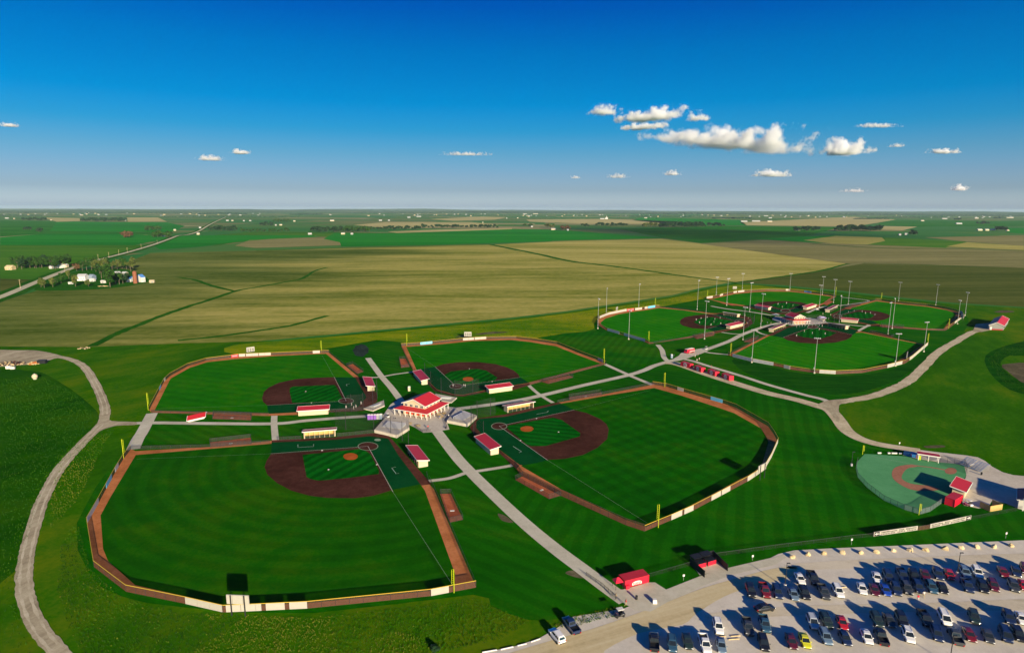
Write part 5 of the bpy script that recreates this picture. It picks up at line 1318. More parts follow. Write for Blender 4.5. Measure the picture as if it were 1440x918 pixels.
# wooden bin enclosure
def plank_screen(A, B, depth, h, label):
    a, b = G(*A), G(*B)
    u = (b - a).normalized()
    n = Vector((-u.y, u.x, 0))
    L = (b - a).length
    o = thing('bin_enclosure', label, 'enclosure', (a + b) / 2)
    me = None
    for (s0, t0, s1, t1) in ((-L / 2, 0, L / 2, 0), (-L / 2, 0, -L / 2, depth), (L / 2, 0, L / 2, depth)):
        p, q = u * s0 + n * t0, u * s1 + n * t1
        k = int((q - p).length / 0.36)
        for i in range(k):
            c = p.lerp(q, (i + .5) / k)
            pl = MB().box((0, 0, h / 2), ((q - p).length / k * .9, .05, h * random.uniform(.97, 1.0))).build('plank', M['wood'], o)
            pl.location = c
            pl.rotation_euler = (0, 0, ang(q - p))
    return o
plank_screen((1392, 719.5), (1409, 716.5), 3.2, 1.9, 'pine board bin enclosure at the edge of the plaza right of the red container')
# small grey gable shed on the near side of the field behind
o, X, u, v, L = barn([(287.5, 588.5), (289.5, 583), (269.5, 587.5)], 6.6, 0.9, 1.9, 'small red-roofed shed with white gable left of the clay bullpen', 'white', 'red_roof', 'shed', 'shed')
# ------------------------------------------------------------------ cars
def loft(sections):
    m = MB()
    rings = []
    for (y, w, zl, zt) in sections:
        rings.append([(-w * .9, y, zl), (w * .9, y, zl), (w, y, zl + (zt - zl) * .3), (w * .99, y, zt - (zt - zl) * .2), (w * .88, y, zt), (-w * .88, y, zt), (-w * .99, y, zt - (zt - zl) * .2), (-w, y, zl + (zt - zl) * .3)])
    vs = [p for r in rings for p in r]
    n = 8
    fs = []
    for k in range(len(rings) - 1):
        for i in range(n):
            j = (i + 1) % n
            fs.append((k * n + i, (k + 1) * n + i, (k + 1) * n + j, k * n + j))
    fs += [tuple(range(n)), tuple(reversed(range((len(rings) - 1) * n, len(rings) * n)))]
    return m.add(vs, fs)
CARS = {
    'sedan': dict(L=4.7, W=.92, sec=[(-2.35, .72, .42, .86), (-2.2, .86, .3, .98), (-1.6, .91, .24, 1.02), (0, .92, .22, .98), (1.1, .91, .24, .96), (1.9, .86, .28, .84), (2.25, .76, .36, .74), (2.35, .62, .42, .62)], cab=(-1.75, -1.0, .35, 1.2, .98, 1.46)),
    'suv': dict(L=4.8, W=.96, sec=[(-2.4, .84, .45, 1.1), (-2.25, .94, .36, 1.14), (-1.4, .96, .3, 1.12), (0, .96, .3, 1.1), (1.1, .95, .3, 1.1), (1.95, .9, .34, 1.0), (2.3, .82, .42, .9), (2.4, .7, .5, .78)], cab=(-2.28, -2.0, .45, 1.25, 1.1, 1.76)),
    'van': dict(L=5.1, W=.99, sec=[(-2.55, .9, .42, 1.1), (-2.4, .98, .32, 1.15), (0, .99, .28, 1.12), (1.6, .97, .3, 1.08), (2.3, .9, .36, .92), (2.55, .72, .46, .74)], cab=(-2.45, -2.3, .85, 1.95, 1.1, 1.85)),
    'pickup': dict(L=5.7, W=1.0, sec=[(-2.85, .96, .55, .8), (-2.7, .99, .45, .82), (-.75, 1.0, .4, .84), (-.7, 1.0, .4, 1.16), (.6, 1.0, .38, 1.16), (1.4, .98, .38, 1.16), (2.3, .95, .42, 1.08), (2.7, .88, .5, .98), (2.85, .75, .58, .86)], cab=(-.72, -.5, .85, 1.5, 1.14, 1.86)),
}
CARM = {}
def car_meshes(kind):
    if kind in CARM:
        return CARM[kind]
    s = CARS[kind]
    out = []
    b = loft(s['sec'])
    y0, y1, y2, y3, zb, zt = s['cab']
    w0, w1 = s['W'] * .90, s['W'] * .74
    bt = [Vector((-w0, y0, zb)), Vector((w0, y0, zb)), Vector((w0, y3, zb)), Vector((-w0, y3, zb))]
    tp = [Vector((-w1, y1, zt - .04)), Vector((w1, y1, zt - .04)), Vector((w1, y2, zt)), Vector((-w1, y2, zt))]
    b.hexa(bt, tp)
    b.hexa([tp[0] + Vector((.08, .08, 0)), tp[1] + Vector((-.08, .08, 0)), tp[2] + Vector((-.08, -.1, 0)), tp[3] + Vector((.08, -.1, 0))], [Vector((-w1 * .8, y1 + .2, zt + .04)), Vector((w1 * .8, y1 + .2, zt + .04)), Vector((w1 * .8, y2 - .2, zt + .05)), Vector((-w1 * .8, y2 - .2, zt + .05))])
    if kind == 'pickup':
        for sgn in (-1, 1):
            b.box((sgn * .93, -1.78, 1.0), (.13, 2.1, .4))
        b.box((0, -2.78, 1.0), (1.9, .12, .4))
    if kind in ('suv', 'van'):
        for sgn in (-1, 1):
            b.box((sgn * w1 * .85, (y1 + y2) / 2, zt + .08), (.05, (y2 - y1) * .75, .06))
    for sgn in (-1, 1):                                     # wheel-arch lips and mirrors
        b.box((sgn * (s['W'] + .08), y3 - .35, zb + .08), (.2, .12, .15))
    out.append(('body', b, None))
    def win(name, p, q, r, t, a0, a1, c0=.14, c1=.86):
        """glass set on the face p q r t (p,q low edge; t,r high edge)"""
        lo, hi = lambda k: p.lerp(q, k), lambda k: t.lerp(r, k)
        cs = [lo(a0).lerp(hi(a0), c0), lo(a1).lerp(hi(a1), c0), lo(a1).lerp(hi(a1), c1), lo(a0).lerp(hi(a0), c1)]
        n = (cs[1] - cs[0]).cross(cs[3] - cs[0]).normalized() * .02
        out.append((name, MB().hexa([c - n * .4 for c in cs], [c + n for c in cs]), 'glass'))
    win('windscreen', bt[2], bt[3], tp[3], tp[2], .05, .95, .06, .94)
    win('rear_window', bt[0], bt[1], tp[1], tp[0], .08, .92, .15, .9)
    for k in ((.06, .48), (.53, .93)):
        win('side_window', bt[1], bt[2], tp[2], tp[1], *k)
        win('side_window', bt[3], bt[0], tp[0], tp[3], 1 - k[1], 1 - k[0])
    Lh = s['L'] / 2
    rw = .36 if kind in ('pickup', 'suv') else .32
    for sgn in (-1, 1):
        for y in (Lh - .92, -Lh + .95):
            out.append(('wheel', MB().tube((sgn * (s['W'] - .2), y, rw), (sgn * (s['W'] + .02), y, rw), rw, n=12), 'tyre'))
        fy, fz = s['sec'][-2][0], s['sec'][-2][3]
        out.append(('headlight', MB().box((sgn * s['W'] * .66, fy - .01, fz - .1), (.38, .16, .16)), 'lamp'))
        out.append(('tail_light', MB().box((sgn * s['W'] * .78, -Lh + .02, s['sec'][1][3] - .2), (.24, .14, .22)), 'tail'))
    out.append(('bumper', MB().box((0, Lh - .02, .48), (s['W'] * 1.45, .14, .16)).box((0, -Lh + .02, .5), (s['W'] * 1.6, .14, .16)), 'dark'))
    if kind == 'pickup':
        out.append(('bed_liner', MB().box((0, -1.78, .86), (1.72, 1.95, .05)), 'black'))
    res = []
    for nm, mb, mt in out:
        me = bpy.data.meshes.new(nm)
        me.from_pydata([tuple(v) for v in mb.v], [], mb.f)
        me.materials.append(M[mt] if mt else None)
        me.update()
        res.append((nm, me, mt))
    CARM[kind] = res
    return res
PAINT = {}
PC = {'white': (.78, .78, .76), 'black': (.010, .011, .014), 'silver': (.42, .46, .50), 'dark grey': (.045, .05, .055), 'dark blue': (.012, .025, .075), 'bright blue': (.015, .06, .38), 'light blue': (.13, .20, .28), 'teal blue': (.03, .085, .14),
      'dark red': (.16, .010, .016), 'red': (.42, .012, .020), 'yellow': (.62, .60, .02), 'dark green': (.018, .035, .03), 'maroon': (.09, .010, .022), 'beige': (.42, .36, .26)}
def paint(c):
    if c not in PAINT:
        m = flat('car_paint_' + c.replace(' ', '_'), PC[c], 0.32, 0.04, 0.6, metal=0.0, coat=0.7, spec=0.5)
        PAINT[c] = m
    return PAINT[c]
def car(kind, c, px, k=None, flip=False, label='', group='cars parked in the gravel lot', heading=None):
    p = G(*px)
    if heading is None:
        kk = k if k is not None else (0.08 + max(0, min(1, (px[0] - 900) / 250)) * 0.38)
        d = G(px[0] + kk * 8, px[1] + 8) - p
    else:
        d = G(*heading) - p
    rz = ang(d) - pi / 2 + (pi if flip else 0) + (random.uniform(-.06, .06) if heading is None else 0)
    o = thing('parked_' + {'suv': 'suv', 'sedan': 'car', 'van': 'van', 'pickup': 'pickup'}[kind], label, {'suv': 'SUV', 'sedan': 'car', 'van': 'van', 'pickup': 'pickup truck'}[kind], p + Vector((0, 0, .13)), rz, group)
    for nm, me, mt in car_meshes(kind):
        ch = link(bpy.data.objects.new(nm, me), o)
        if mt is None:
            ch.material_slots[0].link = 'OBJECT'
            ch.material_slots[0].material = paint(c)
    return o
ROWS = [
    ('in the row nearest the boulders', [('sedan', 'white', 1124.4, 817), ('pickup', 'black', 1143.2, 816.5), ('sedan', 'white', 1232.6, 815.5), ('suv', 'dark blue', 1248.6, 814), ('pickup', 'dark blue', 1268, 812), ('suv', 'black', 1284.5, 813), ('sedan', 'maroon', 1300.3, 811.5),
        ('suv', 'dark blue', 1318.5, 811), ('sedan', 'red', 1334.6, 811), ('suv', 'light blue', 1356.4, 808.5), ('suv', 'white', 1373.7, 808.5), ('sedan', 'dark red', 1409.8, 807.5), ('sedan', 'dark blue', 1428.6, 807), ('suv', 'maroon', 1441, 804)]),
    ('in the second row from the boulders', [('suv', 'black', 1055.3, 834), ('pickup', 'dark red', 1074.9, 834), ('suv', 'dark blue', 1093, 836.5), ('sedan', 'light blue', 1115.3, 839), ('suv', 'black', 1130.7, 837.5), ('pickup', 'dark grey', 1157.9, 836), ('suv', 'white', 1178, 835),
        ('sedan', 'white', 1211.6, 831), ('sedan', 'maroon', 1229, 832.5), ('sedan', 'bright blue', 1244.7, 833), ('suv', 'dark blue', 1259.7, 832.5), ('suv', 'dark grey', 1274.7, 831), ('suv', 'dark blue', 1290.8, 829.5), ('suv', 'teal blue', 1309.3, 829.5), ('sedan', 'black', 1325, 830),
        ('pickup', 'dark blue', 1359.4, 827), ('suv', 'black', 1381.2, 829), ('suv', 'maroon', 1396, 827), ('suv', 'dark grey', 1424.8, 828), ('sedan', 'red', 1439, 826.5)]),
    ('in the third row from the boulders', [('suv', 'white', 1009.7, 885), ('pickup', 'dark grey', 1051.5, 885), ('pickup', 'teal blue', 1074.9, 881), ('suv', 'silver', 1142.5, 878.5), ('suv', 'dark green', 1161.3, 877), ('sedan', 'red', 1183.7, 879), ('suv', 'dark green', 1232.6, 875.5),
        ('sedan', 'dark grey', 1249.9, 875.5), ('suv', 'black', 1267.2, 874.5), ('pickup', 'black', 1300.3, 873.5), ('van', 'white', 1327.8, 873), ('suv', 'dark green', 1369.2, 871.5), ('suv', 'dark blue', 1418, 872.5), ('sedan', 'white', 1435.8, 873.5)]),
    ('in the row nearest the photo bottom', [('pickup', 'black', 919.7, 906.5), ('suv', 'teal blue', 944.9, 909.5), ('sedan', 'dark green', 966.5, 905.5), ('pickup', 'white', 990.9, 909.5), ('sedan', 'light blue', 1013.9, 911), ('suv', 'black', 1073.5, 908), ('sedan', 'maroon', 1112.5, 905.5), ('sedan', 'yellow', 1131.4, 904.5),
        ('suv', 'light blue', 1160.6, 899.5), ('sedan', 'dark blue', 1187.8, 900.5), ('sedan', 'white', 1218.3, 899), ('pickup', 'black', 1238.6, 899), ('suv', 'white', 1277, 897.5), ('suv', 'dark blue', 1317, 895.5), ('pickup', 'dark grey', 1342.9, 899), ('sedan', 'dark red', 1362.4, 896), ('sedan', 'dark grey', 1388.7, 898), ('van', 'dark blue', 1413.5, 896.5), ('suv', 'black', 1431, 896)]),
]
KN = {'suv': 'SUV', 'sedan': 'car', 'van': 'van', 'pickup': 'pickup truck'}
for where, row in ROWS:
    row.sort(key=lambda r: r[2])
    for i, (k, c, x, y) in enumerate(row):
        flip = (k == 'pickup' and c in ('black', 'dark grey') and y > 895)
        car(k, c, (x, y), None, flip, f'{c} {KN[k]} {where}, {ORD[i]} from left')
car('sedan', 'black', (1075, 858), label='black car driving crosswise in the lane between two parking rows', heading=(1084, 856.5))
car('suv', 'white', (783, 898), label='white station wagon parked alone at the grass edge', heading=(773, 886))
car('pickup', 'dark blue', (803, 883), label='dark blue pickup truck parked alone beside the white station wagon', heading=(793, 870))
# ------------------------------------------------------------------ carts, fire engine, lot furniture
def cart(px, c, label, rz=0.6):
    o = thing('utility_cart', label, 'cart', G(*px) + Vector((0, 0, .15)), rz)
    loft([(-1.2, .5, .3, .75), (-.9, .58, .25, .8), (.2, .6, .25, .55), (.8, .58, .25, .8), (1.2, .4, .35, .65)]).build('body', paint(c), o)
    MB().box((0, -.25, .85), (1.0, .45, .2)).box((0, -.5, 1.1), (1.0, .12, .5)).build('seat', M['black'], o)
    MB().hexa([(-.6, -.9, 1.85), (.6, -.9, 1.85), (.6, .7, 1.85), (-.6, .7, 1.85)], [(-.52, -.8, 1.93), (.52, -.8, 1.93), (.52, .6, 1.93), (-.52, .6, 1.93)]).build('roof', M['white'], o)
    for s in (-.52, .52):
        for y in (-.8, .62):
            MB().tube((s, y, .6), (s, y, 1.86), .03, n=4).build('roof_post', M['dark'], o)
        for y in (-.8, .8):
            MB().tube((s - .1, y, .22), (s + .1, y, .22), .22, n=10).build('wheel', M['tyre'], o)
cart((545, 587), 'white', 'white utility cart parked left of the near clubhouse')
cart((993, 491.5), 'white', 'white utility cart on the path right of the red fire engine', -1.0)
cart((1361.5, 711), 'white', 'white utility cart right of the red shipping container', .2)
cart((871, 867), 'black', 'black and white cart standing on the dry ground by the lot entrance', 1.9)
def fire_engine(px, head, label):
    p = G(*px)
    o = thing('fire_engine', label, 'fire engine', p + Vector((0, 0, .16)), ang(G(*head) - p) - pi / 2)
    MB().box((0, -1.3, 1.55), (2.4, 5.0, 2.1)).build('body', M['red'], o)
    MB().hexa([(-1.2, 1.3, .5), (1.2, 1.3, .5), (1.2, 3.6, .5), (-1.2, 3.6, .5)], [(-1.15, 1.3, 2.7), (1.15, 1.3, 2.7), (1.1, 3.2, 2.7), (-1.1, 3.2, 2.7)]).build('cab', M['red'], o)
    MB().box((0, 2.2, 2.76), (2.0, 1.6, .12)).build('cab_roof', M['white'], o)
    MB().hexa([(-1.0, 3.44, 1.6), (1.0, 3.44, 1.6), (1.0, 3.5, 1.6), (-1.0, 3.5, 1.6)], [(-.95, 3.24, 2.5), (.95, 3.24, 2.5), (.95, 3.3, 2.5), (-.95, 3.3, 2.5)]).build('windscreen', M['glass'], o)
    MB().box((0, -1.3, 1.2), (2.46, 4.9, .35)).build('stripe', M['white'], o)
    ld = MB()
    for s in (-.3, .3):
        ld.box((s, -1.2, 2.85), (.08, 4.6, .16))
    for k in range(10):
        ld.box((0, -3.2 + .45 * k, 2.85), (.6, .06, .06))
    ld.build('ladder', M['palegrey'], o)
    MB().box((-.9, -1.3, 2.68), (.5, 4.6, .16)).box((.9, -1.3, 2.68), (.5, 4.6, .16)).build('hose_bed', M['white'], o)
    for s in (-1.1, 1.1):
        for y in (2.5, -1.4, -2.6):
            MB().tube((s - .15, y, .45), (s + .12, y, .45), .45, n=12).build('wheel', M['tyre'], o)
fire_engine((969, 496.5), (955, 499.5), 'red and white fire engine parked on the concrete pad by the crossing paths')
def lot_lamp(px, h, label, d=1):
    o = thing('lamp_post', label, 'lamp post', G(*px) + Vector((0, 0, .1)), 0)
    MB().tube((0, 0, 0), (0, 0, .8), .36, .33, 10).build('footing', M['white'], o)
    MB().tube((0, 0, .8), (0, 0, h), .10, .07, 8).build('pole', M['dark'], o)
    MB().box((d * .35, 0, h), (.8, .3, .14)).build('lamp_head', M['dark'], o)
lot_lamp((1103.7, 825.8), 6.4, 'dark lamp post on a white footing between the left parked cars')
lot_lamp((1346, 808.2), 6.0, 'dark lamp post on a white footing among the cars near the boulders')
lot_lamp((1335, 934), 6.4, 'dark lamp post just below the photo whose shadow reaches the lot')
lot_lamp((1197.3, 655), 5.2, 'grey lamp post on the lawn left of the pale green rubber field')
b = MB().hexa([(-.5, -.4, 0), (.5, -.4, 0), (.5, .4, 0), (-.5, .4, 0)], [(-.42, -.34, .95), (.42, -.34, .95), (.42, .34, .95), (-.42, .34, .95)]).build('concrete_block', M['white'])
b.location = G(920.5, 848) + Vector((0, 0, .13))
tag(b, 'white concrete block standing in front of the red ticket kiosk', 'block')
def small_sign(px, h, label):
    o = thing('sign_post', label, 'sign', G(*px), 0.2, 'small white signs on posts')
    MB().tube((0, 0, 0), (0, 0, h), .035, n=5).build('post', M['steel'], o)
    MB().box((0, -.05, h - .25), (.5, .04, .55)).build('plate', M['white'], o)
small_sign((961, 816), 1.7, 'small white sign on a post in the grass wedge between kiosk and gate')
small_sign((1058, 788), 1.6, 'small white sign on a post right of the red gate at the lot edge')
small_sign((1197, 766), 1.9, 'small white sign on a post above the fourth boulder')
small_sign((1414, 757), 1.9, 'small white sign on a post at the far right above the boulders')
small_sign((1264.3, 628), 1.8, 'small pale sign on a post beside the path behind the rubber field')
for i, (p, q) in enumerate((((678, 917.5), (699, 914)), ((704, 913.6), (722, 909.6)), ((727.6, 908.2), (740.6, 905.2)), ((746.5, 903), (759.5, 898.3)))):
    a, c = G(*p), G(*q)
    L = (c - a).length
    w = MB().hexa([(-L / 2, -.12, 0), (L / 2, -.12, 0), (L / 2, .12, 0), (-L / 2, .12, 0)], [(-L / 2 + .05, -.07, .16), (L / 2 - .05, -.07, .16), (L / 2 - .05, .07, .16), (-L / 2 + .05, .07, .16)]).build('wheel_stop', M['white'])
    w.location = (a + c) / 2 + Vector((0, 0, .1))
    w.rotation_euler = (0, 0, ang(c - a))
    tag(w, 'white wheel stop along the grass at the photo bottom, ' + ORD[i] + ' from the left', 'wheel stop', 'white wheel stops')
for i, (p, q) in enumerate((((1006, 896), (1021, 895.2)), ((1024, 899.5), (1040, 898.4)), ((1027, 895), (1041, 894)), ((1182, 826.5), (1190, 825.8)))):
    a, c = G(*p), G(*q)
    L = (c - a).length
    w = MB().hexa([(-L / 2, -.12, 0), (L / 2, -.12, 0), (L / 2, .12, 0), (-L / 2, .12, 0)], [(-L / 2 + .05, -.07, .16), (L / 2 - .05, -.07, .16), (L / 2 - .05, .07, .16), (-L / 2 + .05, .07, .16)]).build('wheel_stop', M['stone'])
    w.location = (a + c) / 2 + Vector((0, 0, .1))
    w.rotation_euler = (0, 0, ang(c - a))
    tag(w, 'pale wheel stop lying on the open gravel of the lot, ' + ORD[i] + ' from the left', 'wheel stop', 'loose wheel stops in the lot')
# boulders
for i, (x, y) in enumerate([(1114.6, 784.5), (1136, 780.5), (1158, 779), (1184.5, 778), (1210, 778), (1232, 777), (1256, 775), (1280, 774.8), (1301.4, 774.4), (1328.6, 772.4), (1351.5, 771.5), (1374, 770.2), (1398, 769.8), (1421, 768)]):
    rnd = random.Random(100 + i)
    bm = bmesh.new()
    bmesh.ops.create_icosphere(bm, subdivisions=2, radius=1)
    pl = [(Vector((rnd.uniform(-1, 1), rnd.uniform(-1, 1), rnd.uniform(-.3, 1))).normalized(), rnd.uniform(.55, .85)) for _ in range(9)]
    sx_, sy_, sz_ = rnd.uniform(.65, .85), rnd.uniform(.5, .7), rnd.uniform(.6, .8)
    for v in bm.verts:
        for n_, d_ in pl:
            k = v.co.dot(n_)
            if k > d_:
                v.co -= n_ * (k - d_)
        v.co = Vector((v.co.x * sx_ * 1.2, v.co.y * sy_ * 1.2, (v.co.z + .5) * sz_)) + Vector((rnd.uniform(-.04, .04), rnd.uniform(-.04, .04), rnd.uniform(-.04, .04)))
    me = bpy.data.meshes.new('boulder')
    bm.to_mesh(me)
    bm.free()
    me.materials.append(M['stone'])
    o = link(bpy.data.objects.new('boulder', me))
    o.location = G(x, y) + Vector((0, 0, .05))
    o.rotation_euler = (0, 0, rnd.uniform(-.5, .5))
    tag(o, 'tan limestone boulder on the far edge of the parking lot, ' + ORD[i] + ' from the left', 'boulder', 'boulders along the lot edge')
# gravel yard at the upper left
def box_thing(name, cat, label, px, dims, mt, rz=0.0, lid=None):
    o = thing(name, label, cat, G(*px) + Vector((0, 0, .12)), rz)
    MB().box((0, 0, dims[2] / 2), dims).build('body', M[mt], o)
    MB().box((0, 0, dims[2] + .05), (dims[0] + .12, dims[1] + .12, .1)).build('lid', M[lid or mt], o)
    rb = MB()
    for k in range(6):
        rb.box((-dims[0] / 2 + dims[0] * (k + .5) / 6, -dims[1] / 2 - .02, dims[2] / 2), (.12, .05, dims[2] * .85))
    rb.build('rib', M[mt], o)
    for s in (-1, 1):
        MB().box((s * dims[0] * .25, -dims[1] / 2 - .05, dims[2] * .45), (.5, .06, .2)).build('handle', M['dark'], o)
box_thing('skip_container', 'container', 'dark blue skip container on the gravel yard at the left edge', (59.5, 511), (4.5, 2.2, 1.9), 'black', .15)
box_thing('storage_box', 'box', 'left white storage box in front of the debris on the gravel yard', (12.5, 518.5), (2.4, 1.6, 1.5), 'white', .1)
box_thing('storage_box', 'box', 'right white storage box in front of the debris on the gravel yard', (18.3, 519), (2.0, 1.4, 1.2), 'white', .3)
o = thing('storage_tank', 'round white tank standing in the dark shaggy grass at the left', 'tank', G(49.3, 533))
bm = bmesh.new()
bmesh.ops.create_uvsphere(bm, u_segments=20, v_segments=12, radius=1.35)
bmesh.ops.translate(bm, verts=bm.verts, vec=(0, 0, 1.5))
me = bpy.data.meshes.new('shell')
bm.to_mesh(me)
bm.free()
me.materials.append(M['cream'])
link(bpy.data.objects.new('shell', me), o)
MB().tube((0, 0, 0), (0, 0, .6), .9, .8, 12).build('base', M['concrete'], o)
MB().tube((0, 0, 2.75), (0, 0, 3.05), .3, .3, 10).build('hatch', M['grey'], o)
def heap(name, label, px, r, n, sz, mats):
    rnd = random.Random(len(label))
    vs, fs, mi = [], [], []
    c = G(*px)
    for i in range(n):
        a, q = rnd.uniform(0, 2 * pi), rnd.random() ** .6
        p = c + Vector((cos(a) * r[0] * q, sin(a) * r[1] * q, .1 + (1 - q) * r[2] * rnd.random()))
        R = Matrix.Rotation(rnd.uniform(0, 3), 3, 'Z') @ Matrix.Rotation(rnd.uniform(-.6, .6), 3, 'X')
        d = [sz * rnd.uniform(.3, 1.2) for _ in range(3)]
        b = len(vs)
        vs += [p + R @ Vector((x * d[0], y * d[1], z * d[2])) for z in (-.5, .5) for x, y in ((-.5, -.5), (.5, -.5), (.5, .5), (-.5, .5))]
        f = [(3, 2, 1, 0), (4, 5, 6, 7), (0, 1, 5, 4), (1, 2, 6, 5), (2, 3, 7, 6), (3, 0, 4, 7)]
        fs += [tuple(j + b for j in t) for t in f]
        mi += [rnd.randrange(len(mats))] * 6
    o = mesh_obj(name, vs, fs, [M[k] for k in mats], None, mi)
    o['kind'] = 'stuff'
heap('debris', 'a', (15, 512), (8, 5, 1.6), 260, .9, ['bark', 'dark', 'stone', 'dirt'])
heap('debris', 'bb', (48, 511.5), (3.4, 2.6, 1.3), 120, .7, ['wood', 'mound', 'stone'])
heap('rubble', 'ccc', (118, 489.8), (3.5, 3, .5), 60, .6, ['stone', 'mud'])
# ------------------------------------------------------------------ people
def person_mesh(pose):
    J = {'hip': (0, 0, .95), 'waist': (0, 0, 1.12), 'chest': (0, 0, 1.35), 'neck': (0, 0, 1.5), 'head': (0, .01, 1.62), 'crown': (0, .01, 1.76)}
    st = {'stand': (.06, -.04), 'ready': (.12, .10), 'walk': (.26, -.22)}[pose]
    bend = -.12 if pose == 'ready' else 0
    up = {k: Vector((v[0], v[1] + (.22 if pose == 'ready' and v[2] > 1.2 else 0), v[2] + (bend if v[2] > .9 else 0))) for k, v in J.items()}
    names = list(up)
    V = [up[k] for k in names]
    Rr = [.13, .125, .15, .06, .10, .085]
    E = [(0, 1), (1, 2), (2, 3), (3, 4), (4, 5)]
    for s, f in ((-1, st[0]), (1, st[1])):
        b = len(V)
        V += [Vector((s * .1, 0, .9 + bend)), Vector((s * (.11 + (.1 if pose == 'ready' else 0)), f * .5 + (.12 if pose == 'ready' else .03), .5 + bend * .5)), Vector((s * (.11 + (.12 if pose == 'ready' else 0)), f * 1.0 - (.06 if f < 0 else 0), .08)), Vector((s * .12, f + .16, .04))]
        Rr += [.095, .07, .05, .045]
        E += [(0, b), (b, b + 1), (b + 1, b + 2), (b + 2, b + 3)]
        b = len(V)
        y = .22 if pose == 'ready' else 0
        V += [Vector((s * .19, y, 1.42 + bend)), Vector((s * .25, y - f * .3 + (.05 if pose == 'ready' else 0), 1.15 + bend)), Vector((s * (.25 if pose != 'ready' else .12), y - f * .5 + (.28 if pose == 'ready' else .06), .92 + bend)), Vector((s * (.24 if pose != 'ready' else .1), y - f * .55 + (.34 if pose == 'ready' else .09), .82 + bend))]
        Rr += [.062, .048, .036, .034]
        E += [(2, b), (b, b + 1), (b + 1, b + 2), (b + 2, b + 3)]
    me = bpy.data.meshes.new('person')
    me.from_pydata([tuple(v) for v in V], E, [])
    o = bpy.data.objects.new('person', me)
    col.objects.link(o)
    sk = o.modifiers.new('skin', 'SKIN')
    for i, r in enumerate(Rr):
        me.skin_vertices[0].data[i].radius = (r, r)
    me.skin_vertices[0].data[0].use_root = True
    sk.use_smooth_shade = True
    o.modifiers.new('sub', 'SUBSURF').levels = 1
    dg = bpy.context.evaluated_depsgraph_get()
    res = bpy.data.meshes.new_from_object(o.evaluated_get(dg))
    bpy.data.objects.remove(o)
    for k in range(4):
        res.materials.append(None)
    for p in res.polygons:
        c = p.center
        z = c.z - bend
        arm = abs(c.x) > .2 and z < 1.2 and z > .7
        p.material_index = 3 if (z > 1.68 or (z > 1.58 and c.y < (.2 if pose == 'ready' else -.01))) else 0 if (z > 1.5 or arm) else 1 if z > .98 else 2
    return res
PM = {k: person_mesh(k) for k in ('stand', 'ready', 'walk')}
CL = {'skin': flat('skin', (.42, .24, .16), .6), 'hair': flat('dark_hair', (.03, .02, .015), .8), 'white': M['white'], 'red': M['red'], 'grey': M['grey'], 'black': M['black'], 'blue': flat('blue_cloth', (.03, .09, .30), .9), 'khaki': flat('khaki_cloth', (.35, .28, .16), .9)}
def person(px, pose, top, legs, label, group=None, rz=None, z=.2):
    o = bpy.data.objects.new('person', PM[pose])
    link(o)
    for s, k in zip(o.material_slots, ('skin', top, legs, 'hair')):
        s.link = 'OBJECT'
        s.material = CL[k]
    o.location = G(*px) + Vector((0, 0, z))
    o.rotation_euler = (0, 0, random.uniform(0, 6.28) if rz is None else rz)
    tag(o, label, 'person', group)
for f, top, pts in (('E', 'white', [(979, 451), (985.5, 448.8), (994, 447.5), (1005, 450), (1004, 454.2), (999.5, 458), (983.5, 455), (1012.5, 448.5), (1013.5, 456.2)]),
                    ('G', 'grey', [(1193, 440), (1201, 438.5), (1212, 439.3), (1217, 441.5), (1224, 441.5), (1230, 443.8)]),
                    ('F', 'white', [(1094, 428.5), (1106, 427.5), (1115, 430.5), (1100, 433)]),
                    ('H', 'white', [(1131, 467), (1152, 464.5), (1142, 470), (1160, 470.5), (1120, 473.5)])):
    for i, q in enumerate(sorted(pts)):
        person(q, random.choice(('ready', 'stand', 'walk')), top, random.choice(('white', 'grey')), f'{ORD[i]} ball player from the left in a {top} shirt on {FIELD[f]}', 'players on ' + FIELD[f])
for i, q in enumerate(sorted([(1120, 461), (1124.5, 460.4), (1128, 459.9), (1132, 459.4), (1137, 459), (1142, 458.8), (1147, 458.9), (1152, 459.3), (1156, 460)])):
    person(q, 'stand', random.choice(('white', 'grey')), 'grey', ORD[i] + ' person from the left lined up behind home plate below the far clubhouse', 'people lined up below the far clubhouse')
for i, q in enumerate(sorted([(1047.5, 445), (1052, 448.5), (1054.5, 452), (1051, 456), (1072, 452.5), (1079, 455.5), (1084, 456)])):
    person(q, random.choice(('stand', 'walk')), random.choice(('white', 'grey', 'blue')), 'khaki', ORD[i] + ' spectator from the left on the grass behind the backstop of ' + FIELD['E'], 'spectators by ' + FIELD['E'])
for i, q in enumerate(sorted([(1157, 443), (1163, 440), (1168, 444.5), (1173, 449), (1177, 450.5), (1165, 449.5)])):
    person(q, random.choice(('stand', 'walk')), random.choice(('white', 'red', 'blue')), 'khaki', ORD[i] + ' spectator from the left between the lilac canopy and ' + FIELD['G'], 'spectators by ' + FIELD['G'])
for i, q in enumerate(sorted([(977.5, 503), (981.5, 500.5), (983.2, 507), (980, 509)])):
    person(q, 'stand', 'white', 'khaki', ORD[i] + ' person in white from the left on the grass above the red food stalls', 'people above the food stalls')
person((1000, 517.5), 'walk', 'red', 'khaki', 'person in red walking on the gravel path above the third food stall')
person((602, 603.8), 'stand', 'red', 'black', 'person in red and black standing at the front of the near clubhouse plaza')
person((631, 588), 'walk', 'white', 'blue', 'person in white walking on the near clubhouse plaza by the right grandstand')
person((618.5, 590), 'stand', 'blue', 'khaki', 'person in blue standing at the right corner of the near clubhouse')
person((866, 843.5), 'walk', 'khaki', 'black', 'left person walking on the concrete below the red ticket kiosk')
person((880, 852), 'walk', 'red', 'khaki', 'right person in red walking on the concrete below the ticket kiosk')
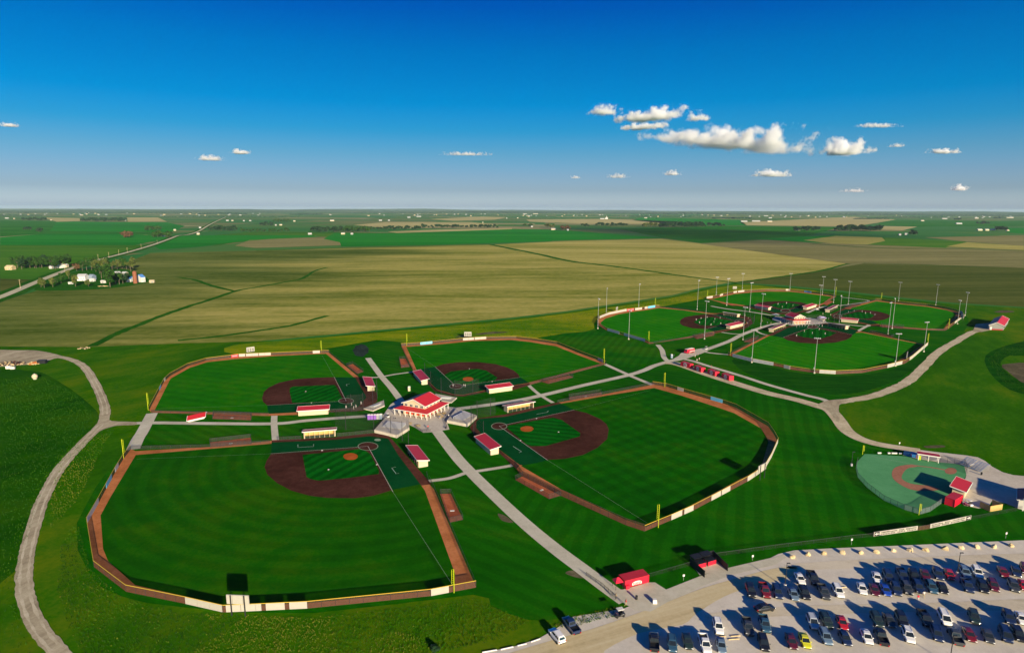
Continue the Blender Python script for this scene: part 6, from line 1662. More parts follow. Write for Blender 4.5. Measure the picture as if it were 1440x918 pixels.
person((1290.5, 845.5), 'walk', 'red', 'white', 'left person walking in the lane between the parked cars', z=.12)
person((1298.5, 840.5), 'walk', 'white', 'khaki', 'right person walking up to the cars of the second row', z=.12)
for i, q in enumerate(sorted([(1110, 456), (1113, 457.5), (1141, 456), (1144, 453.5), (1147, 455.5), (1151, 454), (1154, 455.5), (1158, 454.5), (1143, 457.5), (1149, 457)])):
    person(q, random.choice(('stand', 'walk')), random.choice(('white', 'red', 'blue', 'grey')), random.choice(('khaki', 'black', 'blue')), ORD[i] + ' person from the left on the paving around the far clubhouse', 'people around the far clubhouse')
for i, q in enumerate(sorted([(494, 571), (501, 573.5), (508, 569), (497, 576), (487, 574.5)])):
    person(q, 'ready', 'grey', 'white', ORD[i] + ' ball player from the left behind home plate of ' + FIELD['C'], 'players behind home plate of ' + FIELD['C'])
for i, q in enumerate(sorted([(637.5, 544.5), (652.5, 544.3), (654.5, 544.6)])):
    person(q, 'ready', 'white', 'grey', ORD[i] + ' ball player from the left at home plate of ' + FIELD['D'], 'players at home plate of ' + FIELD['D'])
def picnic_table(px, rz, label):
    o = thing('picnic_table', label, 'table', G(*px) + Vector((0, 0, .16)), rz, 'picnic tables on the clubhouse plaza')
    MB().box((0, 0, .75), (1.9, .75, .05)).build('table_top', M['wood'], o)
    for s in (-1, 1):
        MB().box((0, s * .7, .44), (1.9, .28, .05)).build('bench', M['wood'], o)
        f = MB()
        f.tube((s * .65, -.65, 0), (s * .65, .25, .73), .04, n=4)
        f.tube((s * .65, .65, 0), (s * .65, -.25, .73), .04, n=4)
        f.box((s * .65, 0, .4), (.06, 1.5, .06))
        f.build('leg_frame', M['dark'], o)
for i, (q, r) in enumerate((((617, 584.5), .5), ((621, 587.5), .2), ((624, 583), .9), ((576, 597), .1), ((588, 600), .4))):
    picnic_table(q, r, ['wooden picnic table left of the two others at the right clubhouse corner', 'wooden picnic table nearest the main path at the right clubhouse corner', 'wooden picnic table farthest right at the right clubhouse corner', 'wooden picnic table in front of the left clubhouse columns', 'wooden picnic table in front of the middle clubhouse columns'][i])
def waste_bin(px, label):
    o = thing('waste_bin', label, 'bin', G(*px) + Vector((0, 0, .16)), 0, 'waste bins along the paths')
    MB().tube((0, 0, 0), (0, 0, .9), .27, .3, 10).build('drum', M['dark'], o)
    MB().tube((0, 0, .9), (0, 0, 1.02), .31, .16, 10).build('lid', M['black'], o)
for q, l in (((627, 603), 'dark waste bin at the start of the main path below the clubhouse'), ((556, 591), 'dark waste bin at the left edge of the near clubhouse plaza'), ((895, 843), 'dark waste bin on the concrete below the red ticket kiosk'), ((1380, 668), 'dark waste bin on the plaza beside the blue bleacher'), ((948, 500.5), 'dark waste bin where the paths cross above the food stalls')):
    waste_bin(q, l)
# ------------------------------------------------------------------ trees
def leaf_mat(name, a, b, c):
    m, nt, bs = new_mat(name)
    f = noise_n(nt, pos_n(nt), .35, 4, .7)
    nt.links.new(ramp_n(nt, f, [(.32, a), (.5, b), (.68, c)]), bs.inputs['Base Color'])
    bs.inputs['Roughness'].default_value = .8
    bs.inputs['Specular IOR Level'].default_value = .15
    return m
LM = {'green': leaf_mat('broadleaf_foliage', (.008, .034, .004), (.018, .062, .006), (.042, .095, .011)), 'dark': leaf_mat('dark_foliage', (.008, .026, .010), (.013, .042, .014), (.026, .062, .018)),
      'spring': leaf_mat('spring_foliage', (.045, .075, .014), (.075, .10, .02), (.12, .125, .035)), 'rust': leaf_mat('rusty_foliage', (.07, .04, .02), (.11, .06, .028), (.14, .09, .04))}
TM = {}
def tree_meshes(shape, n, leaf, var):
    key = (shape, n, leaf, var)
    if key in TM:
        return TM[key]
    rnd = random.Random(hash(shape) % 7 + var * 13 + n)
    rnd = random.Random({'round': 1, 'tall': 2, 'cone': 3}[shape] * 100 + var * 13 + n)
    lobes = []
    if shape == 'cone':
        for k in range(7):
            t = k / 6
            lobes.append((Vector((rnd.uniform(-.03, .03), rnd.uniform(-.03, .03), .16 + .76 * t)), .24 * (1 - t) + .04, .1))
    else:
        w = .36 if shape == 'round' else .22
        for k in range(9):
            a = rnd.uniform(0, 2 * pi)
            q = rnd.uniform(.2, 1) * w
            lobes.append((Vector((cos(a) * q, sin(a) * q, rnd.uniform(.38, .82))), rnd.uniform(.13, .2), rnd.uniform(.11, .17)))
        lobes.append((Vector((0, 0, .82)), .16, .16))
    vs, fs = [], []
    for i in range(n):
        c, r, rz = lobes[rnd.randrange(len(lobes))]
        d = Vector((rnd.gauss(0, 1), rnd.gauss(0, 1), rnd.gauss(0, 1))).normalized() * (rnd.random() ** .4)
        p = c + Vector((d.x * r, d.y * r, d.z * rz))
        nrm = (d + Vector((rnd.uniform(-.6, .6), rnd.uniform(-.6, .6), rnd.uniform(-.2, .8)))).normalized()
        a = nrm.orthogonal().normalized()
        a = (Quaternion(nrm, rnd.uniform(0, 6.28)) @ a) * leaf * rnd.uniform(.6, 1.2)
        b = nrm.cross(a) * rnd.uniform(.5, .9)
        k = len(vs)
        vs += [p + a, p + b, p - a * .8, p - b]
        fs.append((k, k + 1, k + 2, k + 3))
    me = bpy.data.meshes.new('crown')
    me.from_pydata([tuple(v) for v in vs], [], fs)
    me.materials.append(None)
    t = MB()
    t.tube((0, 0, 0), (0, 0, .42), .024, .016, 6)
    for k in range(4):
        a = rnd.uniform(0, 6.28)
        t.tube((0, 0, .3 + .05 * k), (cos(a) * .18, sin(a) * .18, .55 + .06 * k), .012, .005, 5)
    t.tube((0, 0, .42), (.01, .01, .75), .016, .006, 5)
    tm = bpy.data.meshes.new('trunk')
    tm.from_pydata([tuple(v) for v in t.v], [], t.f)
    tm.materials.append(M['bark'])
    TM[key] = (me, tm)
    return TM[key]
TREE_N = [0]
def tree(p, h, shape, mt, label, group, n=420, leaf=.06, sq=1.0, name=None):
    TREE_N[0] += 1
    cm, tm = tree_meshes(shape, n, leaf, TREE_N[0] % 4)
    o = thing(name or ('conifer' if shape == 'cone' else 'tree'), label, 'tree', p, random.uniform(0, 6.28), group)
    o.scale = (h * sq, h * sq, h)
    c = link(bpy.data.objects.new('crown', cm), o)
    c.material_slots[0].link = 'OBJECT'
    c.material_slots[0].material = LM[mt]
    link(bpy.data.objects.new('trunk', tm), o)
rt = random.Random(21)
for i in range(20):
    x = 26 + 72 * i / 19 + rt.uniform(-1.5, 1.5)
    tree(G(x, 377.5 + rt.uniform(-4.5, 1.5)), rt.uniform(15, 21), 'round', rt.choice(('green', 'green', 'dark')), ORD[i] + ' leafy tree from the left in the grove left of the white farmhouse', 'grove left of the farmhouse', 700, .05)
for (x, y, h, s, m, l) in [(58, 404, 9, 'tall', 'spring', 'pale thin tree nearest the road on the farmstead lawn'), (62.5, 405, 8, 'tall', 'spring', 'pale thin tree right beside the one nearest the road'), (74.5, 404, 9, 'tall', 'spring', 'slim tree at the lower left edge of the farmstead lawn'),
                           (86, 398, 10, 'round', 'green', 'round tree in the middle of the left half of the farmstead lawn'), (79, 400, 7, 'round', 'green', 'small round tree between the road and the lawn centre'), (106.5, 403, 11, 'tall', 'spring', 'slim bright tree in front of the white barn'),
                           (97, 392, 9, 'tall', 'spring', 'slender tree left of the white barn near the road'), (124.5, 403, 7, 'round', 'spring', 'small pale tree in front of the right half of the white barn'), (108, 381, 9, 'round', 'rust', 'rust-brown tree behind the left end of the white barn')]:
    tree(G(x, y), h * 1.3, s, m, l, 'trees of the farmstead', 700, .06)
for i, (x, y) in enumerate(sorted([(116, 381), (122, 380), (129, 380), (135, 382), (140, 385), (146, 381), (152, 379), (158, 381), (165, 379), (172, 378), (178, 379), (184, 382), (150, 390), (143, 392), (134, 378), (187, 378)])):
    tree(G(x, y), rt.uniform(13, 20), 'round', rt.choice(('green', 'spring', 'green')), ORD[i] + ' tree from the left in the loose belt behind the farm buildings', 'tree belt behind the farm buildings', 600, .05)
for i, (x, y, h) in enumerate([(155, 404, 19), (163, 399, 12), (168, 400, 13), (173, 399, 12), (178, 397, 10)]):
    h *= 1.2
    tree(G(x, y), h, 'tall' if h > 15 else 'round', 'dark' if h < 15 else 'green', 'tall tree rising at the front of the farmstead lawn' if i == 0 else ORD[i - 1] + ' dark tree from the left in front of the blue-roofed farm sheds', None if i == 0 else 'dark trees before the blue sheds', 700, .05)
def nth(i):
    return ORD[i] if i < 30 else 'thirty-' + ORD[i - 30]
def tree_row(x0, x1, y, n, h, mt, label, shape='round', jit=1.2, sq=1.25):
    for i in range(n):
        x = x0 + (x1 - x0) * (i + .5) / n + rt.uniform(-.45, .45) * (x1 - x0) / n
        p = G(x, y + rt.uniform(-jit, jit) * .5)
        tree(p, 1.45 * h * rt.uniform(.7, 1.2), shape, mt, nth(i) + ' ' + label.replace('tree', 'tree from the left', 1), label.replace('tree', 'trees', 1), 150, .16, sq)
for a in [(33, 67, 310.5, 12, 14, 'dark', 'tree in the far hedge left of the church-like white house'), (113, 177, 311.5, 24, 16, 'dark', 'tree in the long far hedge above the left green field'), (32, 44, 324, 4, 11, 'dark', 'tree in the small clump far left above the green field'),
          (54, 59, 326.5, 2, 12, 'dark', 'tree of the lone pair in the far left green field'), (172, 186, 334, 6, 13, 'rust', 'brownish tree in the clump left of the bend of the road'), (203, 226, 324, 8, 12, 'green', 'tree in the row behind the farm at the road bend'),
          (214, 241, 333.5, 9, 12, 'green', 'tree around the small white house at the road bend'), (293, 334, 324.5, 14, 13, 'dark', 'tree in the row right of the far end of the road'), (337, 408, 326, 16, 9, 'green', 'tree in the thin row between the road and the middle farms'),
          (385, 409, 312.5, 8, 14, 'green', 'tree in the grove behind the tan roofed houses'), (368, 384, 317.5, 6, 13, 'dark', 'tree in the dark clump beside the tan roofed houses'), (438, 482, 326, 16, 13, 'dark', 'tree in the row behind the white sheds in the middle'),
          (482, 521, 326, 14, 14, 'green', 'tree in the thick row left of the long hedge'), (521, 592, 323, 20, 11, 'dark', 'tree in the left part of the long middle hedge'), (592, 702, 320.5, 34, 11, 'dark', 'tree in the right part of the long middle hedge'),
          (735, 749, 319, 4, 12, 'green', 'tree beside the white sheds right of the long hedge'), (769, 778, 321, 4, 14, 'spring', 'bare tree behind the long white shed in the middle distance'), (790, 799, 323.5, 4, 13, 'rust', 'brown tree beside the small farm above the bright green field'),
          (818, 828, 319, 4, 12, 'dark', 'tree in the small clump beyond the bright green field'), (837, 884, 318, 14, 12, 'dark', 'tree in the row leading to the dark windbreak'), (903, 928, 319, 8, 14, 'spring', 'pale thin tree just left of the dark windbreak'),
          (928, 990, 319.5, 30, 17, 'dark', 'dark tree in the first dense windbreak right of the middle'), (995, 1018, 318.5, 9, 13, 'dark', 'dark tree in the short row right of the dense windbreak'), (1116, 1154, 324.5, 14, 13, 'dark', 'dark tree beside the bluish white farm'),
          (1177, 1236, 325, 30, 17, 'dark', 'dark tree in the dense windbreak right of the bluish white farm'), (1281, 1289, 330.5, 4, 12, 'dark', 'dark tree beside the farm in the cloud shadow'), (1374, 1391, 315.5, 6, 13, 'dark', 'tree in the clump far right above the long sheds'),
          (1401, 1416, 324.5, 6, 12, 'dark', 'tree between the long sheds and the dome at far right'), (1341, 1351, 310, 4, 13, 'dark', 'tree behind the tan shed at far right')]:
    tree_row(*a)
# far-off woods and town, too far to tell apart
def treeline(x0, x1, y, h, name='far_woods', n=260, w=3.0):
    rnd = random.Random(int(x0 * 7 + y))
    vs, fs = [], []
    for i in range(n):
        x = rnd.uniform(x0, x1)
        p = G(x, y + rnd.uniform(-.3, .3))
        s = h * rnd.uniform(.5, 1.1) * (.5 + .5 * sin(pi * (x - x0) / (x1 - x0)) ** .4)
        r = s * rnd.uniform(.6, 1.2)
        b = len(vs)
        for k in range(5):
            a = 2 * pi * k / 5 + rnd.random()
            vs += [p + Vector((cos(a) * r, sin(a) * r, 0)), p + Vector((cos(a) * r * .8, sin(a) * r * .8, s * .7))]
        vs.append(p + Vector((0, 0, s)))
        for k in range(5):
            j = (k + 1) % 5
            fs += [(b + 2 * k, b + 2 * j, b + 2 * j + 1, b + 2 * k + 1), (b + 2 * k + 1, b + 2 * j + 1, b + 10)]
    o = mesh_obj(name, vs, fs, LM['dark'])
    o['kind'] = 'stuff'
for a in [(275, 348, 301.5, 22), (407, 456, 302, 18), (0, 110, 299.5, 20), (120, 270, 300, 20), (480, 700, 299.8, 16), (700, 900, 300.2, 18), (900, 1100, 301.5, 20), (1000, 1060, 307.3, 14), (1100, 1300, 302, 20), (1300, 1440, 303.5, 20), (1398, 1414, 307, 18), (1200, 1250, 308, 12), (230, 420, 305, 9), (560, 720, 303, 9), (-40, 60, 303.5, 10), (860, 1000, 304.5, 10), (1230, 1340, 306, 10)]:
    treeline(*a, n=int(90 + (a[1] - a[0]) * 1.2))
# ------------------------------------------------------------------ farm buildings
def fb(px, wpx, h, label, roof='palegrey', wall='white', depth=None, name='farm_building', rz=None):
    p = G(*px)
    L = max(5, 0.72 * (G(px[0] + wpx / 2, px[1]) - G(px[0] - wpx / 2, px[1])).length)
    D = depth or min(14, max(6, L * .5))
    o = thing(name, label, 'building', p, rz if rz is not None else random.uniform(-.25, .25))
    m = MB()
    ha = h + D * .28
    vs = [(-L / 2, -D / 2, 0), (L / 2, -D / 2, 0), (L / 2, D / 2, 0), (-L / 2, D / 2, 0), (-L / 2, -D / 2, h), (L / 2, -D / 2, h), (L / 2, D / 2, h), (-L / 2, D / 2, h), (-L / 2, 0, ha), (L / 2, 0, ha)]
    m.add(vs, [(0, 1, 5, 4), (2, 3, 7, 6), (1, 2, 6, 9, 5), (3, 0, 4, 8, 7), (4, 5, 9, 8), (6, 7, 8, 9), (3, 2, 1, 0)])
    m.build('wall', M[wall], o)
    for s in (-1, 1):
        MB().hexa([(-L / 2 - .3, s * (D / 2 + .4), h - .1), (L / 2 + .3, s * (D / 2 + .4), h - .1), (L / 2 + .3, 0, ha + .05), (-L / 2 - .3, 0, ha + .05)], [(-L / 2 - .3, s * (D / 2 + .4), h + .12), (L / 2 + .3, s * (D / 2 + .4), h + .12), (L / 2 + .3, 0, ha + .25), (-L / 2 - .3, 0, ha + .25)]).build('roof', M[roof], o)
    if p.y < 1200:
        for k in range(3):
            w = MB().box((-L * .3 + L * .3 * k, -D / 2 - .05, h * .55), (min(1.4, L * .1), .1, 1.2)).build('window', M['glass'], o)
        MB().box((L * .14, -D / 2 - .05, 1.1), (1.1, .1, 2.2)).build('door', M['grey'], o)
    return o
fb((117, 394.5), 15, 5.5, 'long white barn with pale roof on the farmstead', 'palegrey', 'white', 9, rz=.15)
fb((130, 393.5), 7.5, 4.5, 'grey-blue shed right of the long white barn', 'greyblue', 'greyblue', 8)
fb((166, 387.5), 9, 3.5, 'left low white shed behind the dark farm trees', 'palegrey', 'white', 7)
fb((176, 387.5), 7, 3.2, 'right low white shed behind the dark farm trees', 'palegrey', 'cream', 7)
fb((183.5, 396), 9, 3.6, 'blue-roofed low shed left of the brick silo', 'blue_roof', 'white', 9, rz=.05)
fb((198, 396.5), 8, 6.0, 'white barn with blue roof right of the brick silo', 'blue_roof', 'white', 11, rz=1.1)
fb((214, 397.5), 4.5, 2.2, 'tiny cream shed alone right of the farmstead', 'cream', 'cream', 3.5)
fb((145.5, 398), 5, 2.4, 'small white trailer on the farmstead lawn', 'white', 'white', 3)
fb((130.3, 395.8), 4, 2.4, 'small white lean-to before the grey-blue shed', 'white', 'white', 4)
fb((100, 399.5), 2.4, 1.8, 'tiny white hut on the farmstead lawn near the road', 'white', 'white', 2)
fb((85.5, 377), 12, 6.0, 'white farmhouse with red roof above the road', 'red_dark', 'white', 8, 'farmhouse', -.3)
fb((93, 376.5), 6, 4.0, 'cream side wing of the farmhouse above the road', 'palegrey', 'cream', 6)
fb((73.5, 377.8), 7, 2.8, 'low white garage left of the farmhouse', 'palegrey', 'white', 6)
fb((15, 379.5), 13, 4.0, 'pale tan shed left of the dense grove', 'stone', 'stone', 9)
o = thing('silo', 'tall brick-red silo beside the blue-roofed barn', 'silo', G(190.5, 398.5))
MB().tube((0, 0, 0), (0, 0, 14), 2.3, 2.25, 20).build('shaft', M['brick'], o)
MB().tube((0, 0, 14), (0, 0, 14.9), 2.35, .6, 20).build('cap', M['brick'], o)
rg = MB()
for k in range(9):
    rg.tube((0, 0, 1.2 + 1.5 * k), (0, 0, 1.32 + 1.5 * k), 2.37, 2.37, 20)
rg.build('hoop', M['dark'], o)
heap('wood_pile', 'dddd', (145, 402.8), (5.5, 2.2, .8), 90, 1.0, ['wood', 'stone', 'bark'])
FARM = [((10, 307.5), 7, 'farthest left white barn'), ((20, 308), 3, 'white shed right of the farthest left barn'), ((50, 301), 3, 'white house near the left skyline'), ((72, 310), 2.5, 'white house at the end of the left far hedge'), ((115, 303), 6, 'long white sheds above the left far hedge'), ((100, 299.3), 5, 'white sheds on the left skyline'),
        ((176.5, 310.5), 2.2, 'white shed at the right end of the long far hedge'), ((230, 332.5), 5, 'white house at the bend of the road'), ((226, 299), 4, 'white sheds near the left skyline above the road'), ((281.5, 321), 4, 'small white farm beside the far road'), ((246, 324.5), 4, 'cream farm left of the far road'), ((279, 330), 5, 'row of small white pens right of the road'),
        ((320, 310.8), 5, 'left white shed at the far end of the road'), ((327, 310.8), 4, 'right white shed at the far end of the road'), ((343, 311), 3.5, 'small white shed right of the road end'), ((352, 311), 4, 'dark fronted white shed right of the road end'), ((395, 317), 5, 'tan roofed house in the middle left distance'), ((388, 317.3), 3, 'tan roofed shed in the middle left distance'),
        ((414, 311.5), 4, 'white farmhouse by the grove in the middle left distance'), ((467, 311), 8, 'long white shed at the end of the green band'), ((436, 330), 7, 'white shed before the row of trees'), ((482.5, 329.8), 7, 'left white shed at the bright green field edge'), ((495, 330), 4, 'right white shed at the bright green field edge'), ((535, 310.5), 6, 'left white shed of the pair beyond the tan strip'),
        ((547, 310.5), 4, 'right white shed of the pair beyond the tan strip'), ((575, 306.3), 6, 'left long white hall near the middle skyline'), ((589, 305), 9, 'right long white hall near the middle skyline'), ((712.5, 307.3), 2.2, 'white house at the tip of the pale field'), ((679, 313.5), 1.8, 'white hut on the tan strip'), ((738, 301), 7, 'left white hall on the middle skyline'),
        ((753, 301), 9, 'right white hall on the middle skyline'), ((728, 307), 2.5, 'white house left of the church'), ((847, 308.3), 8, 'long white hall beside the church'), ((908, 307), 5, 'white farm right of the church'), ((748, 319.5), 4, 'white shed right of the long hedge'), ((778, 323.4), 9, 'long white shed above the bright green field'), ((798.5, 324.3), 3.5, 'small white house above the bright green field'),
        ((1046, 312), 12, 'left long white hall behind the windbreak'), ((1063, 311.6), 14, 'middle long white hall behind the windbreak'), ((1082, 312), 9, 'right long white hall behind the windbreak'), ((1077, 304), 7, 'cream hall on the right middle skyline'), ((1083, 307), 5, 'white hall above the long halls'), ((1121, 324.3), 8, 'bluish white farm before the dark trees'), ((1274, 330.3), 5, 'right white farm in the cloud shadow'),
        ((1265, 331), 4, 'left pale shed in the cloud shadow'), ((1348, 315.2), 10, 'tan shed with pale roof at far right'), ((1377, 324.3), 9, 'left long white shed at far right'), ((1387, 324.3), 8, 'middle long white shed at far right'), ((1396, 324), 7, 'right long white shed at far right'), ((1297, 311), 5, 'white farm right of the second windbreak'), ((1328, 308), 8, 'white hall near the right skyline'), ((1373, 307.3), 6, 'white sheds near the right skyline'), ((1420, 306.5), 10, 'pale hall at the right skyline edge')]
for p, w, l in FARM:
    fb(p, w, 4.5, l + ' in the far farmland', random.choice(('palegrey', 'farm_white')), random.choice(('farm_white', 'farm_white', 'cream')))
o = fb((853, 308), 5, 8, 'white church-like hall with a spire near the skyline', 'white', 'white')
MB().tube((0, 0, 10), (0, 0, 30), 3.5, .3, 8).build('spire', M['white'], o)
o = thing('storage_dome', 'cream storage dome at the right end of the long sheds', 'dome', G(1416.7, 325))
bm = bmesh.new()
bmesh.ops.create_uvsphere(bm, u_segments=20, v_segments=12, radius=7)
for v in bm.verts:
    v.co.z = max(0, v.co.z)
me = bpy.data.meshes.new('shell')
bm.to_mesh(me)
bm.free()
me.materials.append(M['cream'])
link(bpy.data.objects.new('shell', me), o)
MB().box((0, -6.8, 1.5), (3, .6, 3)).build('door', M['grey'], o)
rnd = random.Random(55)
vs, fs = [], []
for i in range(130):                                  # the far-off town, a scatter of pale walls
    x = rnd.uniform(-20, 1460)
    p = G(x, rnd.uniform(299.2, 302.6) + x * .0030)
    w, d, h = rnd.uniform(8, 26), rnd.uniform(8, 16), rnd.uniform(3, 6)
    b = len(vs)
    vs += [p + Vector((sx__ * w / 2, sy__ * d / 2, z)) for z in (0, h) for sx__, sy__ in ((-1, -1), (1, -1), (1, 1), (-1, 1))]
    vs += [p + Vector((-w / 2, 0, h * 1.5)), p + Vector((w / 2, 0, h * 1.5))]
    fs += [tuple(j + b for j in f) for f in ((0, 1, 5, 4), (2, 3, 7, 6), (1, 2, 6, 9, 5), (3, 0, 4, 8, 7), (4, 5, 9, 8), (6, 7, 8, 9))]
o = mesh_obj('far_town', vs, fs, [M['farm_white'], M['stone'], M['grey']], None, [(k // 6 * 7 + k // 18) % 3 for k in range(len(fs))])
o['kind'] = 'stuff'
# utility poles along the county road
for i, (x, y) in enumerate([(29, 407), (92, 382), (122, 372.5), (139, 366.5), (154, 363), (168, 359.3), (180, 355.8), (199.5, 350), (222, 343.5)]):
    o = thing('utility_pole', 'wooden utility pole on the far verge of the county road, ' + ORD[i] + ' from the left', 'utility pole', G(x, y) + Vector((-4, 5, .5)), .6, 'utility poles along the county road')
    MB().tube((0, 0, 0), (0, 0, 10), .17, .12, 6).build('pole', M['stone'], o)
    MB().box((0, 0, 9.3), (2.4, .12, .14)).build('crossarm', M['stone'], o)
# ------------------------------------------------------------------ tall grass
def in_poly(x, y, P):
    c = False
    for i in range(len(P)):
        a, b = P[i - 1], P[i]
        if (a.y > y) != (b.y > y) and x < (b.x - a.x) * (y - a.y) / (b.y - a.y) + a.x:
            c = not c
    return c
def tufts(name, px, n, h, mats, seed):
    P = [G(*q) for q in px]
    x0, x1, y0, y1 = min(p.x for p in P), max(p.x for p in P), min(p.y for p in P), max(p.y for p in P)
    rnd = random.Random(seed)
    vs, fs, mi = [], [], []
    cl = [(rnd.uniform(x0, x1), rnd.uniform(y0, y1), rnd.uniform(2, 9), rnd.randrange(len(mats))) for _ in range(max(12, n // 300))]
    k = 0
    while k < n:
        x, y = rnd.uniform(x0, x1), rnd.uniform(y0, y1)
        if not in_poly(x, y, P):
            continue
        k += 1
        cc = min(cl, key=lambda c: hypot(c[0] - x, c[1] - y) / c[2]) if k % 3 else cl[rnd.randrange(len(cl))]
        hh = h * rnd.uniform(.35, 1.1)
        for j in range(3):
            a = rnd.uniform(0, 6.28)
            w = hh * .32
            dx, dy = cos(a) * w, sin(a) * w
            tx, ty = rnd.uniform(-.4, .4) * hh, rnd.uniform(-.4, .4) * hh
            b = len(vs)
            vs += [(x - dx, y - dy, .02), (x + dx, y + dy, .02), (x + tx, y + ty, hh)]
            fs.append((b, b + 1, b + 2))
            mi.append(cc[3])
    o = mesh_obj(name, vs, fs, [LMG[m] for m in mats], None, mi)
    o['kind'] = 'stuff'
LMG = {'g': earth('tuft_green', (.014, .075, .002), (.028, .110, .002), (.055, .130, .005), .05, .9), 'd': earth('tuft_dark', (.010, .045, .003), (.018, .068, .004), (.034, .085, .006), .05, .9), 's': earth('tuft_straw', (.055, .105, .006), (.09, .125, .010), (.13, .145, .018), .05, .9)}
tufts('tall_grass', [(100, 740), (112, 742), (128, 800), (172, 842), (260, 862), (440, 868), (600, 850), (670, 842), (745, 874), (700, 900), (560, 930), (120, 930), (95, 880), (80, 830), (85, 770)], 10000, .36, 'ggggdgs', 1)
tufts('tall_grass', [(-40, 535), (60, 530), (110, 555), (138, 590), (90, 640), (60, 690), (28, 790), (20, 850), (50, 930), (-40, 930)], 7000, .38, 'dggg', 2)
tufts('tall_grass', [(1388, 505), (1412, 487), (1450, 481), (1450, 498), (1418, 501), (1405, 512), (1424, 531), (1450, 543), (1450, 556), (1415, 545)], 1500, .5, 'ddg', 3)  # mostly dark blades, coloured to carry on the bank's painted shade
tufts('tall_grass', [(84, 640), (130, 615), (146, 603), (160, 602), (140, 640), (112, 700), (70, 745), (72, 700)], 1500, .4, 'gs', 4)
tufts('tall_grass', [(580, 466), (720, 453), (840, 437), (940, 420), (1000, 408), (990, 418), (925, 430), (860, 440), (836, 455), (760, 476), (640, 476), (560, 484)], 6000, .6, 'gss', 5)
tufts('tall_grass', [(775, 880), (810, 866), (872, 852), (880, 864), (840, 872), (800, 884)], 700, .35, 'gs', 6)
# leafy clump put in for a dark round spot at the bottom edge
tree(G(610.5, 915) + Vector((0, 0, -0.55)), 1.9, 'round', 'dark', 'dark round leafy clump at the bottom edge of the photo', None, 900, .08, 1.5, 'leafy_clump')
# ------------------------------------------------------------------ clouds
def cloud_mat(ax, ay, seed, dens, ragged, taper=0.0):
    m = bpy.data.materials.new('cloud_vapour')
    m.use_nodes = True
    nt = m.node_tree
    nt.nodes.clear()
    out = node(nt, 'ShaderNodeOutputMaterial')
    pv = node(nt, 'ShaderNodeVolumePrincipled')
    pv.inputs['Color'].default_value = (0.965, 0.98, 1, 1)
    pv.inputs['Anisotropy'].default_value = 0.1
    tcd = node(nt, 'ShaderNodeTexCoord')
    mp = node(nt, 'ShaderNodeMapping')
    mp.inputs['Scale'].default_value = (ax, ay, 1)
    mp.inputs['Location'].default_value = (seed, seed * 1.7, seed * .3)
    nt.links.new(tcd.outputs['Object'], mp.inputs[0])
    n1 = noise_n(nt, mp.outputs[0], .95, 9, .66)
    n2 = noise_n(nt, mp.outputs[0], .45, 2, .5)
    ln = node(nt, 'ShaderNodeVectorMath', operation='LENGTH')
    sp = node(nt, 'ShaderNodeMapping')
    sp.inputs['Location'].default_value = (0, 0, .35)
    sp.inputs['Scale'].default_value = (1.02, 1.05, .78)
    nt.links.new(tcd.outputs['Object'], sp.inputs[0])
    nt.links.new(sp.outputs[0], ln.inputs[0])
    if taper:                                            # thin at its left end, thick at its right
        s0 = node(nt, 'ShaderNodeSeparateXYZ')
        nt.links.new(tcd.outputs['Object'], s0.inputs[0])
        cb = node(nt, 'ShaderNodeCombineXYZ')
        k = math_n(nt, 'ADD', math_n(nt, 'MULTIPLY', s0.outputs[0], -taper), 1.0 + taper * .55)
        nt.links.new(s0.outputs[0], cb.inputs[0])
        nt.links.new(s0.outputs[1], cb.inputs[1])
        nt.links.new(math_n(nt, 'SUBTRACT', math_n(nt, 'MULTIPLY', math_n(nt, 'ADD', s0.outputs[2], .8), k), .8), cb.inputs[2])
        nt.links.new(cb.outputs[0], sp.inputs[0])
    env = math_n(nt, 'SUBTRACT', 1.0, ln.outputs['Value'])
    sep = node(nt, 'ShaderNodeSeparateXYZ')
    nt.links.new(tcd.outputs['Object'], sep.inputs[0])
    base = math_n(nt, 'MULTIPLY', math_n(nt, 'ADD', sep.outputs[2], .80), 3.0, True)     # flat underside
    d = math_n(nt, 'ADD', math_n(nt, 'MULTIPLY', env, .75), math_n(nt, 'MULTIPLY', math_n(nt, 'SUBTRACT', n1, .5), ragged))
    d = math_n(nt, 'ADD', d, math_n(nt, 'MULTIPLY', math_n(nt, 'SUBTRACT', n2, .5), .9))
    d = math_n(nt, 'MULTIPLY', math_n(nt, 'SUBTRACT', d, .24), 2.0, True)
    d = math_n(nt, 'MULTIPLY', math_n(nt, 'MULTIPLY', d, base), dens)
    nt.links.new(d, pv.inputs['Density'])
    nt.links.new(pv.outputs[0], out.inputs['Volume'])
    return m
def cloud(cx, yb, w, h, label, seed, dens=1.0, ragged=1.5, alt=1250.0, loc=None, size=None, taper=0.0, tilt=0.0):
    if loc is None:
        x, y = cx - 720, 459 - yb + (cx - 720) * ROLL
        u, v = x / F_PX, y / F_PX
        zd, yd = v * CP - SP, CP + v * SP
        t = (alt - CAM_H) / zd
        p = Vector((u * t, yd * t, alt))
        k = t / F_PX
        hw, hh = w * k / 2 * 1.15, h * k / 2 * 1.02
        hd = min(hw, hh * 3.0)
    else:
        p, (hw, hd, hh), k = Vector(loc), size, 1
    o = MB().box((0, 0, 0), (2, 2, 2)).build('cloud', cloud_mat(hw / hh, hd / hh, seed, dens * 9.0 / hh, ragged, taper))
    o.rotation_euler = (0, tilt, 0)
    o.scale = (hw, hd, hh)
    o.location = p + Vector((0, hd, hh * .8))
    tag(o, label, 'cloud', 'small cumulus clouds')
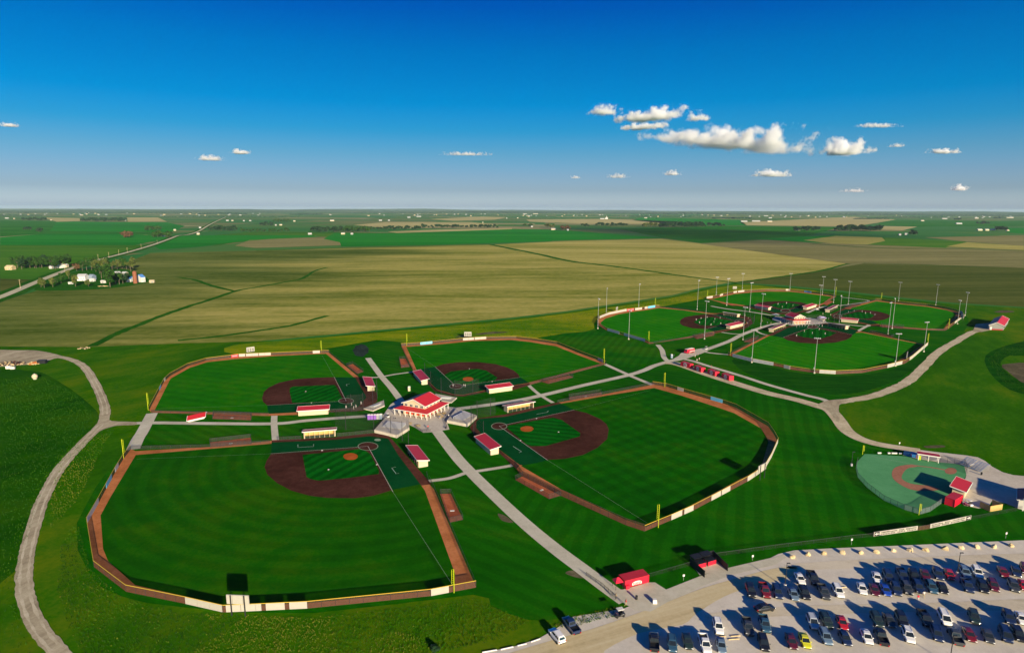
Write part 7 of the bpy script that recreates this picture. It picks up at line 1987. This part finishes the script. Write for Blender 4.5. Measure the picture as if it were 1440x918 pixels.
for i, (cx, yb, w, h, lab) in enumerate([(1046, 203, 238, 44, 'largest white cumulus cloud right of the picture middle'), (918, 165, 104, 26, 'long white cloud upper left of the largest cloud'), (908, 179, 66, 17, 'flat white cloud between the long cloud and the largest one'), (853, 158, 46, 18, 'ragged thin cloud at the left end of the cloud group'),
        (986, 168, 32, 18, 'small wisp just above the left end of the largest cloud'), (1203, 215, 76, 30, 'puffy white cloud just right of the largest cloud'), (1092, 248, 60, 13, 'flat small cloud low below the largest cloud'), (949, 246, 24, 9, 'tiny cloud low below the left end of the largest cloud'), (870, 250, 30, 8, 'tiny flat cloud low under the ragged cloud'),
        (810, 251, 14, 6, 'tiniest low cloud left of the cloud group'), (289, 225, 36, 10, 'flat white cloud in the left half of the sky'), (332, 216, 26, 9, 'thin wisp right above the left half cloud'), (1337, 215, 44, 9, 'flat small cloud at the right side of the sky'), (1357, 268, 24, 12, 'small low cloud near the right skyline'), (2, 177, 22, 9, 'white cloud cut by the left picture edge'),
        (1205, 270, 34, 7, 'faint low cloud left of the low right one'), (1267, 206, 20, 7, 'tiny cloud between the puffy cloud and the flat right one'), (1240, 178, 60, 8, 'thin streak of cloud above the puffy cloud'), (655, 218, 70, 7, 'faint thin streak of cloud near the picture middle')]):
    cloud(cx, yb, w, h, lab, 3.7 * i + 1.1, (.75 if i < 3 or i == 5 else .4) if h > 8 else .18, 2.5 if h > 20 else 2.7, taper=.55 if i in (0, 1, 2) else 0, tilt=(.075, -.05, -.06)[i] if i < 3 else 0)
# the cloud behind the camera whose shadow lies on the fields at the right
def shadow_cloud():
    t = Vector((900, 1950, 0))
    alt = 1100.0
    k = alt / sun_dir.z
    p = t + sun_dir * k
    cloud(0, 0, 0, 0, 'cumulus cloud behind the camera shading the right-hand fields', 91.0, 0.085, 1.2, loc=(p.x, p.y - 900, alt), size=(900, 900, 260))
shadow_cloud()
# ------------------------------------------------------------------ haze
hz = bpy.data.materials.new('haze_air')
hz.use_nodes = True
hz.node_tree.nodes.clear()
ho = hz.node_tree.nodes.new('ShaderNodeOutputMaterial')
hv = hz.node_tree.nodes.new('ShaderNodeVolumePrincipled')
hv.inputs['Color'].default_value = (0.62, 0.84, 1.0, 1)
hv.inputs['Density'].default_value = HAZE_D = 2.0e-5
hv.inputs['Anisotropy'].default_value = 0.0
hz.node_tree.links.new(hv.outputs[0], ho.inputs['Volume'])
h = MB().box((0, 0, 57), (60000, 60000, 116)).build('haze', hz)
h['kind'] = 'stuff'
